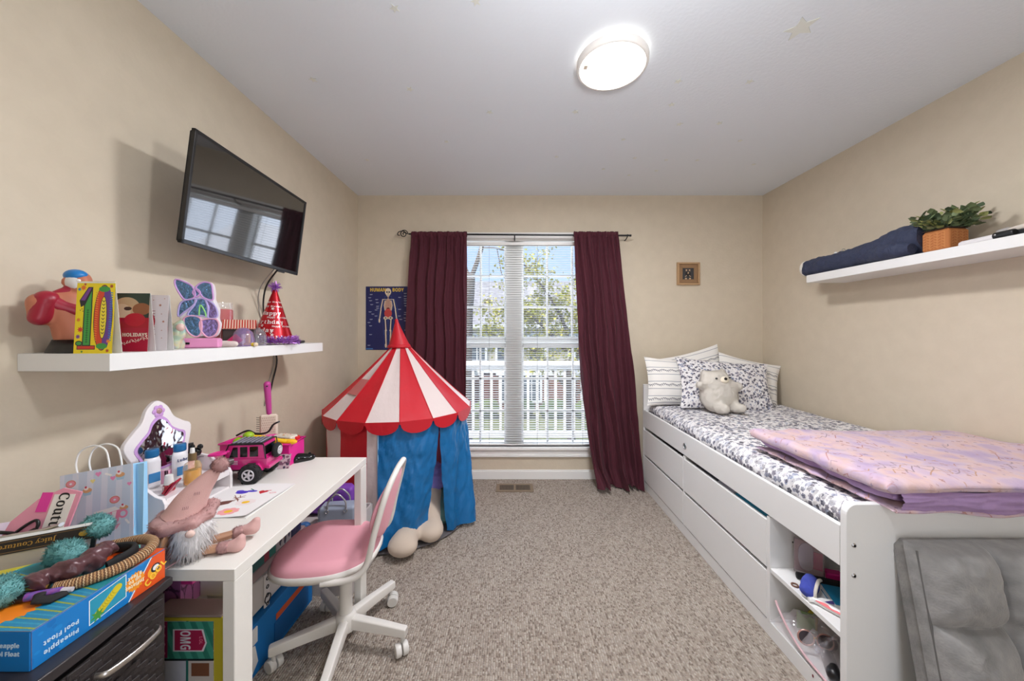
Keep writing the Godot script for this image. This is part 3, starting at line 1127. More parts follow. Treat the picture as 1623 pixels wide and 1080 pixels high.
func bedding():
	var P = func(called, label, b, m, at, rx, ry, rz, group):
		var o = solo(called, b, m, label, "pillow", at, 0, group)
		o.basis = Basis.from_euler(Vector3(deg_to_rad(rx), deg_to_rad(ry), deg_to_rad(rz)))
		return o
	P.call("pillow", "striped white pillow standing at the bed corner by the curtain", cushion(0.52, 0.40, 0.13, 2), M.stripe, W(1.335, 0.905, 2.895), -14, 6, -3, "striped white pillows")
	P.call("pillow", "striped white pillow tilted behind the flowered pillow", cushion(0.56, 0.40, 0.10, 5), M.stripe, W(1.56, 0.955, 3.03), -12, 0, 14, "striped white pillows")
	P.call("pillow", "striped white pillow leaning in the corner by the right wall", cushion(0.50, 0.40, 0.13, 9), M.stripe, W(1.945, 0.905, 2.93), -18, -4, -14, "striped white pillows")
	P.call("flowered_pillow", "flowered grey-blue pillow in front of the striped ones", cushion(0.74, 0.42, 0.16, 12, 0.008), M.floral_uv, W(1.665, 0.895, 2.775), -24, 0, -5, "")
	# plush bear
	var bear = thing("plush_bear", "round cream plush bear sitting against the flowered pillow", "soft toy", W(1.535, 0.722, 2.57))
	bear.rotation_degrees = Vector3(-14, 4, 3)
	var body = part(bear, "body", bl([[Vector3(0, 0.125, -0.02), Vector3(0.136, 0.125, 0.095)], [Vector3(-0.005, 0.228, -0.02), Vector3(0.112, 0.088, 0.08)], [Vector3(-0.09, 0.205, 0), Vector3(-0.145, 0.215, 0.012), 0.034, 0.028], [Vector3(0.09, 0.195, 0), Vector3(0.148, 0.185, 0.012), 0.034, 0.028], [Vector3(-0.055, 0.035, 0.045), Vector3(-0.045, 0.032, 0.085), 0.036, 0.034], [Vector3(0.075, 0.032, 0.04), Vector3(0.085, 0.028, 0.08), 0.034, 0.03], [Vector3(-0.075, 0.295, -0.02), Vector3(-0.08, 0.302, -0.02), 0.022, 0.02], [Vector3(0.062, 0.298, -0.02), Vector3(0.066, 0.304, -0.02), 0.022, 0.02]], 0.035, 0.010, 0.004, 6).fuzz(9000, 0.008, 0.0008, 3), M.fur_white)
	part(bear, "muzzle", el(Vector3(0.016, 0.236, 0.060), Vector3(0.032, 0.024, 0.014), 16, 10), mat(C(240, 230, 208), 0.9))
	part(bear, "nose", el(Vector3(0.017, 0.242, 0.074), Vector3(0.012, 0.0105, 0.007), 14, 8), M.gloss_black)
	for x in [-0.043, 0.066]:
		part(bear, "eye", el(Vector3(x, 0.25, 0.060 if x < 0 else 0.052), Vector3(0.009, 0.0065, 0.007), 12, 8), M.gloss_black)
	# folded throw over the foot of the bed
	var thr = thing("folded_blanket", "lilac plush throw folded over the foot of the bed", "blanket", W(1.7, 0.722, 1.45))
	var nz = FastNoiseLite.new()
	nz.seed = 15
	nz.frequency = 2.0
	var layer = func(xa, xb, da, db, yb, th, bulge, sd): # slab with round edges; the left fold is fuller
		var b = MB.new()
		var rs = []
		for i in 44:
			var s0 = -cos(PI * i / 43.0)
			var f = (s0 + 1) / 2
			var e = pow(clampf(1.0 - pow(absf(s0), 16.0), 0.0, 1.0), 0.45)
			var row = []
			var n = 64
			for j in n:
				var a = TAU * j / n
				var cx = cos(a)
				var sy = sin(a)
				var x = signf(cx) * pow(absf(cx), 0.28)
				var y = signf(sy) * pow(absf(sy), 0.7)
				var px = lerpf(xa, xb, (x + 1) / 2)
				var fat = th / 2 * e + bulge * exp(-pow((px - xa) / 0.07, 2.0)) * e
				var dd = lerpf(da, db, f) + nz.get_noise_2d(px * 1.2 + sd, f) * 0.025 - (px - xa) * 0.015
				var wob = nz.get_noise_3d(px * 1.4, dd * 1.4, sd) * 0.034
				row.append(W(px + nz.get_noise_2d(f * 2.5, sd) * 0.02, yb + th / 2 + y * fat + wob * (0.5 + 0.5 * y), dd))
			rs.append(row)
		b.rings(rs)
		return b
	wpart(thr, "under_layer", layer.call(1.205, 2.225, 1.128, 1.74, 0.735, 0.020, 0.004, 9.0), M.throw)
	wpart(thr, "lining", layer.call(1.213, 2.225, 1.130, 1.74, 0.748, 0.062, 0.0, 3.0), M.lilac)
	wpart(thr, "top_layer", layer.call(1.18, 2.228, 1.118, 1.79, 0.795, 0.038, 0.022, 6.0), M.throw)
	var hang = MB.new()
	hang.grid(70, 14, func(u, v):
		var x = lerpf(1.225, 2.222, u)
		var drop = lerpf(0.742, 0.716, u) + 0.004 * sin(u * 14.0)
		var y = lerpf(drop, 0.802, v)
		var out = 0.012 * sin(v * PI) + 0.007 * sin(u * 26.0 + v * 3.0) * (1.0 - v) + 0.012 * nz.get_noise_2d(u * 3.0, v * 2.0)
		return W(x, y, 1.132 - out - 0.012), Vector3(0, 0, 1))
	wpart(thr, "lining_edge", hang, M.lilac)
	var hem = []
	for i in 41:
		var u = i / 40.0
		hem.append(W(lerpf(1.215, 2.222, u), lerpf(0.742, 0.716, u) + 0.004 * sin(u * 14.0), 1.122 - 0.007 * sin(u * 26.0)))
	wpart(thr, "hem", tb(hem, 0.007, 8), M.throw)
	# grey tufted floor cushion leaning on the footboard
	var cu = thing("tufted_cushion", "large grey velvet tufted cushion leaning against the footboard", "cushion", W(1.585, 0, 0.95))
	cu.rotation_degrees = Vector3(-10.4, 0, 0)
	var b = MB.new()
	var hw = 0.33
	var ht = 0.665
	var tile = func(t):
		var q = absf(fposmod(t, 1.0) * 2 - 1)
		return pow(1.0 - pow(q, 3.0), 0.6)
	var shape = func(u, v):
		var x = (u * 2 - 1) * hw
		var y = v * ht
		var ex = clampf((hw - absf(x)) / 0.022, 0.0, 1.0)
		var ey = clampf(minf(y, ht - y) / 0.03, 0.0, 1.0)
		var edge = sqrt(1 - pow(1 - ex, 2)) * sqrt(1 - pow(1 - ey, 2))
		var puff = tile.call((x + hw) / 0.22) * tile.call((ht - y) / 0.225)
		var wr = nz.get_noise_2d(x * 6, y * 6) * 0.006
		return Vector3(x - (0.012 * (1 - v)) * signf(x) * 0, y, -0.07 + edge * (0.036 + 0.062 * puff + wr))
	b.grid(96, 96, shape, Vector3(0, 0, 1))
	part(cu, "tufted_front", b, M.grey_velvet)
	b = MB.new()
	b.box(Vector3(-hw, 0, -0.125), Vector3(hw, ht - 0.004, -0.062), 0.02)
	part(cu, "side_band", b, M.grey_velvet)
	var pip = []
	for q in [[-1, 0.02], [-1, 1.0]]:
		pip.append(Vector3(q[0] * (hw - 0.007), q[1] * (ht - 0.02), -0.038))
	part(cu, "seam_piping", tb(pip, 0.003, 6), mat(C(96, 94, 92), 0.9))

func cubby_things():
	var sh = 0.298
	var lo = 0.066
	# upper compartment
	var o = thing("craft_pack", "clear plastic pack with a shoe-shaped insert standing in the bed cubby", "packet", W(1.235, sh, 1.475), -38)
	part(o, "sleeve", bx(Vector3(-0.05, 0, -0.012), Vector3(0.05, 0.14, 0.012), 0.003), mat(C(210, 190, 196, 0.35), 0.1))
	part(o, "card", bx(Vector3(-0.046, 0.004, -0.006), Vector3(0.046, 0.135, -0.004)), mat(C(168, 140, 146), 0.7))
	part(o, "pink_card", bx(Vector3(0.014, 0.03, -0.003), Vector3(0.044, 0.1, 0.0)), mat(C(196, 60, 110), 0.6))
	var sole = spline2([[-0.022, 0.02], [-0.034, 0.06], [-0.03, 0.11], [-0.008, 0.13], [0.012, 0.115], [0.014, 0.07], [0.01, 0.025]], 5)
	part(o, "shoe_insert", pr(sole, 0.004, Transform3D(Basis(), Vector3(0, 0, 0.0)), 0.001), mat(C(196, 194, 200), 0.5))
	solo("hair_roller", cy(Vector3(-0.075, 0.013, 0), Vector3(0.09, 0.013, 0), 0.013, -1, 14, 0.003), mat(C(24, 23, 25), 0.7, 0, {bump = M.fine, depth = 0.3, tri = 40.0}), "long black ridged rod lying in the bed cubby", "rod", W(1.235, sh, 1.425), -24)
	o = thing("furry_slipper", "small blue fluffy slipper with white trim in the bed cubby", "slipper", W(1.14, sh, 1.365), 25)
	part(o, "upper", bl([[Vector3(-0.02, 0.028, 0.01), Vector3(0.035, 0.026, -0.005), 0.026, 0.026], [Vector3(0.0, 0.05, 0.0), Vector3(0.02, 0.052, 0.0), 0.018, 0.018]], 0.02, 0.006, 0.003, 2), mat(C(70, 84, 190), 0.9, 0, {bump = M.cloth_tex, depth = 0.4, tri = 14.0, sheen = 0.5}))
	part(o, "trim", tb(spline([Vector3(-0.03, 0.004, 0.034), Vector3(-0.02, 0.045, 0.034), Vector3(0.02, 0.058, 0.024), Vector3(0.05, 0.05, 0.018)]), 0.006, 8), M.fur_white)
	o = thing("small_book", "turquoise picture book at the front of the bed cubby", "book", W(1.235, sh, 1.32), -20)
	part(o, "pages", bx(Vector3(-0.045, 0.002, -0.055), Vector3(0.045, 0.022, 0.055)), M.paper)
	part(o, "cover", bx(Vector3(-0.047, 0.022, -0.057), Vector3(0.047, 0.025, 0.057), 0.001), mat(C(22, 122, 160), 0.4))
	part(o, "cover_picture", el(Vector3(0.012, 0.0255, 0.01), Vector3(0.02, 0.001, 0.016), 14, 6), mat(C(214, 140, 70), 0.5))
	part(o, "back_cover", bx(Vector3(-0.047, 0.0, -0.057), Vector3(0.047, 0.002, 0.057)), mat(C(22, 122, 160), 0.4))
	for i in 2:
		o = thing("cosmetic_tube", ["white tube with purple writing on the bed cubby shelf", "white tube with red writing at the front edge of the bed cubby shelf"][i], "tube", W([1.20, 1.155][i], sh, [1.30, 1.272][i]), [-15, -62][i])
		var b = MB.new()
		b.rings([b.ring(Vector3(-0.075, 0.011, 0), Vector3.RIGHT, 0.011, 14), b.ring(Vector3(0.02, 0.011, 0), Vector3.RIGHT, 0.0115, 14), b.ring(Vector3(0.06, 0.008, 0), Vector3.RIGHT, 0.012, 14, 0.25)])
		part(o, "body", b, mat(C(232, 230, 228), 0.3))
		part(o, "cap", cy(Vector3(-0.075, 0.011, 0), Vector3(-0.095, 0.011, 0), 0.008, -1, 12, 0.001), M.trim)
		part(o, "print", pr(spline2([[-0.05, -0.004], [-0.02, 0.005], [0.0, -0.002], [0.03, 0.005], [0.045, -0.003], [0.01, -0.007]], 4), 0.0008, Transform3D(Basis(Vector3.RIGHT, -0.9), Vector3(0, 0.0185, 0.0075))), mat([C(70, 56, 120), C(214, 40, 50)][i], 0.4))
	solo("pink_case", bx(Vector3(-0.03, 0, -0.02), Vector3(0.03, 0.03, 0.02), 0.006), M.hot_pink, "hot pink case behind the black rod in the bed cubby", "case", W(1.315, sh, 1.45), -20)
	solo("hair_tie", tb(MB.new().ring(Vector3(0, 0.0035, 0), Vector3.UP, 0.011, 18), 0.003, 6, true), mat(C(120, 84, 66), 0.7), "small brown hair tie at the edge of the bed cubby shelf", "hair tie", W(1.125, sh, 1.41))
	# lower compartment: clear zip bag of sunglasses
	o = thing("clear_zip_bag", "clear zip bag with pink edge lying in the lower bed cubby", "bag", W(1.205, lo, 1.385), 0)
	var nz = FastNoiseLite.new()
	nz.seed = 6
	nz.frequency = 14.0
	var b2 = MB.new()
	b2.grid(26, 26, func(u, v):
		var x = (u * 2 - 1) * 0.10
		var z = (v * 2 - 1) * 0.135
		var e = (1 - pow(u * 2 - 1, 4)) * (1 - pow(v * 2 - 1, 4))
		return Vector3(x, 0.004 + e * (0.085 + 0.05 * nz.get_noise_2d(x, z)) - x * 0.05, z), Vector3.UP)
	part(o, "film", b2, mat(C(225, 215, 218, 0.3), 0.1))
	part(o, "zip_edge", tb(spline([Vector3(-0.085, 0.10, -0.12), Vector3(-0.1, 0.085, -0.075), Vector3(-0.1, 0.045, -0.02), Vector3(-0.1, 0.02, 0.05), Vector3(-0.1, 0.012, 0.14)]), 0.0045, 7), mat(C(214, 176, 180), 0.5))
	var g = thing("sunglasses", "round tinted toy sunglasses inside the clear bag", "sunglasses", W(1.165, lo + 0.035, 1.36), -20)
	for x in [-0.03, 0.03]:
		part(g, "rim", tb(MB.new().ring(Vector3(x, 0.025, 0), Vector3(0, 0.15, 1), 0.026, 22), 0.003, 6, true), mat(C(196, 150, 140), 0.35, 0.6))
		part(g, "lens", cy(Vector3(x, 0.025, -0.001), Vector3(x, 0.025, 0.001), 0.025, -1, 20), mat(C(70, 60, 66), 0.1))
	part(g, "bridge", tb([Vector3(-0.006, 0.03, 0), Vector3(0, 0.034, 0.002), Vector3(0.006, 0.03, 0)], 0.0025, 6), M.gold)
	solo("green_packet", bx(Vector3(-0.03, 0, -0.004), Vector3(0.03, 0.075, 0.004), 0.002), mat(C(150, 180, 130), 0.2), "shiny pale green packet inside the clear bag", "packet", W(1.21, lo + 0.012, 1.46), -30)
	solo("yellow_bottle", lt([[0.0, 0.0], [0.016, 0.0], [0.017, 0.06], [0.008, 0.075], [0.008, 0.1], [0.0, 0.102]], 14), mat(C(206, 186, 50), 0.4), "small yellow bottle at the back of the lower bed cubby", "bottle", W(1.26, lo, 1.485))
	solo("black_case", bl([[Vector3(-0.04, 0.022, 0), Vector3(0.04, 0.022, 0), 0.022, 0.022]], 0.01, 0.008), M.black, "black glasses case inside the clear bag", "case", W(1.16, lo + 0.006, 1.29), 60)
	solo("grey_case", bl([[Vector3(-0.03, 0.02, 0), Vector3(0.03, 0.02, 0), 0.02, 0.024]], 0.01, 0.007), mat(C(120, 112, 116), 0.3), "grey pouch behind the sunglasses in the clear bag", "case", W(1.215, lo + 0.006, 1.375), 20)

func right_wall_things():
	var top = 1.695
	solo("floating_shelf", bx(Vector3(-0.13, -0.05, -0.55), Vector3(0.13, 0, 0.55), 0.0015), M.white, "long white floating shelf on the right wall above the bed", "shelf", W(XR - 0.13, top, 1.831))
	# rolled navy velvet
	var nav = thing("rolled_blanket", "dark navy velvet blanket rolled up on the right shelf", "blanket", W(2.02, top, 2.05))
	var nz = FastNoiseLite.new()
	nz.seed = 3
	nz.frequency = 6.0
	var skin = func(path, k, sd, drop):
		var b = MB.new()
		var rs = []
		var pts = spline(path, 9)
		for i in pts.size():
			var p = pts[i] # x, y, d packed as a vector; radius table below
			var f = float(i) / (pts.size() - 1)
			var row = []
			for j in k:
				var a = TAU * j / k
				var r = drop.call(f)
				var w = 1.0 + 0.2 * nz.get_noise_3d(cos(a) * 0.4 + sd, sin(a) * 0.4, f * 1.6) + 0.07 * sin(a * 3 + f * 26.0) * sin(f * 9.0) + 0.05 * sin(f * 70.0 + a * 2.0)
				row.append(W(p.x + cos(a) * r * w, maxf(p.y + sin(a) * r * w, top + 0.001), p.z))
			rs.append(row)
		b.rings(rs)
		return b
	wpart(nav, "roll", skin.call([Vector3(2.03, 1.748, 2.42), Vector3(2.03, 1.75, 2.25), Vector3(2.035, 1.757, 2.05), Vector3(2.05, 1.775, 1.88), Vector3(2.07, 1.79, 1.74)], 22, 0.0, func(f): return 0.056 + 0.026 * smoothstep(0.35, 0.9, f)), M.navy)
	wpart(nav, "loose_fold", skin.call([Vector3(2.02, 1.735, 2.05), Vector3(1.995, 1.74, 1.92), Vector3(1.985, 1.735, 1.83), Vector3(1.99, 1.73, 1.76)], 18, 4.0, func(f): return 0.026 + 0.018 * sin(f * PI)), M.navy)
	wpart(nav, "fleece_edge", cy(W(2.03, 1.749, 2.445), W(2.03, 1.749, 2.418), 0.056, -1, 22, 0.008), M.fur_white)
	var toy = thing("tiny_toy", "tiny teal and white toy behind the rolled navy blanket", "toy", W(2.16, top, 2.33))
	part(toy, "body", el(Vector3(0.01, 0.12, 0), Vector3(0.022, 0.03, 0.022), 12, 8), mat(C(50, 120, 124), 0.4))
	part(toy, "stand", cy(Vector3(0, 0, 0), Vector3(0.005, 0.1, 0), 0.012, -1, 10), M.trim)
	part(toy, "ring", tb(MB.new().ring(Vector3(0.02, 0.155, 0), Vector3(0, 0, 1), 0.013, 14), 0.002, 5, true), M.steel)
	for x in [-0.03, -0.05]:
		part(toy, "spotted_ear", el(Vector3(x, 0.11 + (x + 0.05), 0), Vector3(0.014, 0.02, 0.01), 10, 7), M.trim)
	# potted plant
	var pl = thing("potted_plant", "bushy green plant in a woven brown square pot on the right shelf", "potted plant", W(2.065, top, 1.69), 4)
	var weave = Pic.new(256, 256, C(176, 108, 58))
	for y in 32:
		for x in 16:
			var c = [C(190, 122, 68), C(170, 100, 52), C(160, 92, 46), C(198, 132, 76)][(x * 7 + y * 3 + x * y) % 4]
			weave.rect(x * 16 + (8 if y % 2 else 0), y * 8, 15, 6, c)
	var pot_m = mat(Color.WHITE, 0.8, 0.0, {tex = weave.tex(), bump = weave.tex(), depth = 0.3})
	var pb = MB.new()
	pb.box(Vector3(-0.056, 0, -0.056), Vector3(0.056, 0.105, 0.056), 0.014)
	part(pl, "pot", pb, pot_m)
	part(pl, "soil", bx(Vector3(-0.05, 0.104, -0.05), Vector3(0.05, 0.108, 0.05)), mat(C(60, 46, 36), 0.95))
	var leaf = MB.new()
	for s in [0.0, 0.0006]:
		leaf.grid(6, 6, func(u, v):
			var w = sin(PI * pow(u, 0.8)) * 0.013
			return Vector3((v * 2 - 1) * w, u * 0.03, 0.004 * sin(u * 2.5) - 0.0035 * pow(v * 2 - 1, 2) * sin(u * PI) + s), Vector3(0, 0, 1 if s > 0 else -1))
	var lm = leaf.mesh()
	var greens = [mat(C(96, 112, 78), 0.55, 0, {back = C(40, 60, 20)}), mat(C(118, 132, 92), 0.55, 0, {back = C(50, 70, 30)}), mat(C(72, 90, 62), 0.55, 0, {back = C(30, 45, 15)}), mat(C(152, 158, 96), 0.55, 0, {back = C(60, 70, 30)})]
	rng.seed = 41
	var cnt = 0
	for i in 48:
		var a = rng.randf() * TAU
		var tilt = pow(rng.randf(), 0.75) * 1.5
		var L = rng.randf_range(0.05, 0.115)
		var dir = Vector3(sin(tilt) * cos(a), cos(tilt) * 0.9 + 0.1, sin(tilt) * sin(a)).normalized()
		var o = Vector3(cos(a) * 0.03, 0.105, sin(a) * 0.03)
		if o.x + dir.x * L > 0.11:
			L *= 0.7
		part(pl, "stem", cy(o, o + dir * L, 0.0018, 0.001, 5), greens[2])
		for k in 6:
			var f = 0.25 + 0.75 * k / 5.0
			var p = o + dir * L * f
			var az = rng.randf() * TAU
			var up = (dir * 0.7 + Vector3(cos(az), rng.randf_range(-0.3, 0.5), sin(az)) * 0.8).normalized()
			var side = up.cross(Vector3(rng.randf() - 0.5, 1, rng.randf() - 0.5)).normalized()
			var bs = Basis(side, up, side.cross(up)).scaled(Vector3.ONE * rng.randf_range(0.95, 1.35))
			part(pl, "leaf", lm, greens[rng.randi() % 4], Transform3D(bs, p))
	# bits beyond the plant
	var hs = thing("hair_tool", "white handset with black grip lying at the near end of the right shelf", "hair tool", W(2.02, top, 1.54))
	hs.rotation_degrees.y = -4
	part(hs, "body", bl([[Vector3(0, 0.012, -0.05), Vector3(0, 0.014, 0.06), 0.014, 0.013], [Vector3(0.02, 0.012, -0.04), Vector3(0.02, 0.012, 0.02), 0.013, 0.012]], 0.012, 0.006), mat(C(226, 222, 222), 0.3))
	part(hs, "grip", cy(Vector3(0, 0.017, 0.062), Vector3(0.002, 0.018, 0.125), 0.015, 0.015, 14, 0.003), M.black)
	part(hs, "button", el(Vector3(-0.0155, 0.02, 0.075), Vector3(0.002, 0.004, 0.004), 10, 6), M.steel)
	var cm = thing("domed_gadget", "grey dome with black rim among gadgets on the right shelf", "gadget", W(2.12, top, 1.515))
	part(cm, "dome", lt([[0.036, 0.0], [0.036, 0.02], [0.028, 0.045], [0.0, 0.056]], 20, Vector3(0, 0.012, 0)), mat(C(186, 182, 180), 0.3))
	part(cm, "band", lt([[0.0365, 0.005], [0.039, 0.008], [0.039, 0.018], [0.0365, 0.02]], 20, Vector3(0, 0.012, 0)), M.black)
	part(cm, "foot", bx(Vector3(-0.04, 0, -0.04), Vector3(0.04, 0.013, 0.04), 0.004), M.black)
	var sk = thing("crumpled_strap", "beige strap lying over a black case at the near end of the right shelf", "strap", W(2.06, top, 1.40))
	part(sk, "case", bx(Vector3(-0.035, 0, -0.05), Vector3(0.05, 0.03, 0.09), 0.008), M.black)
	part(sk, "strap", bl([[Vector3(-0.02, 0.034, -0.05), Vector3(0.0, 0.05, 0.03), 0.01, 0.014], [Vector3(0.0, 0.05, 0.03), Vector3(0.02, 0.04, 0.08), 0.014, 0.012]], 0.012, 0.006, 0.003), mat(C(206, 196, 184), 0.7))
	part(sk, "buckle", tb(MB.new().ring(Vector3(-0.005, 0.062, 0.03), Vector3(0.4, 1, 0), 0.008, 12), 0.002, 5, true), M.steel)
	# small framed picture on the window wall
	var fr = thing("picture_frame", "small square wooden frame with a dark animal picture on the window wall", "picture frame", W(1.564, 1.737, D))
	var wood = mat(C(186, 150, 110), 0.5, 0, {bump = M.soft_tex, depth = 0.1, tri = 10.0})
	var dk = mat(C(150, 116, 82), 0.5)
	for i in 4:
		var t = Transform3D(Basis(Vector3(0, 0, 1), i * PI / 2), Vector3(0, 0.1, 0))
		part(fr, "frame_bar", pr([Vector2(-0.1, -0.1), Vector2(0.1, -0.1), Vector2(0.084, -0.084), Vector2(-0.084, -0.084)], 0.024, Transform3D(), 0.003).move(t), wood)
		part(fr, "inner_moulding", pr([Vector2(-0.082, -0.082), Vector2(0.082, -0.082), Vector2(0.05, -0.05), Vector2(-0.05, -0.05)], 0.014, Transform3D(), 0.002).move(t), dk)
	var pic = Pic.new(128, 128, C(58, 58, 60))
	var cr = C(206, 176, 140)
	pic.oval(64, 66, 30, 26, C(30, 28, 28))
	for s in [-1, 1]:
		pic.line(64 + s * 10, 18, 64 + s * 24, 34, 5, cr)
		pic.line(64 + s * 24, 18, 64 + s * 10, 34, 5, cr)
		pic.oval(64 + s * 22, 116, 12, 8, cr)
		pic.line(64 + s * 14, 84, 64 + s * 30, 96, 5, cr)
	pic.star(66, 54, 12, cr, 4, 0.6)
	pic.oval(64, 26, 7, 6, C(24, 22, 22))
	pic.line(38, 66, 60, 50, 4, C(20, 18, 18))
	part(fr, "picture", bx(Vector3(-0.052, 0.048, 0.002), Vector3(0.052, 0.152, 0.008)), mat(Color.WHITE, 0.5, 0, {tex = pic.tex()}))
	# floor register
	var vt = thing("floor_vent", "brown metal floor register set in the carpet below the window", "floor vent", W(0.015, 0, 2.975))
	var bronze = mat(C(150, 132, 112), 0.4, 0.6)
	var vb = MB.new()
	vb.box(Vector3(-0.157, 0, -0.075), Vector3(0.157, 0.008, -0.048), 0.002)
	vb.box(Vector3(-0.157, 0, 0.048), Vector3(0.157, 0.008, 0.075), 0.002)
	vb.box(Vector3(-0.157, 0, -0.05), Vector3(-0.128, 0.008, 0.05), 0.002)
	vb.box(Vector3(0.128, 0, -0.05), Vector3(0.157, 0.008, 0.05), 0.002)
	vb.box(Vector3(-0.011, 0, -0.05), Vector3(0.011, 0.008, 0.05), 0.002)
	part(vt, "frame", vb, bronze)
	part(vt, "duct_shade", bx(Vector3(-0.13, -0.002, -0.05), Vector3(0.13, 0.0062, 0.05)), M.black_matte)  # black plate: the shade between the louvres is put in as colour
	for s in [-1, 1]:
		for i in 10:
			var x = s * (0.019 + i * 0.0115)
			part(vt, "louvre", bx(Vector3(x - 0.0022, 0.005, -0.049), Vector3(x + 0.0022, 0.0078, 0.049)), bronze)

func tent():
	var t = thing("play_tent", "red and white striped circus play tent with blue door flaps", "play tent", W(-0.815, 0, 2.565))
	var r0 = 0.485
	var rim = 0.78
	var P = func(th, r, y): # th in degrees from the side facing the room's near end
		var a = deg_to_rad(th)
		return Vector3(sin(a) * r, y, cos(a) * r)
	var nz = FastNoiseLite.new()
	nz.seed = 2
	nz.frequency = 3.0
	part(t, "floor_mat", lt([[0.0, 0.004], [0.49, 0.004], [0.5, 0.008], [0.5, 0.016], [0.49, 0.02], [0.0, 0.02]], 40), mat(C(96, 92, 94), 0.85))
	var val = [Vector2(-0.099, 0.004), Vector2(0.099, 0.004), Vector2(0.099, -0.012)]
	for i in 11:
		var a = -PI * i / 10.0
		val.append(Vector2(cos(a) * 0.094, -0.014 + sin(a) * 0.058))
	val.append(Vector2(-0.099, -0.012))
	for k in 16:
		var a0 = 17.0 + 22.5 * k
		var a1 = a0 + 22.5
		var red = k % 2 == 0
		var m = M.tent_red if red else M.tent_white
		var b = MB.new()
		b.grid(6, 16, func(u, v):
			var q = 0.5 - absf(u - 0.5)
			var rr = lerpf(0.508, 0.04, v)
			var p = P.call(a0, rr, 0).lerp(P.call(a1, rr, 0), u)
			var sag = -0.018 * sin(v * PI) * (0.6 + q) + nz.get_noise_3d(p.x, v, p.z) * 0.006
			return Vector3(p.x, lerpf(rim, 1.235, v) + sag, p.z), Vector3(0, 1, 0))
		var rp = part(t, "roof_panel", b, m)
		if k == 13: # patch of red mesh set into the white panel on the wall side
			var pb = MB.new()
			pb.grid(2, 6, func(u, v):
				var vv = lerpf(0.30, 0.50, v)
				var rr = lerpf(0.508, 0.04, vv)
				var p = P.call(a0, rr, 0).lerp(P.call(a1, rr, 0), lerpf(0.04, 0.96, u))
				return Vector3(p.x, lerpf(rim, 1.235, vv) - 0.012 * sin(vv * PI) + 0.003, p.z), Vector3(0, 1, 0))
			part(rp, "mesh_patch", pb, mat(C(196, 110, 108), 0.6))
		# seam along each edge
		var sp = []
		for i in 9:
			var v = i / 8.0
			sp.append(P.call(a0, lerpf(0.509, 0.04, v), lerpf(rim, 1.236, v) - 0.0105 * sin(v * PI)))
		part(rp, "seam", tb(sp, 0.0028, 5), M.tent_red)
		part(t, "valance_scallop", pr(val, 0.003, Transform3D(Basis(Vector3.UP, deg_to_rad(a0 + 11.25)), P.call(a0 + 11.25, 0.501, rim))), M.tent_red)
		# wall
		var mid = fposmod(a0 + 11.25 + 180.0, 360.0) - 180.0
		if mid > 10.0 and mid < 80.0:
			continue
		var e1 = 3.0 if mid > -1.0 and mid < 10.0 else a1
		b = MB.new()
		b.grid(6, 14, func(u, v):
			var p = P.call(a0, r0, 0).lerp(P.call(e1, r0, 0), u)
			var s = 1.0 + nz.get_noise_3d(p.x * 2, v * 1.5, p.z * 2) * 0.018
			return Vector3(p.x * s, 0.012 + v * (rim - 0.012), p.z * s), p_out(a0, e1))
		part(t, "wall_panel", b, m)
	part(t, "door_edge", tb([P.call(2.5, 0.49, 0.02), P.call(2.5, 0.49, rim - 0.01)], 0.004, 6), mat(C(150, 190, 220), 0.6))
	# blue flaps, gathered and pushed out at the foot
	var flap = func(top, foot, rf, yf, sd):
		var b = MB.new()
		b.grid(34, 40, func(u, v):
			var s = 1.0 - v
			var th = lerpf(lerpf(top[0], foot[0], pow(s, 1.3)), lerpf(top[1], foot[1], pow(s, 1.3)), u)
			var r = lerpf(0.482, lerpf(rf[0], rf[1], u), pow(s, 1.2))
			r += 0.020 * s * sin(u * 9.0 + sd + s * 1.5) + 0.011 * nz.get_noise_3d(u * 1.4 + sd, v * 1.8, sd) + 0.008 * nz.get_noise_3d(u * 4 + sd, v * 3, sd)
			var y = lerpf(lerpf(yf[0], yf[1], u), rim - 0.004, v)
			return P.call(th, r, y), p_out(top[0], top[1]))
		return b
	part(t, "door_flap", flap.call([2.5, 47.0], [4.0, 37.0], [0.515, 0.475], [0.045, 0.085], 1.0), M.tent_blue)
	part(t, "door_flap", flap.call([47.0, 83.0], [54.0, 76.0], [0.475, 0.575], [0.03, 0.03], 5.0), M.tent_blue)
	# red topper
	var tip = part(t, "top_cap", lt([[0.078, 0.0], [0.07, 0.012], [0.054, 0.055], [0.03, 0.12], [0.012, 0.175], [0.012, 0.19], [0.004, 0.197]], 14), M.tent_red)
	var bs = Basis(Vector3(0, 0, 1), 0.10)
	tip.transform = Transform3D(bs, Vector3(-0.012, 1.215, 0))
	part(t, "cap_ruffle", lt([[0.05, 0.0], [0.066, -0.012], [0.085, -0.016], [0.076, 0.004], [0.05, 0.012]], 18, Vector3(-0.01, 1.218, 0)), M.tent_red)
	# what lies inside
	var plush = thing("plush_animal", "beige plush animal whose two feet poke out under the tent flap", "soft toy", W(-0.65, 0.02, 2.2))
	part(plush, "body", bl([[Vector3(0.01, 0.052, 0.15), Vector3(0.085, 0.056, 0.07)], [Vector3(0.14, 0.056, 0.0), Vector3(0.075, 0.06, 0.08)], [Vector3(0.01, 0.066, 0.11), Vector3(0.03, 0.09, -0.12), 0.062, 0.08], [Vector3(0.13, 0.066, -0.05), Vector3(0.06, 0.11, -0.2), 0.06, 0.1], [Vector3(0.03, 0.14, -0.28), Vector3(0.12, 0.13, 0.12)]], 0.04, 0.014), mat(C(208, 190, 172), 0.9, 0, {bump = M.cloth_tex, depth = 0.2, tri = 8.0, sheen = 0.3}))
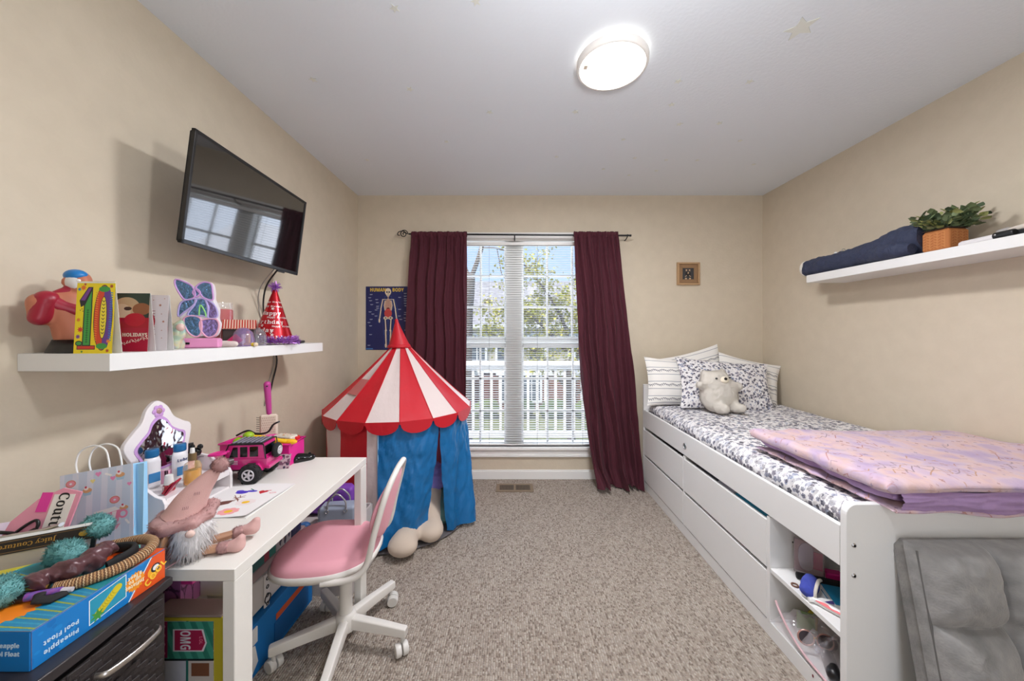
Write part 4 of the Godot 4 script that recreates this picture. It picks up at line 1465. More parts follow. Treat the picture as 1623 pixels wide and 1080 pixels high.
	var cu = solo("teal_cushion", cushion(0.34, 0.30, 0.16, 6), mat(C(110, 150, 144), 0.8, 0, {bump = M.cloth_tex, depth = 0.1, tri = 8.0}), "grey-teal cushion lying inside the tent doorway", "cushion", W(-0.52, 0.10, 2.47))
	cu.rotation_degrees = Vector3(-70, 20, 0)
	cu = solo("pink_cushion", cushion(0.42, 0.40, 0.16, 7), mat(C(222, 120, 140), 0.8), "pink cushion standing inside the tent", "cushion", W(-0.62, 0.36, 2.72))
	cu.rotation_degrees = Vector3(-18, 10, 0)
	cu = solo("purple_blanket", bl([[Vector3(-0.06, 0.0, 0.04), Vector3(0.06, 0.05, 0), 0.06, 0.06], [Vector3(0.0, 0.1, 0), Vector3(-0.05, 0.16, 0.02), 0.06, 0.045]], 0.05, 0.012, 0.012, 4), mat(C(150, 132, 206), 0.85, 0, {sheen = 0.4}), "crumpled lavender blanket just inside the tent flap", "blanket", W(-0.56, 0.235, 2.50))

func p_out(a0, a1):
	var a = deg_to_rad((a0 + a1) / 2)
	return Vector3(sin(a), 0, cos(a))

func poster():
	var p = Pic.new(400, 568, C(28, 34, 92))
	for y in 568:
		if y % 4 == 0:
			p.rect(0, y, 400, 1, C(24, 30, 84))
	var bone = C(222, 204, 176)
	var dk = C(20, 22, 60)
	var glow = C(58, 84, 160)
	# pale outline of the body, then the bones
	for e in [[200, 120, 200, 300, 60], [152, 130, 126, 210, 22], [126, 210, 118, 310, 18], [248, 130, 272, 210, 22], [272, 210, 280, 310, 18], [176, 300, 180, 410, 40], [180, 410, 178, 540, 30], [224, 300, 220, 410, 40], [220, 410, 222, 540, 30]]:
		p.line(e[0], e[1], e[2], e[3], e[4] + 4, glow)
		p.line(e[0], e[1], e[2], e[3], e[4], C(26, 32, 86))
	p.oval(200, 48, 28, 34, bone)
	p.oval(200, 70, 17, 20, bone)
	p.oval(190, 50, 7, 8, dk)
	p.oval(210, 50, 7, 8, dk)
	p.oval(200, 62, 3, 5, dk)
	p.rect(188, 76, 24, 3, dk)
	p.rect(196, 90, 8, 200, C(196, 160, 130))
	p.oval(200, 165, 36, 48, C(150, 60, 56))
	for k in 9:
		var y = 124 + k * 10
		var w = 40 - absf(k - 4) * 2.0
		p.line(200, y, 200 - w, y + 7, 4, bone)
		p.line(200, y, 200 + w, y + 7, 4, bone)
		p.line(200 - w, y + 7, 200 - w * 0.7, y + 13, 3, bone)
		p.line(200 + w, y + 7, 200 + w * 0.7, y + 13, 3, bone)
	p.line(150, 116, 250, 116, 5, bone)
	p.oval(200, 200, 14, 12, C(110, 40, 44))
	p.oval(200, 240, 34, 40, C(200, 70, 66))
	for k in 6:
		p.line(172, 216 + k * 10, 228, 222 + k * 10, 3, C(170, 46, 50))
	p.oval(178, 282, 20, 14, bone)
	p.oval(222, 282, 20, 14, bone)
	p.oval(178, 282, 9, 6, dk)
	p.oval(222, 282, 9, 6, dk)
	for s in [-1, 1]:
		p.line(200 + s * 48, 120, 200 + s * 66, 205, 8, bone)
		p.line(200 + s * 66, 205, 200 + s * 78, 285, 5, bone)
		p.line(200 + s * 62, 208, 200 + s * 72, 285, 4, bone)
		p.oval(200 + s * 78, 305, 8, 20, bone)
		p.line(200 + s * 26, 290, 200 + s * 20, 385, 10, bone)
		p.oval(200 + s * 20, 392, 9, 9, bone)
		p.line(200 + s * 20, 398, 200 + s * 17, 510, 8, bone)
		p.line(200 + s * 27, 400, 200 + s * 22, 505, 4, bone)
		p.oval(200 + s * 20, 528, 10, 20, bone)
	for e in [[35, 70], [22, 98], [30, 125], [40, 160], [25, 225], [50, 245], [35, 292], [15, 320], [30, 350], [30, 428], [15, 524], [85, 115], [90, 142], [92, 175], [92, 192], [80, 208], [78, 262], [290, 95], [290, 202], [288, 262], [300, 292], [340, 60], [340, 84], [340, 108], [340, 126], [340, 148], [345, 170], [342, 230], [340, 248], [338, 280], [342, 304], [345, 388]]:
		p.rect(e[0], e[1], 26, 3, C(200, 204, 220))
		p.rect(e[0] + 3, e[1] + 5, 18, 2, C(170, 176, 200))
	p.rect(2, 552, 62, 12, C(60, 110, 170))
	var po = thing("wall_poster", "navy poster of a human skeleton hanging beside the curtain", "poster", W(-1.116, 1.156, D - 0.004))
	part(po, "sheet", plate(0.40, 0.568, 0.0012), mat(Color.WHITE, 0.35, 0, {tex = p.tex()}))
	var ym = mat(C(236, 196, 60), 0.5)
	lettering(po, "title_lettering", "HUMAN", 0.032, Transform3D(Basis().scaled(Vector3(0.9, 1, 1)), Vector3(-0.09, 0.537, 0.0006)), ym)
	lettering(po, "title_lettering", "BODY", 0.032, Transform3D(Basis().scaled(Vector3(0.9, 1, 1)), Vector3(0.088, 0.537, 0.0006)), ym)

func television():
	var tv = thing("television", "flat black television on a wall arm above the left shelf", "television", W(-1.187, 1.842, 1.64), 91.9)
	tv.basis = Basis(Vector3.UP, deg_to_rad(91.9)) * Basis(Vector3.RIGHT, deg_to_rad(7.0))
	var w = 0.365
	var h = 0.209
	var b = MB.new()
	b.box(Vector3(-w, h - 0.012, -0.012), Vector3(w, h, 0.004), 0.002)
	b.box(Vector3(-w, -h, -0.012), Vector3(w, -h + 0.016, 0.004), 0.002)
	b.box(Vector3(-w, -h, -0.012), Vector3(-w + 0.012, h, 0.004), 0.002)
	b.box(Vector3(w - 0.012, -h, -0.012), Vector3(w, h, 0.004), 0.002)
	part(tv, "bezel", b, mat(C(26, 25, 26), 0.3))
	part(tv, "screen", bx(Vector3(-w + 0.011, -h + 0.015, -0.008), Vector3(w - 0.011, h - 0.011, 0.0)), mat(C(20, 19, 20), 0.05, 0, {spec = 0.7, coat = 1.0, coat_rough = 0.04}))
	b = MB.new()
	b.box(Vector3(-w + 0.004, -h + 0.004, -0.024), Vector3(w - 0.004, h - 0.004, -0.011), 0.006)
	b.box(Vector3(-0.22, -0.15, -0.055), Vector3(0.22, 0.10, -0.02), 0.012)
	part(tv, "back_housing", b, M.black_matte)
	part(tv, "sensor", bx(Vector3(0.19, -h - 0.008, -0.006), Vector3(0.25, -h + 0.001, 0.002), 0.002), M.black)
	var mt = part(tv, "wall_mount", bx(Vector3(-0.1, -0.08, -0.085), Vector3(0.1, 0.06, -0.055), 0.003), M.dark_steel)
	part(mt, "arm", bx(Vector3(-0.02, -0.05, -0.16), Vector3(0.02, -0.02, -0.08), 0.003), M.dark_steel)
	part(mt, "wall_plate", bx(Vector3(-0.05, -0.12, -0.178), Vector3(0.05, 0.05, -0.16), 0.003), M.dark_steel)
	var cab = thing("cable", "black television cable running down the left wall behind the shelf", "cable", W(XL + 0.006, 0.95, 2.05))
	wpart(cab, "upper_run", tb(spline([W(-1.24, 1.64, 1.86), W(-1.33, 1.55, 1.90), W(XL + 0.007, 1.42, 1.96), W(XL + 0.007, 1.27, 2.02), W(XL + 0.007, 1.15, 2.07), W(XL + 0.007, 1.02, 2.03), W(XL + 0.007, 0.9, 1.99)]), 0.0042, 7), M.black)
	var cab2 = thing("cable", "thin grey cable beside the black television cable", "cable", W(XL + 0.004, 0.95, 2.02))
	wpart(cab2, "lower_run", tb(spline([W(-1.24, 1.64, 1.835), W(-1.34, 1.54, 1.87), W(XL + 0.005, 1.42, 1.93), W(XL + 0.005, 1.27, 2.0), W(XL + 0.005, 1.15, 2.05), W(XL + 0.005, 1.02, 2.00), W(XL + 0.005, 0.9, 1.97)]), 0.0025, 6), mat(C(150, 146, 140), 0.6))
	# painted-over patch lines of an old cover plate on the wall below the television are left to the paint

func left_shelf():
	var top = 1.25
	solo("floating_shelf", bx(Vector3(-0.13, -0.05, -0.555), Vector3(0.13, 0, 0.555), 0.0015), M.white, "white floating shelf on the left wall crowded with cards and toys", "shelf", W(XL + 0.13, top, 1.545))
	# anatomical bust
	var s = thing("anatomy_model", "small anatomical torso model with half-open chest on a black stand", "anatomy model", W(-1.298, top, 1.056), 70)
	part(s, "stand", lt([[0.0, 0.0], [0.118, 0.0], [0.118, 0.004], [0.106, 0.02], [0.094, 0.038], [0.0, 0.04]], 28, Vector3.ZERO, 0.5, 0.74), M.black)
	var skin = mat(C(190, 116, 88), 0.5)
	part(s, "torso", bl([[Vector3(0, 0.045, 0), Vector3(0, 0.06, 0), 0.043, 0.043], [Vector3(-0.012, 0.06, 0), Vector3(-0.024, 0.13, 0), 0.036, 0.04], [Vector3(0.012, 0.06, 0), Vector3(0.024, 0.13, 0), 0.036, 0.04], [Vector3(-0.02, 0.155, 0), Vector3(-0.068, 0.142, 0), 0.026, 0.025], [Vector3(0.02, 0.155, 0), Vector3(0.068, 0.142, 0), 0.026, 0.025], [Vector3(-0.07, 0.14, 0), Vector3(-0.074, 0.10, 0), 0.024, 0.021], [Vector3(0.07, 0.14, 0), Vector3(0.074, 0.10, 0), 0.024, 0.021], [Vector3(0, 0.155, 0), Vector3(0, 0.19, 0.002), 0.021, 0.018], [Vector3(0, 0.213, 0.002), Vector3(0.026, 0.032, 0.031)], [Vector3(0, 0.197, 0.016), Vector3(0, 0.19, 0.02), 0.014, 0.012], [Vector3(0, 0.206, 0.032), Vector3(0, 0.212, 0.03), 0.004, 0.003], [Vector3(-0.026, 0.21, 0), Vector3(-0.028, 0.205, 0), 0.005, 0.004]], 0.018, 0.0055), skin)
	var mus = mat(C(158, 26, 50), 0.35)
	part(s, "arm_muscle", bl([[Vector3(-0.062, 0.15, 0.008), Vector3(-0.076, 0.10, 0.008), 0.027, 0.021], [Vector3(-0.07, 0.13, 0.014), Vector3(-0.07, 0.105, 0.014), 0.016, 0.014]], 0.008, 0.0045), mus)
	part(s, "chest_muscle", bl([[Vector3(-0.05, 0.145, 0.014), Vector3(-0.016, 0.128, 0.034), 0.02, 0.012], [Vector3(-0.048, 0.132, 0.018), Vector3(-0.018, 0.118, 0.036), 0.014, 0.009]], 0.008, 0.0045), mus)
	part(s, "neck_muscle", bl([[Vector3(-0.045, 0.165, 0.0), Vector3(-0.016, 0.185, 0.004), 0.013, 0.014], [Vector3(-0.012, 0.165, 0.012), Vector3(-0.02, 0.195, 0.004), 0.009, 0.008]], 0.008, 0.0045), mus)
	part(s, "skull", bl([[Vector3(-0.010, 0.207, 0.006), Vector3(0.0205, 0.024, 0.027)], [Vector3(-0.008, 0.192, 0.02), Vector3(-0.004, 0.188, 0.024), 0.011, 0.009]], 0.006, 0.004), mat(C(222, 220, 216), 0.4))
	part(s, "brain", el(Vector3(-0.006, 0.227, 0.003), Vector3(0.0245, 0.020, 0.0305), 16, 10), mat(C(24, 120, 190), 0.35))
	part(s, "eye", el(Vector3(-0.011, 0.211, 0.033), Vector3(0.005, 0.005, 0.004), 10, 8), M.trim)
	part(s, "windpipe", cy(Vector3(0.004, 0.15, 0.022), Vector3(0.004, 0.185, 0.018), 0.007, -1, 12), M.trim)
	part(s, "vein", tb([Vector3(-0.004, 0.15, 0.028), Vector3(-0.006, 0.17, 0.024), Vector3(-0.008, 0.186, 0.016)], 0.0035, 6), mat(C(30, 110, 180), 0.4))
	part(s, "lung", el(Vector3(0.018, 0.125, 0.032), Vector3(0.018, 0.03, 0.014), 14, 10), mat(C(186, 92, 140), 0.4))
	part(s, "lung", el(Vector3(0.05, 0.122, 0.022), Vector3(0.016, 0.028, 0.014), 14, 10), mat(C(160, 50, 80), 0.4))
	part(s, "liver", el(Vector3(0.02, 0.096, 0.036), Vector3(0.026, 0.012, 0.012), 14, 8), mat(C(40, 50, 140), 0.4))
	part(s, "stomach", el(Vector3(0.034, 0.084, 0.036), Vector3(0.02, 0.012, 0.012), 14, 8), mat(C(130, 160, 50), 0.4))
	var col = []
	for i in 8:
		col.append(Vector3(-0.004 + i * 0.006, 0.079 - 0.004 * sin(i * 0.45), 0.042))
	part(s, "colon", tb(col, 0.007, 8), mat(C(30, 140, 190), 0.4))
	part(s, "intestine", bl([[Vector3(0.0, 0.066, 0.042), Vector3(0.036, 0.064, 0.04), 0.008, 0.008], [Vector3(0.004, 0.055, 0.042), Vector3(0.032, 0.053, 0.04), 0.007, 0.007]], 0.004, 0.0035), mat(C(214, 196, 70), 0.4))
	# birthday card
	var c = Pic.new(232, 448, C(242, 218, 22))
	var ol = C(24, 24, 40)
	c.poly([[20, 120], [70, 36], [98, 36], [98, 400], [48, 400], [48, 150], [30, 160]], ol)
	c.poly([[54, 150], [92, 60], [92, 396], [54, 396]], C(60, 160, 66))
	c.poly([[26, 118], [72, 42], [90, 42], [52, 120]], C(120, 60, 150))
	for y in range(180, 390, 14):
		c.star(74, y, 9, C(28, 96, 50), 4, 0.4)
	c.rect(18, 398, 110, 26, ol)
	c.rect(22, 402, 102, 18, C(214, 60, 36))
	c.oval(30, 385, 22, 16, ol)
	c.oval(30, 385, 17, 11, C(60, 160, 66))
	c.oval(168, 225, 58, 204, ol)
	c.oval(168, 225, 54, 200, C(220, 70, 36))
	c.poly([[168, 26], [200, 40], [218, 120], [222, 225], [218, 330], [200, 410], [168, 424]], C(104, 60, 150))
	for k in 22:
		var y = 70 + k * 14
		c.line(206, y, 220, y + 3, 5, C(36, 130, 200))
		c.line(118, y, 132, y + 3, 4, C(240, 150, 50))
	c.oval(168, 48, 34, 18, C(60, 160, 66))
	c.oval(168, 402, 34, 18, C(60, 160, 66))
	c.oval(168, 225, 24, 132, ol)
	c.oval(168, 225, 20, 128, C(244, 224, 60))
	for y in range(120, 340, 22):
		c.line(160, y, 168, y + 9, 3, ol)
		c.line(176, y, 168, y + 9, 3, ol)
	for e in [[40, 40, 20, C(230, 110, 30)], [50, 18, 9, C(180, 50, 40)], [20, 240, 14, C(220, 120, 40)], [34, 300, 20, C(214, 50, 40)], [210, 30, 13, C(180, 70, 40)], [206, 372, 14, C(240, 140, 50)], [204, 430, 12, C(180, 70, 40)], [50, 436, 8, C(50, 130, 60)], [16, 50, 12, C(60, 120, 190)], [22, 344, 16, C(120, 60, 150)]]:
		c.star(e[0], e[1], e[2], e[3], 8, 0.5)
	for e in [[28, 180], [38, 172], [44, 186]]:
		c.oval(e[0], e[1], 3, 3, ol)
	var k = thing("greeting_card", "yellow birthday card with a big colourful number ten", "greeting card", W(-1.183, top, 0.994), 2)
	part(k, "front", plate(0.104, 0.205, 0.0008), mat(Color.WHITE, 0.4, 0, {tex = c.tex()}), Transform3D(Basis(Vector3.RIGHT, -0.05), Vector3.ZERO))
	part(k, "back", plate(0.104, 0.205, 0.0008), M.paper, Transform3D(Basis(Vector3.RIGHT, 0.09), Vector3(0, 0, -0.028)))
	# holiday card with a dog
	c = Pic.new(240, 440, C(36, 62, 50))
	c.speck(60, 4, [C(230, 230, 230), C(70, 110, 80)], 1.0, 2.0)
	c.oval(90, 110, 90, 80, C(196, 170, 130))
	c.oval(190, 120, 60, 46, C(150, 96, 60))
	c.oval(60, 140, 60, 60, C(214, 194, 160))
	c.oval(100, 116, 26, 14, C(60, 46, 36))
	c.rect(0, 186, 240, 100, C(170, 22, 40))
	c.oval(150, 200, 70, 50, C(190, 28, 46))
	c.rect(0, 262, 240, 178, C(176, 20, 52))
	k = thing("greeting_card", "red holiday card with a photo of a fluffy dog", "greeting card", W(-1.196, top, 1.10), 3)
	part(k, "front", plate(0.108, 0.183, 0.0008), mat(Color.WHITE, 0.3, 0, {tex = c.tex()}), Transform3D(Basis(Vector3.RIGHT, -0.05), Vector3.ZERO))
	part(k, "back", plate(0.108, 0.183, 0.0008), M.paper, Transform3D(Basis(Vector3.RIGHT, 0.09), Vector3(0, 0, -0.028)))
	var cream = mat(C(240, 226, 206), 0.5)
	lettering(k, "lettering", "HOLIDAYS", 0.0115, Transform3D(Basis(), Vector3(0.016, 0.052, -0.0015)), cream)
	var scr = []
	for i in 60:
		var f = i / 59.0
		scr.append(Vector3(-0.026 + f * 0.084 + 0.004 * sin(i * 1.1), 0.024 + f * 0.02 + 0.0042 * cos(i * 1.37) + 0.002 * sin(i * 0.6), -0.0008))
	part(k, "script", tb(scr, 0.0006, 4), cream)
	# white card with red half moon
	c = Pic.new(200, 440, C(226, 218, 220))
	c.oval(30, 210, 78, 90, C(190, 24, 50))
	for i in 9:
		c.line(30, 130 + i * 20, 104, 126 + i * 21, 4, C(140, 14, 36))
	c.oval(20, 205, 50, 60, C(40, 34, 38))
	c.speck(14, 9, [C(230, 230, 230)], 1, 2)
	for e in [[140, 80, 12], [168, 210, 11], [90, 40, 5], [170, 28, 5], [152, 150, 5], [158, 280, 5], [110, 310, 4], [160, 340, 5]]:
		c.star(e[0], e[1], e[2], C(176, 110, 80), 6, 0.4)
	k = thing("greeting_card", "white card with copper stars standing behind the dog card", "greeting card", W(-1.178, top, 1.155), 4)
	part(k, "front", plate(0.085, 0.183, 0.0008), mat(Color.WHITE, 0.5, 0, {tex = c.tex()}), Transform3D(Basis(Vector3.RIGHT, -0.05), Vector3.ZERO))
	part(k, "back", plate(0.085, 0.183, 0.0008), M.paper, Transform3D(Basis(Vector3.RIGHT, 0.09), Vector3(0, 0, -0.028)))
	lettering(k, "lettering", "JOY", 0.006, Transform3D(Basis(), Vector3(0.0, 0.026, -0.0005)), mat(C(190, 140, 110), 0.5))
	# llama money bank
	var ir = mat(Color.WHITE, 0.2, 0.35, {tex = noise_tex(0.02, 128, 3, 14, ramp([[0.0, C(150, 196, 200)], [0.4, C(196, 214, 186)], [0.6, C(226, 214, 170)], [1.0, C(190, 180, 214)]])), tri = 9.0})
	k = thing("llama_bank", "pearly pale blue llama money bank between the cards and the mirror lamp", "money bank", W(-1.245, top, 1.29), 10)
	part(k, "body", bl([[Vector3(-0.005, 0.055, 0), Vector3(0.042, 0.04, 0.03)], [Vector3(0.026, 0.055, 0.008), Vector3(0.032, 0.085, 0.012), 0.02, 0.016], [Vector3(-0.026, 0.02, 0.012), Vector3(-0.026, 0.008, 0.012), 0.012, 0.012], [Vector3(0.02, 0.02, 0.012), Vector3(0.02, 0.008, 0.012), 0.012, 0.012], [Vector3(-0.026, 0.02, -0.014), Vector3(-0.026, 0.008, -0.014), 0.012, 0.012], [Vector3(0.02, 0.02, -0.014), Vector3(0.02, 0.008, -0.014), 0.012, 0.012], [Vector3(0.036, 0.1, 0.008), Vector3(0.037, 0.11, 0.006), 0.004, 0.002]], 0.014, 0.006), ir)
	part(k, "face", el(Vector3(0.04, 0.078, 0.02), Vector3(0.013, 0.014, 0.012), 12, 8), mat(C(220, 186, 176), 0.35))
	# bow and cherries mirror lamp
	k = thing("mirror_lamp", "pink bow and cherry shaped mirror lamp on a pink foot", "lamp", W(-1.205, top, 1.37), 22)
	var U = 0.000453
	var T = func(pts):
		var out = []
		for p in pts:
			out.append([(p[0] - 380) * U, (815 - p[1]) * U])
		return spline2(out, 4)
	part(k, "foot", bx(Vector3(-0.058, 0, -0.022), Vector3(0.058, 0.038, 0.022), 0.006), mat(C(232, 150, 196), 0.35))
	part(k, "socket", bx(Vector3(-0.045, 0.014, 0.0215), Vector3(-0.03, 0.022, 0.0232), 0.001), M.black)
	var sil = T.call([[210, 235], [260, 245], [325, 292], [390, 250], [445, 258], [462, 330], [464, 400], [492, 480], [490, 560], [504, 620], [480, 705], [430, 730], [390, 715], [330, 725], [280, 680], [256, 600], [228, 545], [235, 450], [252, 410], [222, 340], [205, 270]])
	part(k, "case", pr(sil, 0.03, Transform3D(Basis(), Vector3(0, 0, -0.022)), 0.003), mat(C(232, 226, 230), 0.4))
	var mir = mat(C(104, 140, 180), 0.12, 0.85, {bump = M.soft_tex, depth = 0.3, tri = 12.0})
	var mir2 = mat(C(150, 130, 190), 0.12, 0.85, {bump = M.soft_tex, depth = 0.3, tri = 12.0})
	for e in [["bow_loop", [[215, 240], [262, 255], [322, 295], [338, 380], [272, 408], [228, 340], [206, 275]], M.lavender, mir], ["bow_loop", [[345, 300], [392, 255], [446, 265], [458, 330], [458, 402], [400, 388], [372, 350]], M.lavender, mir], ["bow_knot", [[348, 312], [374, 345], [348, 382], [324, 345]], M.lavender, mir], ["leaf", [[228, 548], [238, 450], [275, 412], [345, 400], [330, 450], [270, 510]], mat(C(186, 172, 226), 0.4), mir], ["stem_panel", [[345, 402], [405, 400], [425, 470], [420, 545], [380, 540], [330, 545], [290, 530], [335, 450]], mat(C(186, 172, 226), 0.4), mir], ["leaf", [[410, 402], [465, 440], [490, 500], [485, 552], [428, 556], [430, 470]], mat(C(186, 172, 226), 0.4), mir2], ["cherry", [[268, 560], [320, 542], [372, 560], [384, 620], [378, 690], [348, 720], [300, 690], [268, 620]], M.pale_pink, mir], ["cherry", [[378, 585], [430, 565], [485, 572], [502, 625], [480, 700], [430, 724], [392, 690], [372, 640]], M.pale_pink, mir2]]:
		var o = T.call(e[1])
		var face = part(k, e[0], pr(o, 0.002, Transform3D(Basis(), Vector3(0, 0, 0.007))), e[3])
		var loop = []
		for q in o:
			loop.append(Vector3(q.x, q.y, 0.009))
		part(face, "outline", tb(loop, 0.0032, 6, true), e[2])
	part(k, "stalk", tb(spline([Vector3(-0.006, 0.125, 0.0105), Vector3(-0.002, 0.165, 0.0105), Vector3(0.012, 0.14, 0.0105), Vector3(0.016, 0.12, 0.0105)]), 0.0025, 6), mat(C(150, 220, 130), 0.4))
	# candle jar
	k = thing("candle_jar", "red candle in a clear glass jar at the back of the left shelf", "candle", W(-1.325, top, 1.60))
	part(k, "wax", cy(Vector3(0, 0.006, 0), Vector3(0, 0.165, 0), 0.046, -1, 24, 0.004), mat(C(186, 24, 36), 0.35, 0, {coat = 0.6}))
	part(k, "glass", lt([[0.05, 0.0], [0.05, 0.17], [0.046, 0.18], [0.046, 0.195], [0.044, 0.195], [0.044, 0.18], [0.047, 0.17]], 28), M.clear)
	part(k, "mark", el(Vector3(0.024, 0.11, 0.042), Vector3(0.01, 0.014, 0.003), 10, 8), mat(C(60, 20, 30), 0.5))
	# cardboard sweet-shop house
	k = thing("house_box", "small cardboard house box with a red and white striped roof", "box", W(-1.235, top, 1.60), 30)
	var st = Pic.new(256, 64, C(226, 200, 180))
	for i in 14:
		st.poly([[i * 20, 0], [i * 20 + 10, 0], [i * 20 + 22, 64], [i * 20 + 12, 64]], C(186, 60, 46))
	part(k, "walls", bx(Vector3(-0.055, 0, -0.045), Vector3(0.055, 0.075, 0.045), 0.001), mat(C(66, 52, 50), 0.6))
	part(k, "gable", pr([Vector2(-0.05, 0), Vector2(0.05, 0), Vector2(0, 0.038)], 0.11, Transform3D(Basis(Vector3.UP, PI / 2), Vector3(-0.055, 0.075, 0))), mat(C(66, 52, 50), 0.6))
	for sgn in [-1, 1]:
		part(k, "roof", bx(Vector3(-0.062, 0, -0.066), Vector3(0.062, 0.004, 0.0)).move(Transform3D(Basis(Vector3.RIGHT, 0.66) if sgn > 0 else Basis(Vector3.UP, PI) * Basis(Vector3.RIGHT, 0.66), Vector3(0, 0.115 - 0.041, 0.052 * sgn))), mat(Color.WHITE, 0.5, 0, {tex = st.tex()}))
	part(k, "door_print", bx(Vector3(-0.018, 0.006, 0.045), Vector3(0.004, 0.045, 0.0458)), mat(C(180, 60, 60), 0.5))
	part(k, "window_print", bx(Vector3(0.018, 0.03, 0.045), Vector3(0.042, 0.055, 0.0458)), mat(C(226, 206, 160), 0.5))
	# tape dispenser
	k = thing("tape_dispenser", "hot pink rounded tape dispenser behind the party hat", "tape dispenser", W(-1.33, top, 1.725), 20)
	part(k, "body", bl([[Vector3(-0.02, 0.06, 0), Vector3(0.0, 0.055, 0), 0.055, 0.055], [Vector3(0.03, 0.03, 0), Vector3(0.06, 0.025, 0), 0.028, 0.022]], 0.03, 0.009), M.hot_pink)
	part(k, "roll", cy(Vector3(-0.01, 0.062, 0.05), Vector3(-0.01, 0.062, 0.058), 0.026, -1, 20, 0.002), mat(C(240, 190, 214), 0.4))
	# little things
	solo("note_paper", pr([Vector2(0, 0), Vector2(0.032, 0.028), Vector2(0.0, 0.056), Vector2(-0.03, 0.026)], 0.001, Transform3D(Basis(Vector3.RIGHT, -0.25), Vector3.ZERO)), mat(C(214, 48, 106), 0.5), "folded magenta note standing behind the mirror lamp", "note", W(-1.185, top, 1.50), 10)
	solo("white_sock", bl([[Vector3(-0.03, 0.013, 0), Vector3(0.025, 0.013, 0), 0.014, 0.012]], 0.01, 0.006, 0.002), mat(C(228, 214, 206), 0.9), "small white cloth roll at the foot of the mirror lamp", "cloth", W(-1.165, top, 1.445), 10)
	for i in 2:
		k = thing("glass_dome", ["clear purple dome toy in front of the house box", "clear smoky dome toy beside the yellow toy figure"][i], "toy", W([-1.175, -1.19][i], top, [1.54, 1.64][i]))
		part(k, "dome", lt([[0.04, 0.0], [0.041, 0.03], [0.034, 0.06], [0.018, 0.078], [0.0, 0.082]], 22), mat([C(170, 140, 190, 0.45), C(150, 146, 150, 0.45)][i], 0.08))
		part(k, "figure", bl([[Vector3(0, 0.014, 0), Vector3(0, 0.03, 0), 0.012, 0.01], [Vector3(0, 0.042, 0), Vector3(0, 0.045, 0), 0.01, 0.009]], 0.006, 0.005), mat([C(226, 220, 224), C(120, 110, 120)][i], 0.5))
		part(k, "plinth", cy(Vector3(0, 0, 0), Vector3(0, 0.005, 0), 0.038, -1, 20), mat(C(110, 90, 120), 0.5))
	k = thing("toy_figure", "small yellow stick toy on the edge of the left shelf", "toy", W(-1.155, top, 1.54))
	part(k, "body", bx(Vector3(-0.009, 0.012, -0.006), Vector3(0.009, 0.055, 0.006), 0.003), mat(C(226, 196, 40), 0.4))
	part(k, "feet", tb([Vector3(-0.028, 0.008, 0), Vector3(0.028, 0.008, 0)], 0.008, 10), mat(C(226, 196, 40), 0.4))
	part(k, "head", cy(Vector3(0, 0.055, 0), Vector3(0, 0.066, 0), 0.006, -1, 12), mat(C(160, 100, 60), 0.5))
	for x in [-0.036, 0.034]:
		part(k, "tip", el(Vector3(x, 0.008, 0), Vector3(0.009, 0.009, 0.009), 10, 8), mat(C(236, 214, 180), 0.5))
	solo("small_remote", bx(Vector3(-0.02, 0, -0.05), Vector3(0.02, 0.016, 0.05), 0.004), M.black, "small black remote at the far end of the left shelf", "remote", W(-1.21, top, 2.0), 20)
	# party hat
	k = thing("party_hat", "shiny red paper party hat with purple tinsel", "party hat", W(-1.205, top, 1.775))
	k.rotation_degrees.z = -2
	part(k, "cone", lt([[0.092, 0.012], [0.05, 0.142], [0.008, 0.275], [0.0, 0.278]], 36), mat(C(186, 20, 34), 0.22, 0.5))
	var tin = mat(C(176, 116, 204), 0.3, 0.6)
	var tinsel = func(c0, ring_r, cnt, len_, sd):
		var b = MB.new()
		rng.seed = sd
		for i in cnt:
			var a = rng.randf() * TAU
			var o = c0 + Vector3(cos(a) * ring_r, rng.randf_range(-0.006, 0.006), sin(a) * ring_r)
			var d = Vector3(rng.randfn(), rng.randfn(), rng.randfn()).normalized()
			if o.y + d.y * len_ < 0.003:
				d.y = absf(d.y)
			var w = d.cross(Vector3(rng.randfn(), 1, rng.randfn())).normalized() * 0.0012
			b.quad(o - w, o + w, o + d * len_ + w, o + d * len_ - w)
		return b
	tag(part(k, "tinsel", tinsel.call(Vector3(0, 0.018, 0), 0.095, 1300, 0.03, 5), tin), "purple tinsel fringe", "", "", "stuff")
	tag(part(k, "pompom", tinsel.call(Vector3(0, 0.288, 0), 0.006, 160, 0.026, 6), tin), "purple tinsel pompom", "", "", "stuff")
	var sil_m = mat(C(226, 220, 216), 0.3, 0.3)
	var on_cone = func(s_, size, y, yaw):
		var a = deg_to_rad(yaw)
		var r = 0.0922 * (1.0 - (y - 0.012) / 0.285) + 0.0012
		var tilt = atan(0.092 / 0.266)
		for i in s_.length(): # letter by letter round the cone
			var aa = a + (i - (s_.length() - 1) / 2.0) * size * 0.88 / r
			var bb = Basis(Vector3.UP, aa) * Basis(Vector3.RIGHT, -tilt)
			if s_[i] != " ":
				lettering(k, "lettering", s_[i], size, Transform3D(bb, Vector3(sin(aa) * r, y, cos(aa) * r)), sil_m, 0.0006, "Droid Serif")
	on_cone.call("Happy", 0.019, 0.155, 18)
	on_cone.call("Birthday", 0.020, 0.112, 8)
	on_cone.call("Birthday", 0.021, 0.072, -22)
	on_cone.call("Birthday", 0.019, 0.036, 40)
	on_cone.call("Happy Birthday", 0.0075, 0.212, 30)
	on_cone.call("Happy Birthday", 0.008, 0.190, 20)
	on_cone.call("Happy Birthday", 0.008, 0.135, 55)
	on_cone.call("Happy Birthday", 0.008, 0.092, 70)
	var star = []
	for i in 10:
		var a = TAU * i / 10.0
		var q = 0.009 if i % 2 == 0 else 0.0035
		star.append(Vector2(cos(a) * q, sin(a) * q))
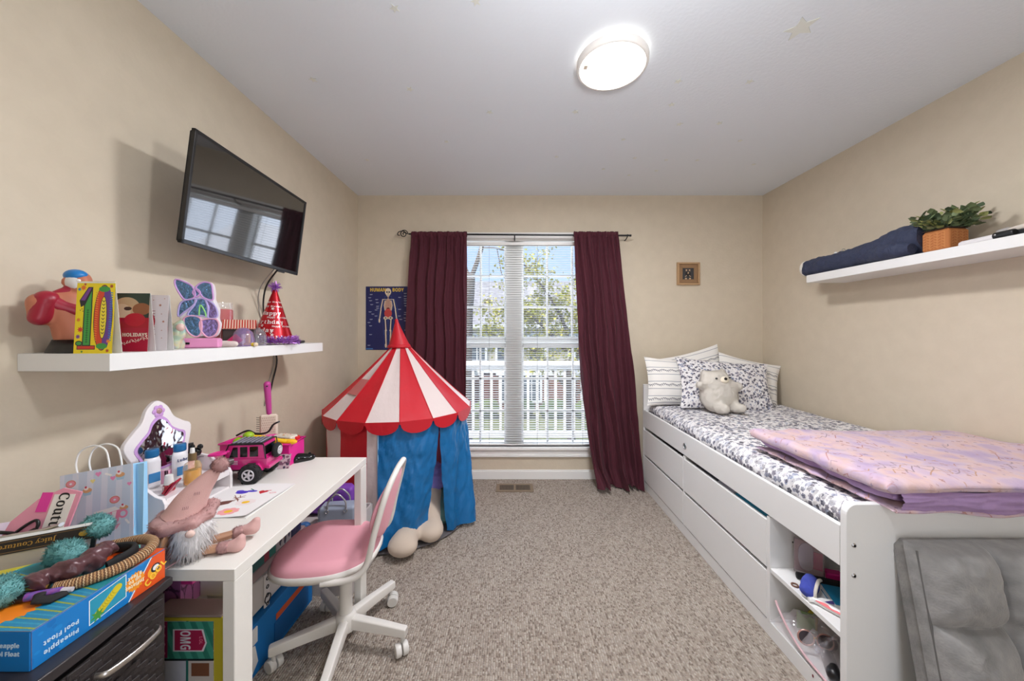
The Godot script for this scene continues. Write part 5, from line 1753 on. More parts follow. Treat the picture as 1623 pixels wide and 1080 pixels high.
	for e in [[0.178, 25.0], [0.094, -10.0], [0.068, 28.0], [0.05, 30.0], [0.07, -30.0]]:
		var a = deg_to_rad(e[1])
		var r = 0.0922 * (1.0 - (e[0] - 0.012) / 0.285) + 0.0006
		part(k, "silver_star", pr(star, 0.0008, Transform3D(Basis(Vector3.UP, a) * Basis(Vector3.RIGHT, -0.33), Vector3(sin(a) * r, e[0], cos(a) * r))), sil_m)

func desk_and_chair():
	var dk = thing("desk", "white square-legged desk along the left wall", "desk", W(-1.035, 0, 1.253))
	var x0 = XL + 0.005
	var x1 = -0.68
	var d0 = 0.863
	var d1 = 1.643
	wpart(dk, "top", bx(W(x0, 0.70, d1), W(x1, 0.73, d0), 0.002), M.desk)
	for x in [x0, x1 - 0.031]:
		for d in [d0, d1 - 0.062]:
			wpart(dk, "leg", bx(W(x, 0, d + 0.062), W(x + 0.031, 0.701, d), 0.003), M.desk)
	wpart(dk, "crossbar", bx(W(x0 + 0.031, 0.67, d1 - 0.045), W(x1 - 0.031, 0.70, d1 - 0.02)), M.desk)
	# swivel chair facing the desk
	var ch = thing("desk_chair", "small white swivel chair with pink seat and backrest", "chair", W(-0.70, 0, 1.48), 4)
	var hub = part(ch, "column", cy(Vector3(0, 0.075, 0), Vector3(0, 0.38, 0), 0.026, 0.024, 20), M.chair_white)
	part(hub, "hub", lt([[0.03, 0.07], [0.042, 0.075], [0.042, 0.125], [0.034, 0.14], [0.026, 0.142]], 20), M.chair_white)
	for k in 5:
		var a = deg_to_rad(-12 + 72 * k)
		var dir = Vector3(cos(a), 0, -sin(a))
		var side = Vector3(sin(a), 0, cos(a))
		var b = MB.new()
		var rs = []
		for e in [[0.025, 0.105, 0.019, 0.022], [0.14, 0.098, 0.017, 0.019], [0.262, 0.088, 0.015, 0.016], [0.268, 0.087, 0.013, 0.013]]:
			var row = []
			for q in [[-1, -1], [-0.8, -1.15], [0.8, -1.15], [1, -1], [1, 0.8], [0.7, 1.1], [-0.7, 1.1], [-1, 0.8]]:
				row.append(dir * e[0] + side * q[0] * e[2] + Vector3(0, e[1] + q[1] * e[3], 0))
			rs.append(row)
		b.rings(rs)
		var leg = part(ch, "foot_arm", b, M.chair_white)
		var cas = dir * 0.252
		var tw = Vector3(cos(a + 0.7), 0, -sin(a + 0.7))
		var c = MB.new()
		for s in [-1, 1]:
			c.cyl(cas + tw * 0.003 * s + Vector3(0, 0.026, 0) + side * 0.012, cas + tw * 0.025 * s + Vector3(0, 0.026, 0) + side * 0.012, 0.0255, 0.0245, 20, 0.003)
		c.cyl(cas + Vector3(0, 0.026, 0), cas + Vector3(0, 0.078, 0), 0.008, -1, 10)
		part(leg, "castor", c, mat(C(216, 212, 206), 0.4))
	# seat: rounded shape, pink pad in a white shell; local -x is the front
	var ol = []
	for i in 40:
		var a = TAU * i / 40
		var cx = cos(a)
		var sz = sin(a)
		ol.append(Vector2(signf(cx) * pow(absf(cx), 0.75) * 0.192 - 0.06, signf(sz) * pow(absf(sz), 0.72) * (0.185 - 0.02 * cx)))
	var seat_r = func(scale, y, dish):
		var row = []
		for p in ol:
			var q = Vector2((p.x + 0.06) * scale, p.y * scale)
			row.append(Vector3(q.x - 0.06, y + dish * (q.x * q.x * 0.25), q.y))
		return row
	var b2 = MB.new()
	b2.rings([seat_r.call(0.7, 0.372, 0.0), seat_r.call(0.96, 0.378, 0.0), seat_r.call(1.03, 0.392, 0.0), seat_r.call(1.04, 0.405, 0.0), seat_r.call(1.0, 0.412, 0.0)])
	part(ch, "seat_shell", b2, M.chair_white)
	b2 = MB.new()
	b2.rings([seat_r.call(1.0, 0.408, 0.0), seat_r.call(0.985, 0.424, 0.0), seat_r.call(0.93, 0.438, 0.1), seat_r.call(0.8, 0.446, 0.1), seat_r.call(0.5, 0.446, 0.1), seat_r.call(0.2, 0.445, 0.1), seat_r.call(0.01, 0.444, 0.1)], true)
	part(ch, "seat", b2, M.chair_pink)
	# backrest on an arched tube
	var arch = spline([Vector3(-0.02, 0.385, 0.18), Vector3(0.08, 0.39, 0.172), Vector3(0.135, 0.43, 0.16), Vector3(0.165, 0.55, 0.152), Vector3(0.2, 0.68, 0.128), Vector3(0.222, 0.745, 0.07), Vector3(0.228, 0.76, 0.0), Vector3(0.222, 0.745, -0.07), Vector3(0.2, 0.68, -0.128), Vector3(0.165, 0.55, -0.152), Vector3(0.135, 0.43, -0.16), Vector3(0.08, 0.39, -0.172), Vector3(-0.02, 0.385, -0.18)], 7)
	part(ch, "back_tube", tb(arch, 0.0115, 12), M.chair_white)
	var back = MB.new()
	var lean = Transform3D(Basis(Vector3(0, 0, 1), -0.245), Vector3(0.172, 0.605, 0))
	for s in [-1.0, 1.0]:
		back.grid(26, 26, func(u, v):
			var a = u * TAU
			var r = v
			var y = sin(a) * 0.142 * r
			var z = cos(a) * 0.138 * r * (1.0 - 0.12 * sin(a))
			var e = sqrt(maxf(0.0, 1.0 - pow(r, 6.0)))
			return lean * Vector3(s * 0.014 * e - 0.035 * (z * z / 0.02 - 0.4), y, z), lean.basis * Vector3(s, 0, 0))
	part(ch, "backrest", back, M.chair_pink)
	var slot = part(ch, "handle_slot", bx(Vector3(0.016, -0.055, -0.018), Vector3(0.026, 0.045, 0.018), 0.003).move(lean), mat(C(226, 222, 224), 0.4))
	part(slot, "slot_opening", bx(Vector3(0.0255, -0.04, -0.01), Vector3(0.027, 0.03, 0.01)).move(lean), mat(C(120, 96, 104), 0.6))

func desk_things():
	var top = 0.73
	# gnome
	var g = thing("plush_gnome", "pink plush gnome with a tall hat and white beard on the desk", "soft toy", W(-0.862, top, 0.93), 28)
	g.scale = Vector3.ONE * 0.84
	part(g, "body", bl([[Vector3(-0.02, 0.05, -0.015), Vector3(0.085, 0.066, 0.064)], [Vector3(0, 0.1, -0.005), Vector3(0, 0.13, 0), 0.045, 0.036]], 0.03, 0.008), M.pink_velour)
	var hat = spline([Vector3(0.0, 0.118, 0.0), Vector3(0.012, 0.155, 0.0), Vector3(0.036, 0.195, 0.0), Vector3(0.064, 0.23, 0.0), Vector3(0.08, 0.246, 0.0)], 4)
	var hr = []
	for i in hat.size():
		hr.append(lerpf(0.058, 0.010, pow(float(i) / (hat.size() - 1), 0.9)))
	part(g, "hat", tb(hat, hr, 20), M.pink_velour)
	for e in [[0.012, 0.16, 0.047], [0.036, 0.195, 0.036]]:
		for q in 4:
			var o = Vector3(e[0] + q * 0.004 - 0.005, e[1], e[2])
			part(g, "embroidered_lash", tb([o, o + Vector3(-0.001, -0.008, 0.0015)], 0.0006, 4), mat(C(130, 96, 96), 0.8))
	part(g, "hat_brim", bl([[Vector3(-0.056, 0.112, 0.03), Vector3(-0.03, 0.108, 0.06), 0.017, 0.017], [Vector3(-0.03, 0.108, 0.06), Vector3(0.03, 0.112, 0.062), 0.017, 0.017], [Vector3(0.03, 0.112, 0.062), Vector3(0.062, 0.122, 0.03), 0.017, 0.016], [Vector3(0.062, 0.122, 0.03), Vector3(0.06, 0.125, -0.03), 0.016, 0.016], [Vector3(-0.056, 0.112, 0.03), Vector3(-0.058, 0.112, -0.03), 0.017, 0.017], [Vector3(-0.058, 0.112, -0.03), Vector3(0.06, 0.125, -0.03), 0.017, 0.016]], 0.014, 0.006, 0.003, 3).fuzz(1100, 0.007, 0.001, 4), M.fur_pink)
	part(g, "pompom", bl([[Vector3(0.086, 0.258, 0.0), Vector3(0.086, 0.259, 0.0), 0.021, 0.021]], 0.01, 0.005, 0.003, 5).fuzz(700, 0.008, 0.001, 2), M.fur_pink)
	part(g, "beard", bl([[Vector3(0.022, 0.095, 0.045), Vector3(0.03, 0.05, 0.058), 0.034, 0.026], [Vector3(0.03, 0.05, 0.058), Vector3(0.034, 0.022, 0.062), 0.024, 0.01], [Vector3(0.05, 0.085, 0.03), Vector3(0.056, 0.045, 0.04), 0.024, 0.014], [Vector3(0.005, 0.075, 0.058), Vector3(0.01, 0.035, 0.066), 0.018, 0.008]], 0.015, 0.0055, 0.004, 8).fuzz(1000, 0.03, 0.002, 9, 1.3), mat(C(252, 249, 248), 0.95, 0, {sheen = 0.5, back = C(220, 218, 218)}))
	part(g, "nose", el(Vector3(0.032, 0.090, 0.082), Vector3(0.012, 0.011, 0.01), 12, 8), mat(C(226, 196, 184), 0.8))
	part(g, "sleeve", tb([Vector3(-0.03, 0.1, 0.045), Vector3(-0.034, 0.08, 0.056), Vector3(-0.04, 0.058, 0.062)], [0.015, 0.014, 0.015], 12), mat(C(214, 166, 130), 0.28, 0.6))
	part(g, "cuff", bl([[Vector3(-0.042, 0.052, 0.063), Vector3(-0.042, 0.048, 0.064), 0.018, 0.018]], 0.01, 0.005, 0.003, 4).fuzz(900, 0.007, 0.0006, 5), M.fur_pink)
	part(g, "hand", el(Vector3(-0.044, 0.032, 0.066), Vector3(0.014, 0.015, 0.013), 14, 10), mat(C(232, 206, 190), 0.85))
	part(g, "ribbon", tb(spline([Vector3(-0.044, 0.02, 0.07), Vector3(-0.03, 0.004, 0.082), Vector3(-0.005, 0.012, 0.08), Vector3(0.025, 0.03, 0.076)]), 0.003, 6, false, 0.3), mat(C(216, 166, 164), 0.7))
	for s in 2:
		var o = Vector3(0.03, 0.018, 0.045) if s == 0 else Vector3(0.055, 0.022, 0.005)
		var d = Vector3(0.075, -0.002, 0.012) if s == 0 else Vector3(0.078, 0.006, -0.004)
		var lg = part(g, "leg", tb([o, o + d * 0.5, o + d], [0.013, 0.013, 0.012], 12), mat(C(206, 160, 130), 0.35, 0.45))
		part(lg, "ankle_fur", bl([[o + d * 0.98, o + d * 1.06, 0.018, 0.018]], 0.01, 0.005, 0.003, 3 + s).fuzz(700, 0.007, 0.0006, 6), M.fur_pink)
		part(lg, "foot", bl([[o + d * 1.1, o + d * 1.5 + Vector3(0, 0.002, 0), 0.015, 0.018], [o + d * 1.5 + Vector3(0, 0.002, 0), o + d * 1.62 + Vector3(0, 0.022, 0), 0.018, 0.012]], 0.012, 0.005), M.pink_velour)
	# child's drawing
	var p = Pic.new(360, 400, C(238, 234, 232))
	p.oval(130, 120, 34, 20, C(74, 50, 190))
	p.oval(176, 104, 30, 12, C(74, 50, 190))
	p.oval(108, 104, 20, 12, C(90, 70, 200))
	p.line(150, 76, 176, 92, 5, C(50, 120, 90))
	p.poly([[60, 300], [110, 230], [160, 214], [160, 256], [110, 290]], C(110, 66, 56))
	for i in 8:
		p.line(120 + i * 10, 160 + (i % 3) * 20, 190 - i * 6, 230 - (i % 4) * 14, 3, C(120, 60, 40))
	p.heart(246, 116, 24, C(196, 30, 44))
	p.line(230, 116, 278, 96, 6, C(196, 30, 44))
	for e in [[110, 352, 1], [226, 340, 1], [240, 240, 0]]:
		for q in 8:
			var a = q * TAU / 8
			p.oval(e[0] + cos(a) * 34, e[1] + sin(a) * 26, 18, 13, C(240, 164, 164) if e[2] else C(236, 222, 220))
		p.oval(e[0], e[1], 20, 15, C(240, 190, 40))
	p.oval(310, 128, 20, 9, C(226, 150, 156))
	p.oval(310, 128, 14, 5, C(238, 234, 232))
	p.line(42, 220, 58, 250, 3, C(230, 200, 90))
	p.line(58, 250, 72, 216, 3, C(230, 200, 90))
	var dr = thing("drawing", "child's felt-pen drawing of flowers lying on the desk", "drawing", W(-0.946, top, 1.226), 0)
	var sheet = MB.new()
	for s in [0.0, 1.0]:
		sheet.grid(12, 12, func(u, v):
			return Vector3((u - 0.5) * 0.228, 0.0015 + 0.006 * pow(clampf(u - 0.55, 0, 1), 2) * (1 - v) * 6 + s * 0.0008, (0.5 - v) * 0.25), Vector3(0, 1 if s > 0 else -1, 0))
	part(dr, "sheet", sheet, mat(Color.WHITE, 0.8, 0, {tex = p.tex()}))
	part(dr, "under_sheet", bx(Vector3(-0.112, 0, -0.12), Vector3(0.116, 0.001, 0.127)), M.paper)
	# vanity organiser with mirror
	var v = thing("vanity_organiser", "white toy vanity organiser with a shaped mirror against the left wall", "vanity", W(-1.15, top, 1.195), 90)
	# local: x along the wall away from the eye, z into the room
	var wv = mat(C(240, 234, 234), 0.3)
	for x in [-0.13, 0.118]:
		var sd = spline2([[0.1, 0], [0.1, 0.055], [0.085, 0.078], [0.06, 0.085], [0.03, 0.12], [0.0, 0.135], [-0.03, 0.13], [-0.05, 0.1], [-0.05, 0]], 3)
		part(v, "side_panel", pr([Vector2(-0.1, 0), Vector2(0.06, 0), Vector2(0.1, 0), Vector2(0.1, 0.058), Vector2(0.092, 0.074), Vector2(0.07, 0.082), Vector2(0.045, 0.10), Vector2(0.02, 0.122), Vector2(-0.02, 0.13), Vector2(-0.07, 0.128), Vector2(-0.1, 0.12)], 0.012, Transform3D(Basis(Vector3.UP, -PI / 2), Vector3(x + 0.012, 0, 0)), 0.002), wv)
	part(v, "upper_shelf", bx(Vector3(-0.12, 0.062, -0.1), Vector3(0.12, 0.070, 0.095), 0.001), wv)
	part(v, "lower_shelf", bx(Vector3(-0.12, 0.0, -0.1), Vector3(0.12, 0.008, 0.095), 0.001), wv)
	part(v, "front_rail", bx(Vector3(-0.12, 0.050, 0.088), Vector3(0.12, 0.072, 0.096), 0.001), wv)
	for x in [-0.10, -0.04, 0.02, 0.08]:
		part(v, "pink_stripe", bx(Vector3(x, 0.009, 0.0), Vector3(x + 0.012, 0.05, 0.004)), M.lavender)
	part(v, "divider_panel", bx(Vector3(-0.12, 0.008, -0.006), Vector3(0.12, 0.062, 0.0)), wv)
	var box_ = MB.new()
	box_.box(Vector3(-0.01, 0.07, -0.09), Vector3(0.1, 0.115, -0.082), 0.001)
	box_.box(Vector3(-0.01, 0.07, -0.02), Vector3(0.1, 0.115, -0.012), 0.001)
	box_.box(Vector3(-0.01, 0.07, -0.09), Vector3(-0.003, 0.115, -0.012), 0.001)
	box_.box(Vector3(0.093, 0.07, -0.09), Vector3(0.1, 0.115, -0.012), 0.001)
	part(v, "pink_tray", box_, M.pale_pink)
	var mo = spline2([[-0.08, 0.09], [-0.10, 0.15], [-0.12, 0.205], [-0.088, 0.245], [-0.056, 0.275], [-0.036, 0.315], [0.0, 0.34], [0.036, 0.315], [0.056, 0.275], [0.088, 0.25], [0.12, 0.225], [0.10, 0.15], [0.08, 0.09]], 4)
	var tilt = Transform3D(Basis(Vector3.RIGHT, -0.10), Vector3(0.05, 0.0, -0.085))
	var mf = part(v, "mirror_frame", pr(mo, 0.016, tilt, 0.003), wv)
	var mi = []
	for q in mo:
		var cc = Vector2(0, 0.19)
		mi.append(cc + (q - cc) * Vector2(0.76, 0.72))
	var mi2 = []
	for q in mo:
		var cc = Vector2(0, 0.19)
		mi2.append(cc + (q - cc) * Vector2(0.68, 0.64))
	part(mf, "lilac_border", pr(mi, 0.002, tilt * Transform3D(Basis(), Vector3(0, -0.012, 0.0155))), M.lavender)
	part(mf, "mirror", pr(mi2, 0.002, tilt * Transform3D(Basis(), Vector3(0, -0.012, 0.0165))), mat(C(206, 206, 212), 0.08, 1.0, {bump = M.soft_tex, depth = 0.35, tri = 1.6}))
	for q in 6:
		var a = q * TAU / 6
		part(mf, "flower_petal", el(tilt * Vector3(cos(a) * 0.014, 0.302 + sin(a) * 0.014, 0.017), Vector3(0.009, 0.009, 0.003), 10, 6), M.lavender)
	part(mf, "flower_jewel", el(tilt * Vector3(0, 0.302, 0.018), Vector3(0.011, 0.011, 0.005), 12, 8), mat(C(186, 150, 150), 0.2, 0.3))
	# bottles and pots on the organiser
	var shelf_y = top + 0.070
	for i in 2:
		var o = thing("lotion_bottle", ["white lotion bottle with blue cap nearest the mirror's left side", "white lotion bottle with blue cap and blue label in front of the mirror"][i], "bottle", W([-1.185, -1.15][i], shelf_y, [1.16, 1.22][i]), 70)
		part(o, "body", lt([[0.0, 0.0], [0.021, 0.0], [0.022, 0.01], [0.022, 0.085], [0.018, 0.1], [0.0, 0.102]], 20, Vector3.ZERO, 1.0, 0.65), mat(C(236, 234, 238), 0.3))
		part(o, "cap", lt([[0.0, 0.1], [0.017, 0.1], [0.018, 0.104], [0.018, 0.122], [0.016, 0.126], [0.0, 0.126]], 18, Vector3.ZERO, 1.0, 0.75), mat(C(22, 104, 160), 0.35))
		part(o, "label_print", bx(Vector3(-0.015, 0.02, 0.0138), Vector3(0.015, 0.05, 0.0148), 0.0005), mat(C(60, 130, 186), 0.5))
		if i == 1:
			lettering(o, "lettering", "Lubr", 0.010, Transform3D(Basis(), Vector3(0, 0.072, 0.0145)), mat(C(30, 50, 110), 0.5))
	var o2 = thing("perfume_bottle", "amber liquid in a clear bottle with brown cap on the organiser", "bottle", W(-1.075, shelf_y, 1.185), 60)
	part(o2, "liquid", lt([[0.0, 0.004], [0.021, 0.004], [0.0225, 0.012], [0.0225, 0.05], [0.0, 0.052]], 20, Vector3.ZERO, 1.0, 0.7), mat(C(206, 140, 30), 0.15, 0.0, {coat = 1.0}))
	part(o2, "glass", lt([[0.0, 0.0], [0.023, 0.0], [0.025, 0.01], [0.025, 0.06], [0.02, 0.074], [0.009, 0.08], [0.009, 0.085]], 20, Vector3.ZERO, 1.0, 0.7), mat(C(240, 200, 130, 0.3), 0.06))
	part(o2, "cap", cy(Vector3(0, 0.082, 0), Vector3(0, 0.105, 0), 0.012, 0.011, 16, 0.001), mat(C(112, 90, 56), 0.35))
	part(o2, "nozzle", cy(Vector3(0, 0.105, 0), Vector3(0, 0.122, 0), 0.007, 0.006, 12, 0.001), M.trim)
	o2 = thing("nail_polish", "red nail polish bottle with white cap at the front of the organiser", "bottle", W(-1.105, shelf_y, 1.135), 60)
	part(o2, "glass", bx(Vector3(-0.014, 0, -0.012), Vector3(0.014, 0.022, 0.012), 0.004), mat(C(176, 16, 34), 0.12, 0, {coat = 1.0}))
	part(o2, "cap", cy(Vector3(0, 0.022, 0), Vector3(0, 0.052, 0), 0.0125, 0.0105, 16, 0.001), M.trim)
	o2 = thing("nail_polish", "dark nail polish bottle with tall black cap behind the pink tray", "bottle", W(-1.18, shelf_y, 1.295), 0)
	part(o2, "glass", cy(Vector3(0, 0, 0), Vector3(0, 0.065, 0), 0.012, -1, 14, 0.002), mat(C(46, 36, 40), 0.12))
	part(o2, "cap", cy(Vector3(0, 0.065, 0), Vector3(0, 0.105, 0), 0.0085, 0.0075, 14, 0.001), M.black)
	solo("lipstick", cy(Vector3(0, 0, 0), Vector3(0, 0.085, 0), 0.006, -1, 12, 0.001), mat(C(170, 40, 90), 0.35), "small magenta lipstick standing beside the black nail polish", "lipstick", W(-1.2, shelf_y, 1.275))
	o2 = thing("red_mirror_compact", "folded red compact leaning at the left of the organiser", "compact", W(-1.09, shelf_y, 1.115), 20)
	o2.rotation_degrees.z = -35
	part(o2, "lid", bx(Vector3(-0.004, 0.0, -0.016), Vector3(0.002, 0.05, 0.016), 0.0019), mat(C(170, 26, 60), 0.2))
	part(o2, "base", bx(Vector3(-0.012, 0.0, -0.016), Vector3(-0.005, 0.03, 0.016), 0.0019), mat(C(150, 18, 40), 0.2))
	o2 = thing("black_bauble", "glossy black three-ball bauble hanging before the lotion bottles", "bauble", W(-1.125, shelf_y, 1.255))
	part(o2, "ball", el(Vector3(0, 0.085, 0), Vector3(0.016, 0.016, 0.014)), M.gloss_black)
	for x in [-0.015, 0.014]:
		part(o2, "small_ball", el(Vector3(x, 0.104, 0), Vector3(0.0095, 0.0095, 0.007), 12, 8), M.gloss_black)
	part(o2, "pin", cy(Vector3(0, 0, 0), Vector3(0, 0.08, 0), 0.003, -1, 8), M.black)
	o2 = thing("scissors", "hot pink craft scissors lying across the pink tray", "scissors", W(-1.155, shelf_y + 0.046, 1.315), 20)
	for s in [-1, 1]:
		part(o2, "handle", tb(spline([Vector3(0.02, 0.004, s * 0.002), Vector3(0.035, 0.006, s * 0.018), Vector3(0.06, 0.008, s * 0.022), Vector3(0.075, 0.008, s * 0.012), Vector3(0.06, 0.007, s * 0.003)], 4, true), 0.004, 7, true), M.hot_pink)
		part(o2, "blade", bx(Vector3(-0.055, 0.001 + (s + 1) * 0.001, -0.004), Vector3(0.025, 0.003 + (s + 1) * 0.001, 0.004)), M.steel)
	o2 = thing("cupcake_charm", "tiny purple cupcake lip balm on the organiser shelf", "charm", W(-1.065, shelf_y, 1.305))
	part(o2, "cup", cy(Vector3(0, 0, 0), Vector3(0, 0.014, 0), 0.008, 0.011, 14), mat(C(130, 90, 170), 0.4))
	part(o2, "icing", el(Vector3(0, 0.018, 0), Vector3(0.0095, 0.008, 0.0095), 12, 8), mat(C(232, 220, 224), 0.5))
	solo("oval_case", bl([[Vector3(-0.03, 0.014, 0), Vector3(0.03, 0.014, 0), 0.015, 0.014]], 0.01, 0.005), mat(C(96, 84, 84), 0.3), "dark oval clear-lidded case lying in the pink tray", "case", W(-1.095, shelf_y + 0.0, 1.340), 60)
	for i in 5:
		o2 = thing("lip_balm", ["light green lip balm tube standing leftmost under the organiser shelf", "brown lip balm tube standing second under the organiser shelf", "green lip balm tube standing third under the organiser shelf", "orange lip balm tube standing fourth under the organiser shelf", "pink lip balm tube standing rightmost under the organiser shelf"][i], "lip balm", W(-1.075, top + 0.008, 1.13 + i * 0.022), 0, "lip balms under the organiser shelf")
		part(o2, "tube", cy(Vector3(0, 0, 0), Vector3(0, 0.03, 0), 0.0075, -1, 14), mat([C(130, 180, 80), C(90, 50, 40), C(96, 150, 80), C(200, 100, 60), C(214, 110, 160)][i], 0.4))
		part(o2, "cap", cy(Vector3(0, 0.03, 0), Vector3(0, 0.044, 0), 0.0075, -1, 14, 0.001), M.trim)
	solo("pink_scrap", pr(spline2([[-0.03, -0.012], [0.0, -0.016], [0.035, 0.0], [0.01, 0.014], [-0.025, 0.008]], 4), 0.006, Transform3D(Basis(Vector3.RIGHT, -PI / 2), Vector3.ZERO), 0.002), M.hot_pink, "small hot pink plastic piece on the desk before the organiser", "toy", W(-1.02, top, 1.02), 30)
	solo("teal_card", bx(Vector3(-0.05, 0, -0.03), Vector3(0.05, 0.006, 0.03), 0.001), mat(C(110, 176, 160), 0.5), "pale teal card lying under the pink piece by the gnome", "card", W(-1.03, top, 0.965), 10)
	# toy off-roader
	var j = thing("toy_car", "magenta toy off-road car with black tyres on the desk", "toy car", W(-1.085, top, 1.405), 8)
	var mag = mat(C(206, 36, 124), 0.25, 0, {coat = 0.6})
	var bd = MB.new()
	bd.prism([Vector2(-0.13, 0.052), Vector2(-0.085, 0.052), Vector2(-0.078, 0.066), Vector2(-0.045, 0.066), Vector2(-0.036, 0.05), Vector2(0.045, 0.05), Vector2(0.054, 0.07), Vector2(0.092, 0.07), Vector2(0.102, 0.052), Vector2(0.122, 0.052), Vector2(0.124, 0.09), Vector2(-0.03, 0.095), Vector2(-0.13, 0.09)], 0.10, Transform3D(Basis(), Vector3(0, 0, -0.05)), 0.003)
	part(j, "body", bd, mag)
	part(j, "cabin", pr([Vector2(-0.035, 0.09), Vector2(0.112, 0.088), Vector2(0.108, 0.145), Vector2(-0.012, 0.147)], 0.092, Transform3D(Basis(), Vector3(0, 0, -0.046)), 0.004), mag)
	part(j, "roof", bx(Vector3(-0.012, 0.145, -0.042), Vector3(0.104, 0.150, 0.042), 0.002), M.black)
	for i in 7:
		part(j, "roof_bar", bx(Vector3(-0.004 + i * 0.016, 0.150, -0.04), Vector3(0.0 + i * 0.016, 0.154, 0.04)), mat(C(150, 146, 160), 0.4))
	for s in [-1, 1]:
		for e in [[-0.012, 0.018], [0.026, 0.052], [0.06, 0.09]]:
			part(j, "window", pr([Vector2(e[0], 0.098), Vector2(e[1] + 0.0, 0.098), Vector2(e[1], 0.137), Vector2(e[0] + (0.014 if e[0] < 0 else 0.0), 0.137)], 0.002, Transform3D(Basis(), Vector3(0, 0, 0.0455 * s - 0.001)), 0.0004), M.gloss_black)
		part(j, "roll_bar", tb([Vector3(-0.036, 0.09, s * 0.048), Vector3(-0.012, 0.148, s * 0.048), Vector3(0.11, 0.146, s * 0.048), Vector3(0.118, 0.09, s * 0.048)], 0.0028, 6), M.black)
		part(j, "fender", pr([Vector2(0.036, 0.048), Vector2(0.05, 0.074), Vector2(0.096, 0.074), Vector2(0.112, 0.048), Vector2(0.104, 0.048), Vector2(0.092, 0.067), Vector2(0.054, 0.067), Vector2(0.044, 0.048)], 0.016, Transform3D(Basis(), Vector3(0, 0, 0.05 * s - 0.008)), 0.001), mag)
		for q in 3:
			part(j, "decal", tb(spline([Vector3(-0.12, 0.075 + q * 0.005, s * 0.0505), Vector3(-0.06, 0.078 + q * 0.004, s * 0.0505), Vector3(0.02, 0.072 + q * 0.006, s * 0.0505)]), 0.0012, 4), mat(C(214, 196, 214), 0.4))
		for x in [-0.085, 0.072]:
			var c0 = Vector3(x, 0.038, s * 0.047)
			var c1 = Vector3(x, 0.038, s * 0.079)
			var ty = MB.new()
			ty.cyl(c0, c1, 0.038, -1, 28, 0.006)
			for q in 20:
				var a = TAU * q / 20
				var o = Vector3(cos(a), sin(a), 0)
				var tg = Vector3(-sin(a), cos(a), 0)
				var mm = (c0 + c1) / 2 + o * 0.0378 + Vector3(0, 0, (0.006 if q % 2 else -0.006))
				var bb = MB.new()
				bb.box(Vector3(-0.0035, -0.0012, -0.008), Vector3(0.0035, 0.0012, 0.008))
				bb.move(Transform3D(Basis(tg, o, Vector3(0, 0, tg.cross(o).z)), mm))
				ty.v.append_array(bb.v); ty.n.append_array(bb.n); ty.t.append_array(bb.t)
			var wh = part(j, "wheel", ty, M.rubber)
			var rimm = MB.new()
			rimm.tube(rimm.ring(c1 + Vector3(0, 0, 0.0005 * s), Vector3(0, 0, 1), 0.0195, 24), 0.0028, 6, true)
			for q in 5:
				var a = TAU * q / 5
				rimm.tube([c1 + Vector3(0, 0, 0.0015 * s), c1 + Vector3(cos(a) * 0.019, sin(a) * 0.019, 0.001 * s)], [0.005, 0.003], 6)
			part(wh, "rim", rimm, mat(C(214, 210, 214), 0.3, 0.4))
	part(j, "bumper", bx(Vector3(0.118, 0.05, -0.052), Vector3(0.134, 0.066, 0.052), 0.004), mag)
	part(j, "rear_window", bx(Vector3(0.108, 0.1, -0.036), Vector3(0.1125, 0.136, 0.036), 0.001), M.gloss_black)
	var sp = part(j, "spare_wheel", cy(Vector3(0.122, 0.105, -0.008), Vector3(0.142, 0.105, -0.008), 0.029, -1, 24, 0.006), M.rubber)
	var sr = MB.new()
	sr.tube(sr.ring(Vector3(0.1425, 0.105, -0.008), Vector3(1, 0, 0), 0.0155, 20), 0.0025, 6, true)
	for q in 5:
		var a = TAU * q / 5
		sr.tube([Vector3(0.1435, 0.105, -0.008), Vector3(0.143, 0.105 + cos(a) * 0.015, -0.008 + sin(a) * 0.015)], [0.005, 0.003], 6)
	part(sp, "rim", sr, mat(C(214, 210, 214), 0.3, 0.4))
	part(j, "axle", cy(Vector3(0.072, 0.036, -0.06), Vector3(0.072, 0.036, 0.06), 0.007, -1, 10), M.black)
	part(j, "axle", cy(Vector3(-0.085, 0.036, -0.06), Vector3(-0.085, 0.036, 0.06), 0.007, -1, 10), M.black)
	part(j, "chassis", bx(Vector3(-0.12, 0.038, -0.03), Vector3(0.12, 0.054, 0.03), 0.003), M.black)
	# pink basket and what is in it
	var b = thing("storage_basket", "bright pink plastic basket at the far end of the desk", "basket", W(-1.12, top, 1.585))
	var bb2 = MB.new()
	bb2.box(Vector3(-0.145, 0, -0.052), Vector3(0.145, 0.004, 0.052), 0.001)
	bb2.box(Vector3(-0.15, 0, 0.048), Vector3(0.15, 0.095, 0.055), 0.003)
	bb2.box(Vector3(-0.15, 0, -0.055), Vector3(0.15, 0.095, -0.048), 0.003)
	bb2.box(Vector3(-0.152, 0, -0.055), Vector3(-0.145, 0.095, 0.055), 0.003)
	bb2.box(Vector3(0.145, 0, -0.055), Vector3(0.152, 0.095, 0.055), 0.003)
	part(b, "tub", bb2, M.hot_pink)
	part(b, "rim", tb([Vector3(-0.153, 0.095, -0.057), Vector3(0.155, 0.095, -0.057), Vector3(0.155, 0.095, 0.057), Vector3(-0.153, 0.095, 0.057)], 0.004, 6, true), M.hot_pink)
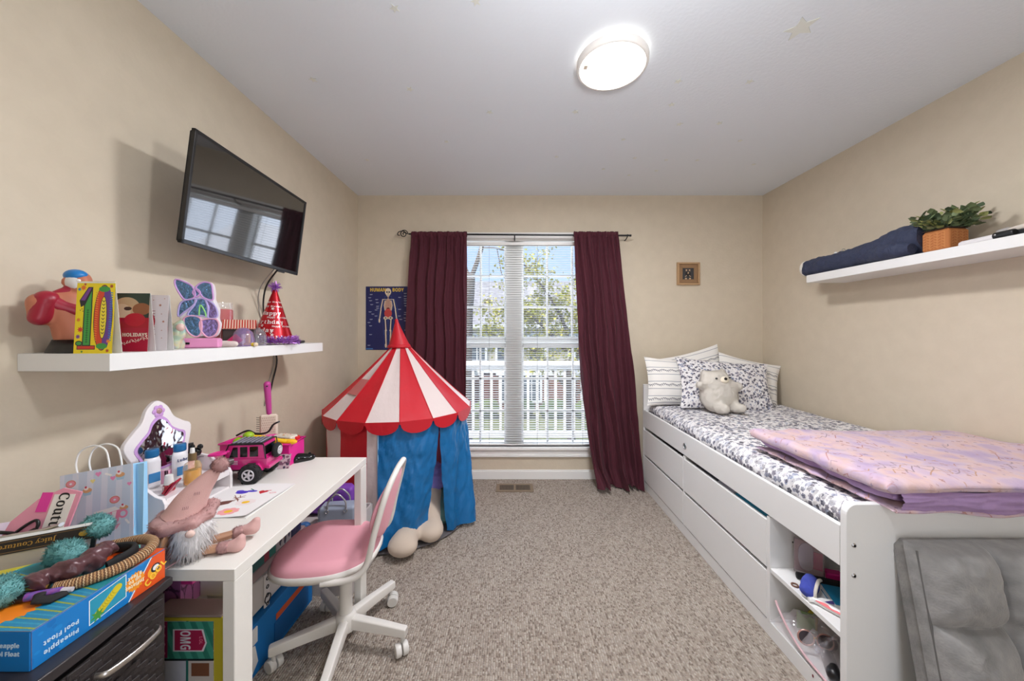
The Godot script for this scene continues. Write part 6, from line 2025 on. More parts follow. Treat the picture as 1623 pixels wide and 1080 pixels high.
	for i in 2:
		var mr = thing("maraca", ["yellow maraca with green ball head resting highest on the pink basket", "yellow maraca with green ball head lying behind the toy car"][i], "maraca", W(-1.115, top + 0.14, 1.50), 0, "yellow and green maracas")
		var a = [W(-1.115, 0.872, 1.49), W(-1.145, 0.852, 1.475)][i]
		var e = [W(-0.985, 0.832, 1.545), W(-1.02, 0.83, 1.50)][i]
		wpart(mr, "head", el(a, Vector3(0.021, 0.02, 0.021)), mat(C(150, 190, 30), 0.4))
		wpart(mr, "handle", tb([a.lerp(e, 0.12), a.lerp(e, 0.3), a.lerp(e, 0.8), e], [0.009, 0.012, 0.009, 0.012], 12), mat(C(236, 190, 26), 0.35))
		wpart(mr, "end_cup", el(e + Vector3(0.012, 0.0, 0.0), Vector3(0.03, 0.012, 0.014), 14, 8), mat(C(244, 186, 30), 0.35))
	solo("black_strap", tb(spline([Vector3(-0.1, 0.0, 0.01), Vector3(-0.06, 0.018, 0), Vector3(-0.02, 0.004, 0.0), Vector3(0.03, 0.012, 0.0), Vector3(0.055, 0.045, 0.0), Vector3(0.08, 0.058, 0.0)]), 0.008, 7, false, 0.5), M.black, "black clip strap draped over the pink basket", "strap", W(-1.12, top + 0.125, 1.57))
	var wc = Pic.new(128, 96, C(226, 216, 200))
	wc.speck(60, 3, [C(220, 190, 60), C(206, 60, 60), C(110, 150, 80), C(190, 190, 190)], 2, 6)
	solo("sweet_packet", bx(Vector3(-0.05, -0.02, -0.025), Vector3(0.05, 0.012, 0.025), 0.008), mat(Color.WHITE, 0.3, 0, {tex = wc.tex()}), "patterned sweet packet on top of the pink basket", "packet", W(-1.03, top + 0.105, 1.60), -12)
	solo("red_jar", cy(Vector3(0, -0.02, 0), Vector3(0, 0.01, 0), 0.016, -1, 14, 0.002), mat(C(214, 30, 36), 0.35), "small red jar in the corner of the pink basket", "jar", W(-0.985, top + 0.1, 1.605))
	solo("pink_ring_toy", tb(MB.new().ring(Vector3(0, 0, 0), Vector3(0.2, 1, 0.1), 0.045, 24), 0.008, 8, true), M.pink, "hot pink ring toy lying in the basket", "toy", W(-1.075, top + 0.098, 1.585))
	var hb = thing("hair_brush", "cream perforated brush with a pink handle standing against the left wall", "brush", W(-1.15, top, 1.665), 25)
	var hm = Pic.new(64, 64, C(232, 214, 196))
	for y in 10:
		for x in 10:
			hm.oval(3 + x * 6.4 + (3 if y % 2 else 0), 3 + y * 6.4, 1.5, 1.5, C(190, 160, 140))
	part(hb, "head", bx(Vector3(-0.036, 0.085, -0.01), Vector3(0.036, 0.195, 0.01), 0.009), mat(Color.WHITE, 0.6, 0, {tex = hm.tex(), bump = hm.tex(), depth = 0.2}))
	for i in 9:
		part(hb, "bristle", cy(Vector3(-0.036, 0.1 + i * 0.01, -0.004), Vector3(-0.05, 0.102 + i * 0.01, -0.006), 0.0012, -1, 5), M.black)
	part(hb, "handle", bl([[Vector3(0, 0.2, -0.004), Vector3(-0.008, 0.335, -0.008), 0.011, 0.0155]], 0.01, 0.006), mat(C(186, 60, 140), 0.4))
	part(hb, "hang_hole", cy(Vector3(-0.006, 0.328, 0.006), Vector3(-0.006, 0.328, 0.0085), 0.0035, -1, 10), M.black)
	# mouse
	var ms = thing("computer_mouse", "glossy black computer mouse near the far desk corner", "mouse", W(-0.955, top, 1.60), -55)
	part(ms, "shell", bl([[Vector3(0, 0.012, 0.02), Vector3(0.029, 0.024, 0.036)], [Vector3(0, 0.01, -0.025), Vector3(0.026, 0.017, 0.03)]], 0.02, 0.006), M.gloss_black)
	part(ms, "wheel", cy(Vector3(-0.003, 0.026, -0.03), Vector3(0.003, 0.026, -0.03), 0.006, -1, 14), M.rubber)
	var bowp = Pic.new(64, 64, C(196, 170, 176))
	bowp.speck(26, 2, [C(120, 80, 100), C(60, 50, 70), C(230, 220, 226)], 3, 8)
	solo("printed_wrapper", bx(Vector3(-0.03, 0, -0.002), Vector3(0.03, 0.06, 0.002)).move(Transform3D(Basis(Vector3.RIGHT, -0.5), Vector3.ZERO)), mat(Color.WHITE, 0.3, 0, {tex = bowp.tex()}), "crinkled printed wrapper between the toy car and the mouse", "wrapper", W(-0.985, top, 1.50), 15)

func chest_things():
	# woven black drawer tower
	var u = thing("wicker_drawers", "dark brown woven plastic drawer tower in the near left corner", "drawers", W(-1.08, 0, 0.60))
	var topy = 0.745
	var prof = func(inset, dz): # plan with a bowed front
		var out = [Vector2(XL + 0.01, -0.82 + dz), Vector2(XL + 0.01, -0.36 - dz)]
		for i in 13:
			var f = i / 12.0
			out.append(Vector2(-0.79 + 0.022 * sin(f * PI) - inset, lerpf(-0.36 - dz, -0.82 + dz, f)))
		return out
	var flat = Basis(Vector3.RIGHT, PI / 2) # polygon plane to the floor, depth downwards
	wpart(u, "top_board", pr(prof.call(0.0, 0.0), 0.022, Transform3D(flat, Vector3(0, topy, 0)), 0.004), mat(C(44, 40, 42), 0.28))
	wpart(u, "carcass", pr(prof.call(0.016, 0.006), topy - 0.03, Transform3D(flat, Vector3(0, topy - 0.02, 0)), 0.001), M.wicker_dark)
	var strip = MB.new()
	strip.box(Vector3(-0.002, -0.007, -0.017), Vector3(0.003, 0.007, 0.017), 0.0018)
	var sm = strip.mesh()
	for r in 3:
		var y1 = topy - 0.03 - r * 0.235
		var y0 = y1 - 0.222
		var dr = MB.new()
		dr.grid(16, 2, func(a, v):
			return Vector3(-0.79 + 0.022 * sin(a * PI) - 0.004, lerpf(y0, y1, v), lerpf(-0.375, -0.805, a)), Vector3(1, 0, 0))
		var d = wpart(u, "drawer", dr, M.wicker)
		if r < 2:
			for row in 13:
				for k in 11:
					var a = (k + (0.25 if row % 2 else 0.75)) / 11.5
					var z = lerpf(-0.375, -0.805, a)
					part(d, "wicker_strip", sm, M.wicker, Transform3D(Basis(Vector3.UP, 0.14 * cos(a * PI)), Vector3(-0.79 + 0.022 * sin(a * PI) - 0.004, y0 + 0.012 + row * 0.0168, z) - u.position))
		if r < 2:
			wpart(d, "handle", tb(spline([W(-0.768, y1 - 0.04, 0.76), W(-0.752, y1 - 0.04, 0.75), W(-0.746, y1 - 0.04, 0.705), W(-0.752, y1 - 0.04, 0.66), W(-0.768, y1 - 0.04, 0.65)]), 0.004, 10, false, 1.6), M.brushed)
	# side weave facing the desk end is hidden by the desk
	# pool float box
	var bxo = thing("toy_box", "blue and orange pool float box lying on the drawer tower", "box", W(-0.96, topy, 0.70))
	var bx0 = -1.14
	var bx1 = -0.802
	var z0 = 0.587
	var z1 = 0.814
	var bh = topy + 0.066
	var side = Pic.new(448, 128, C(16, 122, 196))
	side.speck(30, 6, [C(24, 134, 206), C(14, 112, 186)], 6, 16)
	# right end is orange, cut by a slanting white line
	side.poly([[300, 128], [392, 0], [448, 0], [448, 128]], C(226, 84, 24))
	side.line(296, 128, 388, 0, 4, C(238, 236, 230))
	side.poly([[160, 20], [286, 6], [286, 96], [160, 112]], C(40, 150, 180))
	side.line(160, 20, 286, 6, 3, C(240, 240, 240))
	side.line(286, 6, 286, 96, 3, C(240, 240, 240))
	side.line(160, 112, 286, 96, 3, C(240, 240, 240))
	side.line(160, 20, 160, 112, 3, C(240, 240, 240))
	for i in 30:
		var f = i / 29.0
		side.oval(190 + f * 66, 88 - f * 52, 16, 14, C(214, 196, 40) if i % 3 else C(180, 160, 30))
	side.star(186, 92, 26, C(70, 150, 60), 7, 0.4)
	side.star(322, 58, 40, C(240, 150, 30), 18, 0.82)
	side.oval(400, 66, 28, 26, C(240, 170, 40))
	side.oval(406, 54, 20, 18, C(26, 26, 40))
	side.oval(408, 54, 14, 12, C(236, 236, 236))
	wpart(bxo, "carton", bx(W(bx0, topy, z1), W(bx1, bh, z0), 0.001), mat(C(18, 122, 194), 0.45))
	wpart(bxo, "front_print", bx(W(bx1, topy + 0.001, z1 - 0.001), W(bx1 + 0.0012, bh - 0.001, z0 + 0.001)), mat(Color.WHITE, 0.4, 0, {tex = side.tex()}))
	var endp = Pic.new(256, 64, C(14, 116, 188))
	wpart(bxo, "end_print", bx(W(bx0, topy + 0.001, z0), W(bx1, bh - 0.001, z0 - 0.0012)), mat(Color.WHITE, 0.4, 0, {tex = endp.tex()}))
	var tp = Pic.new(300, 256, C(36, 130, 140))
	tp.poly([[0, 60], [300, 150], [300, 256], [0, 256]], C(40, 130, 170))
	for i in 12:
		tp.line(0, 70 + i * 16, 300, 150 + i * 10, 3, C(56, 150, 180) if i % 2 else C(150, 160, 60))
	tp.poly([[190, 0], [300, 0], [300, 70], [230, 60]], C(226, 84, 24))
	tp.oval(252, 30, 26, 18, C(26, 26, 40))
	tp.oval(252, 30, 20, 13, C(236, 180, 60))
	tp.poly([[0, 0], [120, 0], [70, 140], [0, 120]], C(190, 180, 50))
	tp.star(210, 205, 44, C(236, 130, 30), 20, 0.85)
	wpart(bxo, "top_print", bx(W(bx0, bh, z1), W(bx1, bh + 0.001, z0)), mat(Color.WHITE, 0.35, 0, {tex = tp.tex()}))
	var wl = mat(C(206, 226, 240), 0.5)
	var face = Basis(Vector3.UP, PI / 2) * Basis(Vector3(0, 0, 1), PI)
	lettering(bxo, "lettering", "Pineapple", 0.0078, Transform3D(face, W(bx1 + 0.0016, topy + 0.016, 0.627) - bxo.position), wl)
	lettering(bxo, "lettering", "Pool Float", 0.0078, Transform3D(face, W(bx1 + 0.0016, topy + 0.032, 0.627) - bxo.position), wl)
	lettering(bxo, "lettering", "Inflates", 0.0075, Transform3D(face, W(bx1 + 0.0018, topy + 0.030, 0.748) - bxo.position), mat(C(250, 236, 200), 0.5))
	lettering(bxo, "lettering", "up to", 0.0075, Transform3D(face, W(bx1 + 0.0018, topy + 0.039, 0.748) - bxo.position), mat(C(250, 236, 200), 0.5))
	lettering(bxo, "lettering", "8 feet", 0.0075, Transform3D(face, W(bx1 + 0.0018, topy + 0.048, 0.748) - bxo.position), mat(C(250, 236, 200), 0.5))
	lettering(bxo, "lettering", "Pineapple", 0.0076, Transform3D(Basis(), W(-0.842, topy + 0.044, z0 - 0.0016) - bxo.position), wl)
	lettering(bxo, "lettering", "Pool Float", 0.0076, Transform3D(Basis(), W(-0.842, topy + 0.03, z0 - 0.0016) - bxo.position), wl)
	lettering(bxo, "logo_lettering", "COOL", 0.015, Transform3D(Basis(Vector3.UP, PI / 2) * Basis(Vector3(0, 0, 1), 0.6), W(bx1 + 0.0018, topy + 0.026, 0.791) - bxo.position), mat(C(250, 200, 60), 0.5))
	var ty = bh + 0.001
	# woven headband
	var kn = Pic.new(64, 64, C(150, 110, 74))
	for y in 8:
		for x in 4:
			for q in 8:
				kn.line(x * 16 + q, y * 8 + q * 0.5, x * 16 + q + 1, y * 8 + q * 0.5, 3, [C(190, 150, 104), C(110, 76, 50), C(216, 190, 150), C(90, 60, 44)][(y) % 4])
				kn.line(x * 16 + 16 - q, y * 8 + q * 0.5, x * 16 + 16 - q + 1, y * 8 + q * 0.5, 3, [C(190, 150, 104), C(110, 76, 50), C(216, 190, 150), C(90, 60, 44)][(y) % 4])
	var hbn = thing("headband", "brown woven raffia headband lying on the pool float box", "headband", W(-0.84, ty, 0.76))
	var hp = spline([W(-0.872, ty + 0.010, 0.672), W(-0.842, ty + 0.010, 0.69), W(-0.814, ty + 0.011, 0.725), W(-0.802, ty + 0.016, 0.765), W(-0.815, ty + 0.02, 0.80), W(-0.85, ty + 0.02, 0.815), W(-0.895, ty + 0.014, 0.812), W(-0.935, ty + 0.01, 0.795)], 6)
	wpart(hbn, "band", tb(hp, 0.0105, 14), mat(Color.WHITE, 0.85, 0, {tex = kn.tex(), uv = Vector3(3, 18, 1), bump = kn.tex(), depth = 0.25}))
	wpart(hbn, "lining", tb(spline([W(-0.85, ty + 0.006, 0.74), W(-0.84, ty + 0.012, 0.78), W(-0.86, ty + 0.014, 0.798), W(-0.91, ty + 0.01, 0.795)]), 0.006, 8, false, 2.0), M.black_matte)
	# satin headband
	var sat = mat(C(92, 58, 62), 0.32, 0.1, {sheen = 0.4, bump = M.soft_tex, depth = 0.15, tri = 5.0})
	var so = thing("satin_headband", "brown satin ruched headband on the pool float box", "headband", W(-0.88, ty, 0.71))
	var nz = FastNoiseLite.new()
	nz.seed = 11
	nz.frequency = 16.0
	var sb = MB.new()
	var pts = spline([W(-0.905, ty + 0.016, 0.66), W(-0.90, ty + 0.024, 0.682), W(-0.878, ty + 0.026, 0.705), W(-0.872, ty + 0.026, 0.735), W(-0.886, ty + 0.03, 0.775)], 12)
	var rs = []
	for i in pts.size():
		var f = float(i) / (pts.size() - 1)
		var row = []
		var dd = (pts[mini(i + 1, pts.size() - 1)] - pts[maxi(i - 1, 0)]).normalized()
		for q in sb.ring(pts[i], dd, 0.021 * (0.72 + 0.3 * absf(sin(f * PI * 3.4))) * sqrt(minf(1.0, minf(f, 1 - f) * 10 + 0.15)), 22):
			row.append(pts[i] + (q - pts[i]) * (1.0 + 0.55 * nz.get_noise_3dv(q * 2.2)))
		rs.append(row)
	sb.rings(rs)
	wpart(so, "ruched_satin", sb, sat)
	wpart(so, "band", tb([W(-0.875, ty + 0.012, 0.655), W(-0.868, ty + 0.008, 0.645), W(-0.85, ty + 0.006, 0.65), W(-0.846, ty + 0.006, 0.668)], 0.009, 10, false, 0.5), M.black_matte)
	# lip gloss
	var lg = thing("lip_gloss", "purple swirl lip gloss tube with black cap on the pool float box", "lip gloss", W(-0.88, ty, 0.66))
	var sw = noise_tex(0.03, 64, 3, 8, ramp([[0.0, C(70, 60, 150)], [0.5, C(150, 80, 160)], [1.0, C(60, 100, 180)]]))
	wpart(lg, "tube", tb([W(-0.898, ty + 0.008, 0.652), W(-0.852, ty + 0.008, 0.668)], 0.0075, 14), mat(Color.WHITE, 0.25, 0, {tex = sw, tri = 30.0}))
	wpart(lg, "cap", tb([W(-0.912, ty + 0.008, 0.647), W(-0.898, ty + 0.008, 0.652)], 0.0078, 14), M.black)
	wpart(lg, "tip", tb([W(-0.852, ty + 0.008, 0.668), W(-0.838, ty + 0.008, 0.673)], [0.006, 0.004], 12), mat(C(196, 190, 196), 0.3))
	# turquoise fluffy pens
	var tq = mat(C(160, 232, 232), 0.95, 0, {back = C(130, 200, 200), bump = M.cloth_tex, depth = 0.6, tri = 14.0, sheen = 0.6})
	var fluff = [[W(-0.935, ty + 0.022, 0.65), 0.03, "turquoise fluffy pompom at the left edge on the pool float box"], [W(-0.952, ty + 0.024, 0.758), 0.032, "turquoise fluffy pompom behind the satin headband"], [W(-0.975, ty + 0.04, 0.835), 0.03, "turquoise fluffy pompom under the gift bag"]]
	for i in 3:
		var e = fluff[i]
		var po = thing("fluffy_pen", e[2], "pen", e[0] - Vector3(0, e[1] * 0.7, 0), 0, "turquoise fluffy pens")
		part(po, "pompom", bl([[Vector3(-0.012, e[1] * 0.7, 0), Vector3(0.014, e[1] * 0.75, 0.01), e[1] * 0.8, e[1] * 0.7]], 0.02, 0.0055, 0.006, 3 + i).fuzz(1300, 0.008, 0.0012, 7 + i), tq)
		if i < 2:
			part(po, "barrel", tb([Vector3(0.01, e[1] * 0.6, 0.0), Vector3(0.055, 0.014, -0.02)], 0.004, 8), M.gold)
	# clear bag with dark-framed card
	var cb = thing("cosmetic_pouch", "clear pouch with a black and gold header card lying behind the headbands", "pouch", W(-1.0, topy + 0.066, 0.72))
	var hc = Pic.new(512, 64, C(30, 26, 24))
	hc.rect(6, 6, 500, 3, C(120, 90, 50))
	hc.rect(6, 55, 500, 3, C(120, 90, 50))
	hc.oval(50, 32, 22, 13, C(190, 150, 50))
	hc.oval(462, 32, 22, 13, C(190, 150, 50))
	var cb_t = Transform3D(Basis(Vector3.UP, 0.50) * Basis(Vector3.RIGHT, -0.35), W(-1.05, 0.852, 0.765) - cb.position)
	part(cb, "header_card", bx(Vector3(-0.105, -0.014, -0.002), Vector3(0.105, 0.014, 0.002)), mat(Color.WHITE, 0.3, 0, {tex = hc.tex()}), cb_t)
	lettering(cb, "lettering", "Juicy Couture", 0.009, cb_t * Transform3D(Basis(Vector3(0, 0, 1), PI), Vector3(0, 0, 0.0022)), M.gold, 0.0006, "Droid Serif")
	part(cb, "card_edge", bx(Vector3(-0.105, 0.014, -0.006), Vector3(0.105, 0.02, 0.002)), M.paper, cb_t)
	part(cb, "frame_side", bx(Vector3(0.097, -0.07, -0.002), Vector3(0.105, -0.014, 0.002)), M.black, cb_t)
	part(cb, "pouch_window", bx(Vector3(-0.105, -0.07, -0.001), Vector3(0.098, -0.014, 0.001)), mat(C(176, 166, 160, 0.6), 0.12), cb_t)
	part(cb, "pouch_base", bx(Vector3(-0.105, -0.075, -0.05), Vector3(0.105, -0.068, 0.002)), mat(C(196, 180, 176), 0.5), cb_t)
	# pink accessory card
	var ac = thing("accessory_card", "pink accessory card with black bows leaning against the left wall", "card", W(-1.175, topy - 0.0, 0.85))
	ac.basis = Basis(Vector3.UP, 0.35) * Basis(Vector3.RIGHT, -0.3) * Basis(Vector3(0, 0, 1), -0.12)
	part(ac, "card", pr([Vector2(-0.07, 0), Vector2(0.055, 0), Vector2(0.058, 0.165), Vector2(0.02, 0.175), Vector2(-0.02, 0.15), Vector2(-0.055, 0.10)], 0.006, Transform3D(), 0.001), mat(C(226, 150, 168), 0.4))
	part(ac, "label_panel", bx(Vector3(0.008, 0.045, 0.006), Vector3(0.048, 0.16, 0.0068)), mat(C(232, 224, 214), 0.5))
	part(ac, "pink_tab", bx(Vector3(-0.016, 0.12, 0.006), Vector3(0.004, 0.165, 0.0072)), M.pink)
	lettering(ac, "lettering", "Couture", 0.021, Transform3D(Basis(Vector3(0, 0, 1), -PI / 2), Vector3(0.028, 0.108, 0.0072)), M.black, 0.0006, "Droid Serif")
	for e in [[-0.035, 0.075], [-0.03, 0.055]]:
		part(ac, "bow_loop", tb(spline([Vector3(e[0], e[1], 0.01), Vector3(e[0] + 0.03, e[1] + 0.028, 0.014), Vector3(e[0] + 0.038, e[1] + 0.01, 0.014), Vector3(e[0] + 0.012, e[1] - 0.006, 0.012)], 5, true), 0.0035, 6, true), M.black)
		part(ac, "bow_tail", tb([Vector3(e[0], e[1], 0.01), Vector3(e[0] - 0.028, e[1] + 0.004, 0.012)], 0.004, 6), M.black)
	# flat paper packets by the wall
	solo("paper_packet", bx(Vector3(-0.10, 0, -0.002), Vector3(0.10, 0.075, 0.002), 0.001).move(Transform3D(Basis(Vector3.RIGHT, -0.7), Vector3.ZERO)), mat(C(222, 208, 226), 0.35), "pale lilac paper packet lying by the left wall", "packet", W(-1.28, topy + 0.02, 0.86), 25)
	solo("ribbon_pen", tb([Vector3(-0.06, 0, 0), Vector3(0.06, 0.016, -0.03)], 0.006, 10), M.hot_pink, "shiny magenta pen lying on the lilac packet", "pen", W(-1.19, topy + 0.062, 0.80))
	solo("silver_wrap", tb(spline([Vector3(-0.08, 0, 0.0), Vector3(-0.02, 0.012, -0.01), Vector3(0.04, 0.02, -0.02), Vector3(0.08, 0.03, -0.03)]), 0.008, 8, false, 0.5), M.steel, "crumpled silver ribbon beside the magenta pen", "ribbon", W(-1.16, topy + 0.075, 0.815))
	solo("lilac_box", bx(Vector3(-0.09, 0, -0.06), Vector3(0.09, 0.06, 0.06), 0.003), mat(C(220, 196, 214), 0.4), "pale pink box under the packets by the left wall", "box", W(-1.25, topy, 0.76), 8)
	# gift bag
	var p = Pic.new(400, 440, C(206, 220, 240))
	for i in 6:
		p.poly([[i * 80 - 10, 0], [i * 80 + 24, 0], [i * 80 + 10, 440], [i * 80 - 24, 440]], C(224, 230, 246))
	for e in [[60, 60], [300, 200]]:
		p.oval(e[0], e[1], 28, 22, C(226, 130, 110))
		p.oval(e[0], e[1], 23, 17, C(238, 150, 170))
		p.oval(e[0], e[1], 8, 6, C(230, 232, 244))
	for e in [[150, 120, 26], [330, 60, 26], [90, 370, 40], [350, 260, 24]]:
		var r = e[2]
		p.poly([[e[0] - r, e[1]], [e[0] + r, e[1]], [e[0] + r * 0.7, e[1] + r], [e[0] - r * 0.7, e[1] + r]], C(170, 210, 234))
		p.oval(e[0], e[1] - r * 0.15, r, r * 0.55, C(226, 168, 120))
		p.oval(e[0] - r * 0.2, e[1] - r * 0.6, r * 0.5, r * 0.4, C(248, 240, 240))
		p.oval(e[0] - r * 0.3, e[1] - r * 0.9, r * 0.25, r * 0.25, C(214, 60, 90))
	for e in [[210, 30, 16], [290, 70, 14], [60, 170, 14], [380, 120, 12], [70, 425, 12]]:
		p.heart(e[0], e[1], e[2], C(240, 150, 200))
	p.heart(180, 66, 13, C(240, 228, 150))
	for e in [[30, 130, 44, 160], [250, 36, 280, 50], [360, 330, 376, 352]]:
		p.line(e[0], e[1], e[2], e[3], 9, C(250, 250, 252))
	# striped teacup
	p.poly([[160, 286], [330, 262], [320, 330], [290, 362], [215, 372], [180, 344]], C(236, 140, 176))
	for i in 3:
		p.poly([[190 + i * 48, 282 - i * 6], [214 + i * 48, 279 - i * 6], [226 + i * 34, 366 - i * 3], [208 + i * 34, 369 - i * 3]], C(248, 240, 244))
	p.oval(345, 290, 26, 26, C(236, 140, 176))
	p.oval(345, 290, 15, 15, C(214, 224, 242))
	p.poly([[140, 372], [330, 344], [310, 372], [170, 396]], C(240, 160, 190))
	p.poly([[165, 286], [328, 262], [300, 240], [190, 254]], C(250, 250, 252))
	var gb = thing("gift_bag", "pale blue striped paper gift bag with sweets and a teacup print", "gift bag", W(-1.125, top_desk() + 0.0, 0.965))
	gb.basis = Basis(Vector3.UP, 0.02) * Basis(Vector3.RIGHT, -0.16) * Basis(Vector3(0, 0, 1), 0.17)
	gb.position.y += 0.006
	part(gb, "front_panel", plate(0.195, 0.195, 0.001), mat(Color.WHITE, 0.45, 0, {tex = p.tex()}), Transform3D(Basis(), Vector3(0, 0, 0.012)))
	var gs = MB.new()
	gs.box(Vector3(-0.0965, 0, -0.03), Vector3(0.0965, 0.193, 0.0105), 0.001)
	part(gb, "body", gs, mat(C(150, 202, 236), 0.45))
	part(gb, "side_fold", pr([Vector2(-0.0975, 0), Vector2(-0.0975, 0.19), Vector2(-0.125, 0.17), Vector2(-0.12, 0.02)], 0.002, Transform3D(Basis(), Vector3(0, 0, -0.02))), mat(C(60, 140, 200), 0.45))
	part(gb, "side_fold", pr([Vector2(0.0975, 0), Vector2(0.0975, 0.19), Vector2(0.118, 0.19), Vector2(0.112, 0.0)], 0.002, Transform3D(Basis(), Vector3(0, 0, 0.0))), mat(C(160, 208, 238), 0.45))
	for z in [0.01, -0.022]:
		part(gb, "handle", tb(spline([Vector3(-0.05, 0.18, z), Vector3(-0.058, 0.22, z), Vector3(-0.046, 0.252, z), Vector3(-0.012, 0.262, z), Vector3(0.02, 0.246, z), Vector3(0.03, 0.215, z), Vector3(0.034, 0.18, z)]), 0.0022, 7), mat(C(238, 236, 232), 0.7))
	solo("blue_card", bx(Vector3(-0.05, 0, -0.002), Vector3(0.05, 0.13, 0.002)).move(Transform3D(Basis(Vector3.RIGHT, -0.2) * Basis(Vector3(0, 0, 1), 0.1), Vector3.ZERO)), mat(C(20, 110, 170), 0.5), "plain blue card behind the gift bag", "card", W(-1.235, 0.73, 0.985), 12)

func top_desk():
	return 0.73

func under_desk():
	# doll box upright beside the near leg
	var p = Pic.new(220, 520, C(52, 130, 110))
	for i in 16:
		p.poly([[i * 40 - 200, 0], [i * 40 - 180, 0], [i * 40 - 40, 260], [i * 40 - 60, 260]], C(74, 160, 136))
	p.rect(0, 0, 66, 95, C(160, 40, 90))
	for i in 4:
		p.oval(34, 13 + i * 23, 26, 9, C(226, 130, 160))
		p.oval(34, 13 + i * 23, 15, 5, C(150, 90, 60))
	p.poly([[84, 20], [186, 20], [198, 55], [186, 78], [84, 78]], C(236, 226, 230))
	p.poly([[90, 23], [180, 23], [192, 55], [180, 75], [90, 75]], C(176, 40, 80))
	p.rect(0, 97, 220, 5, C(26, 30, 34))
	p.rect(0, 102, 130, 418, C(206, 206, 214))
	p.rect(136, 102, 84, 418, C(210, 200, 190))
	p.rect(128, 100, 6, 420, C(40, 110, 100))
	p.oval(30, 118, 14, 10, C(40, 60, 120))
	p.rect(146, 108, 60, 34, C(130, 84, 60))
	p.oval(36, 400, 12, 10, C(200, 180, 110))
	var o = thing("doll_box", "green and pink toy doll box standing under the near end of the desk", "box", W(-0.875, 0, 0.975))
	part(o, "carton", bx(Vector3(-0.1, 0, -0.03), Vector3(0.1, 0.545, 0.03), 0.001), mat(C(196, 180, 50), 0.5))
	part(o, "front_print", plate(0.175, 0.535, 0.0015), mat(Color.WHITE, 0.4, 0, {tex = p.tex()}), Transform3D(Basis(), Vector3(-0.0125, 0.002, 0.0316)))
	var wm = mat(C(232, 228, 230), 0.5)
	lettering(o, "lettering", "OMG", 0.0165, Transform3D(Basis(Vector3(0, 0, 1), -PI / 2).scaled(Vector3(1.7, 1, 1)), Vector3(0.0, 0.487, 0.032)), wm)
	lettering(o, "lettering", "LOL", 0.009, Transform3D(Basis(Vector3(0, 0, 1), -PI / 2), Vector3(0.042, 0.487, 0.032)), mat(C(226, 120, 150), 0.5))
	part(o, "flap", bx(Vector3(-0.1, 0.545, -0.03), Vector3(0.095, 0.553, 0.03), 0.002), mat(C(150, 130, 120), 0.7))
	solo("grey_carton", bx(Vector3(-0.16, 0, -0.11), Vector3(0.16, 0.50, 0.11), 0.003), mat(C(120, 114, 112), 0.6), "large dull grey carton behind the doll box under the desk", "box", W(-1.17, 0, 1.06))
	solo("white_carton", pr([Vector2(-0.15, 0), Vector2(0.1, 0), Vector2(0.1, 0.10), Vector2(-0.15, 0.02)], 0.05, Transform3D(Basis(), Vector3(0, 0, -0.025)), 0.001), mat(C(206, 204, 212), 0.5), "white box with a sloping edge above the doll box", "box", W(-0.99, 0.50, 1.11))
	var pp = Pic.new(128, 64, C(150, 80, 140))
	for x in 5:
		for y in 3:
			pp.oval(x * 28 + (14 if y % 2 else 0), y * 24 + 6, 15, 14, C(90, 50, 90))
			pp.oval(x * 28 + (14 if y % 2 else 0), y * 24 + 6, 13, 12, C(170, 100, 160))
	o = thing("purple_box", "purple scale-patterned box under the desk top", "box", W(-1.06, 0.60, 1.08))
	part(o, "carton", bx(Vector3(-0.17, -0.10, -0.06), Vector3(0.1, 0.09, 0.06), 0.002), mat(Color.WHITE, 0.5, 0, {tex = pp.tex()}))
	part(o, "pink_side", bx(Vector3(0.1, -0.02, -0.06), Vector3(0.135, 0.088, 0.06), 0.002), M.pink)
	# low boxes further in
	var blue = mat(C(8, 116, 190), 0.6)
	o = thing("fabric_bin", "bright blue fabric storage bin with orange strip under the desk", "storage bin", W(-1.16, 0, 1.52))
	part(o, "bin", bx(Vector3(-0.19, 0, -0.21), Vector3(0.18, 0.198, 0.21), 0.006), blue)
	part(o, "orange_strip", bx(Vector3(0.18, 0.12, -0.16), Vector3(0.183, 0.145, 0.06), 0.001), mat(C(214, 90, 40), 0.6))
	part(o, "pocket", bx(Vector3(0.18, 0.02, -0.17), Vector3(0.1825, 0.115, 0.07), 0.001), mat(C(6, 96, 164), 0.6))
	part(o, "handle_tab", bx(Vector3(0.18, 0.13, 0.17), Vector3(0.186, 0.19, 0.21), 0.002), mat(C(226, 226, 226), 0.5))
	part(o, "corner_flap", pr([Vector2(0, 0.02), Vector2(0.035, 0.05), Vector2(0.02, 0.12), Vector2(0, 0.13)], 0.002, Transform3D(Basis(Vector3.UP, PI / 2), Vector3(0.181, 0, 0.20))), M.paper)
	o = thing("white_case", "white case with an eyelet strap on top of the blue bin", "case", W(-1.17, 0.20, 1.52))
	part(o, "case", bx(Vector3(-0.18, 0, -0.2), Vector3(0.165, 0.134, 0.2), 0.012), mat(C(214, 208, 204), 0.5))
	var stp = part(o, "strap", bx(Vector3(0.165, -0.04, 0.07), Vector3(0.172, 0.13, 0.098), 0.002), mat(C(228, 222, 220), 0.4))
	for i in 5:
		part(stp, "eyelet", tb(MB.new().ring(Vector3(0.1728, -0.025 + i * 0.034, 0.084), Vector3.RIGHT, 0.0065, 12), 0.002, 5, true), M.dark_steel)
	part(stp, "buckle", tb(MB.new().ring(Vector3(0.174, 0.03, 0.084), Vector3.RIGHT, 0.017, 16), 0.0022, 5, true), M.dark_steel)
	part(o, "zip_pull", tb([Vector3(0.168, 0.10, -0.08), Vector3(0.17, 0.075, -0.04)], 0.003, 6), M.gold)
	o = thing("clear_tray", "smoky clear tray on the white case", "tray", W(-1.17, 0.335, 1.52))
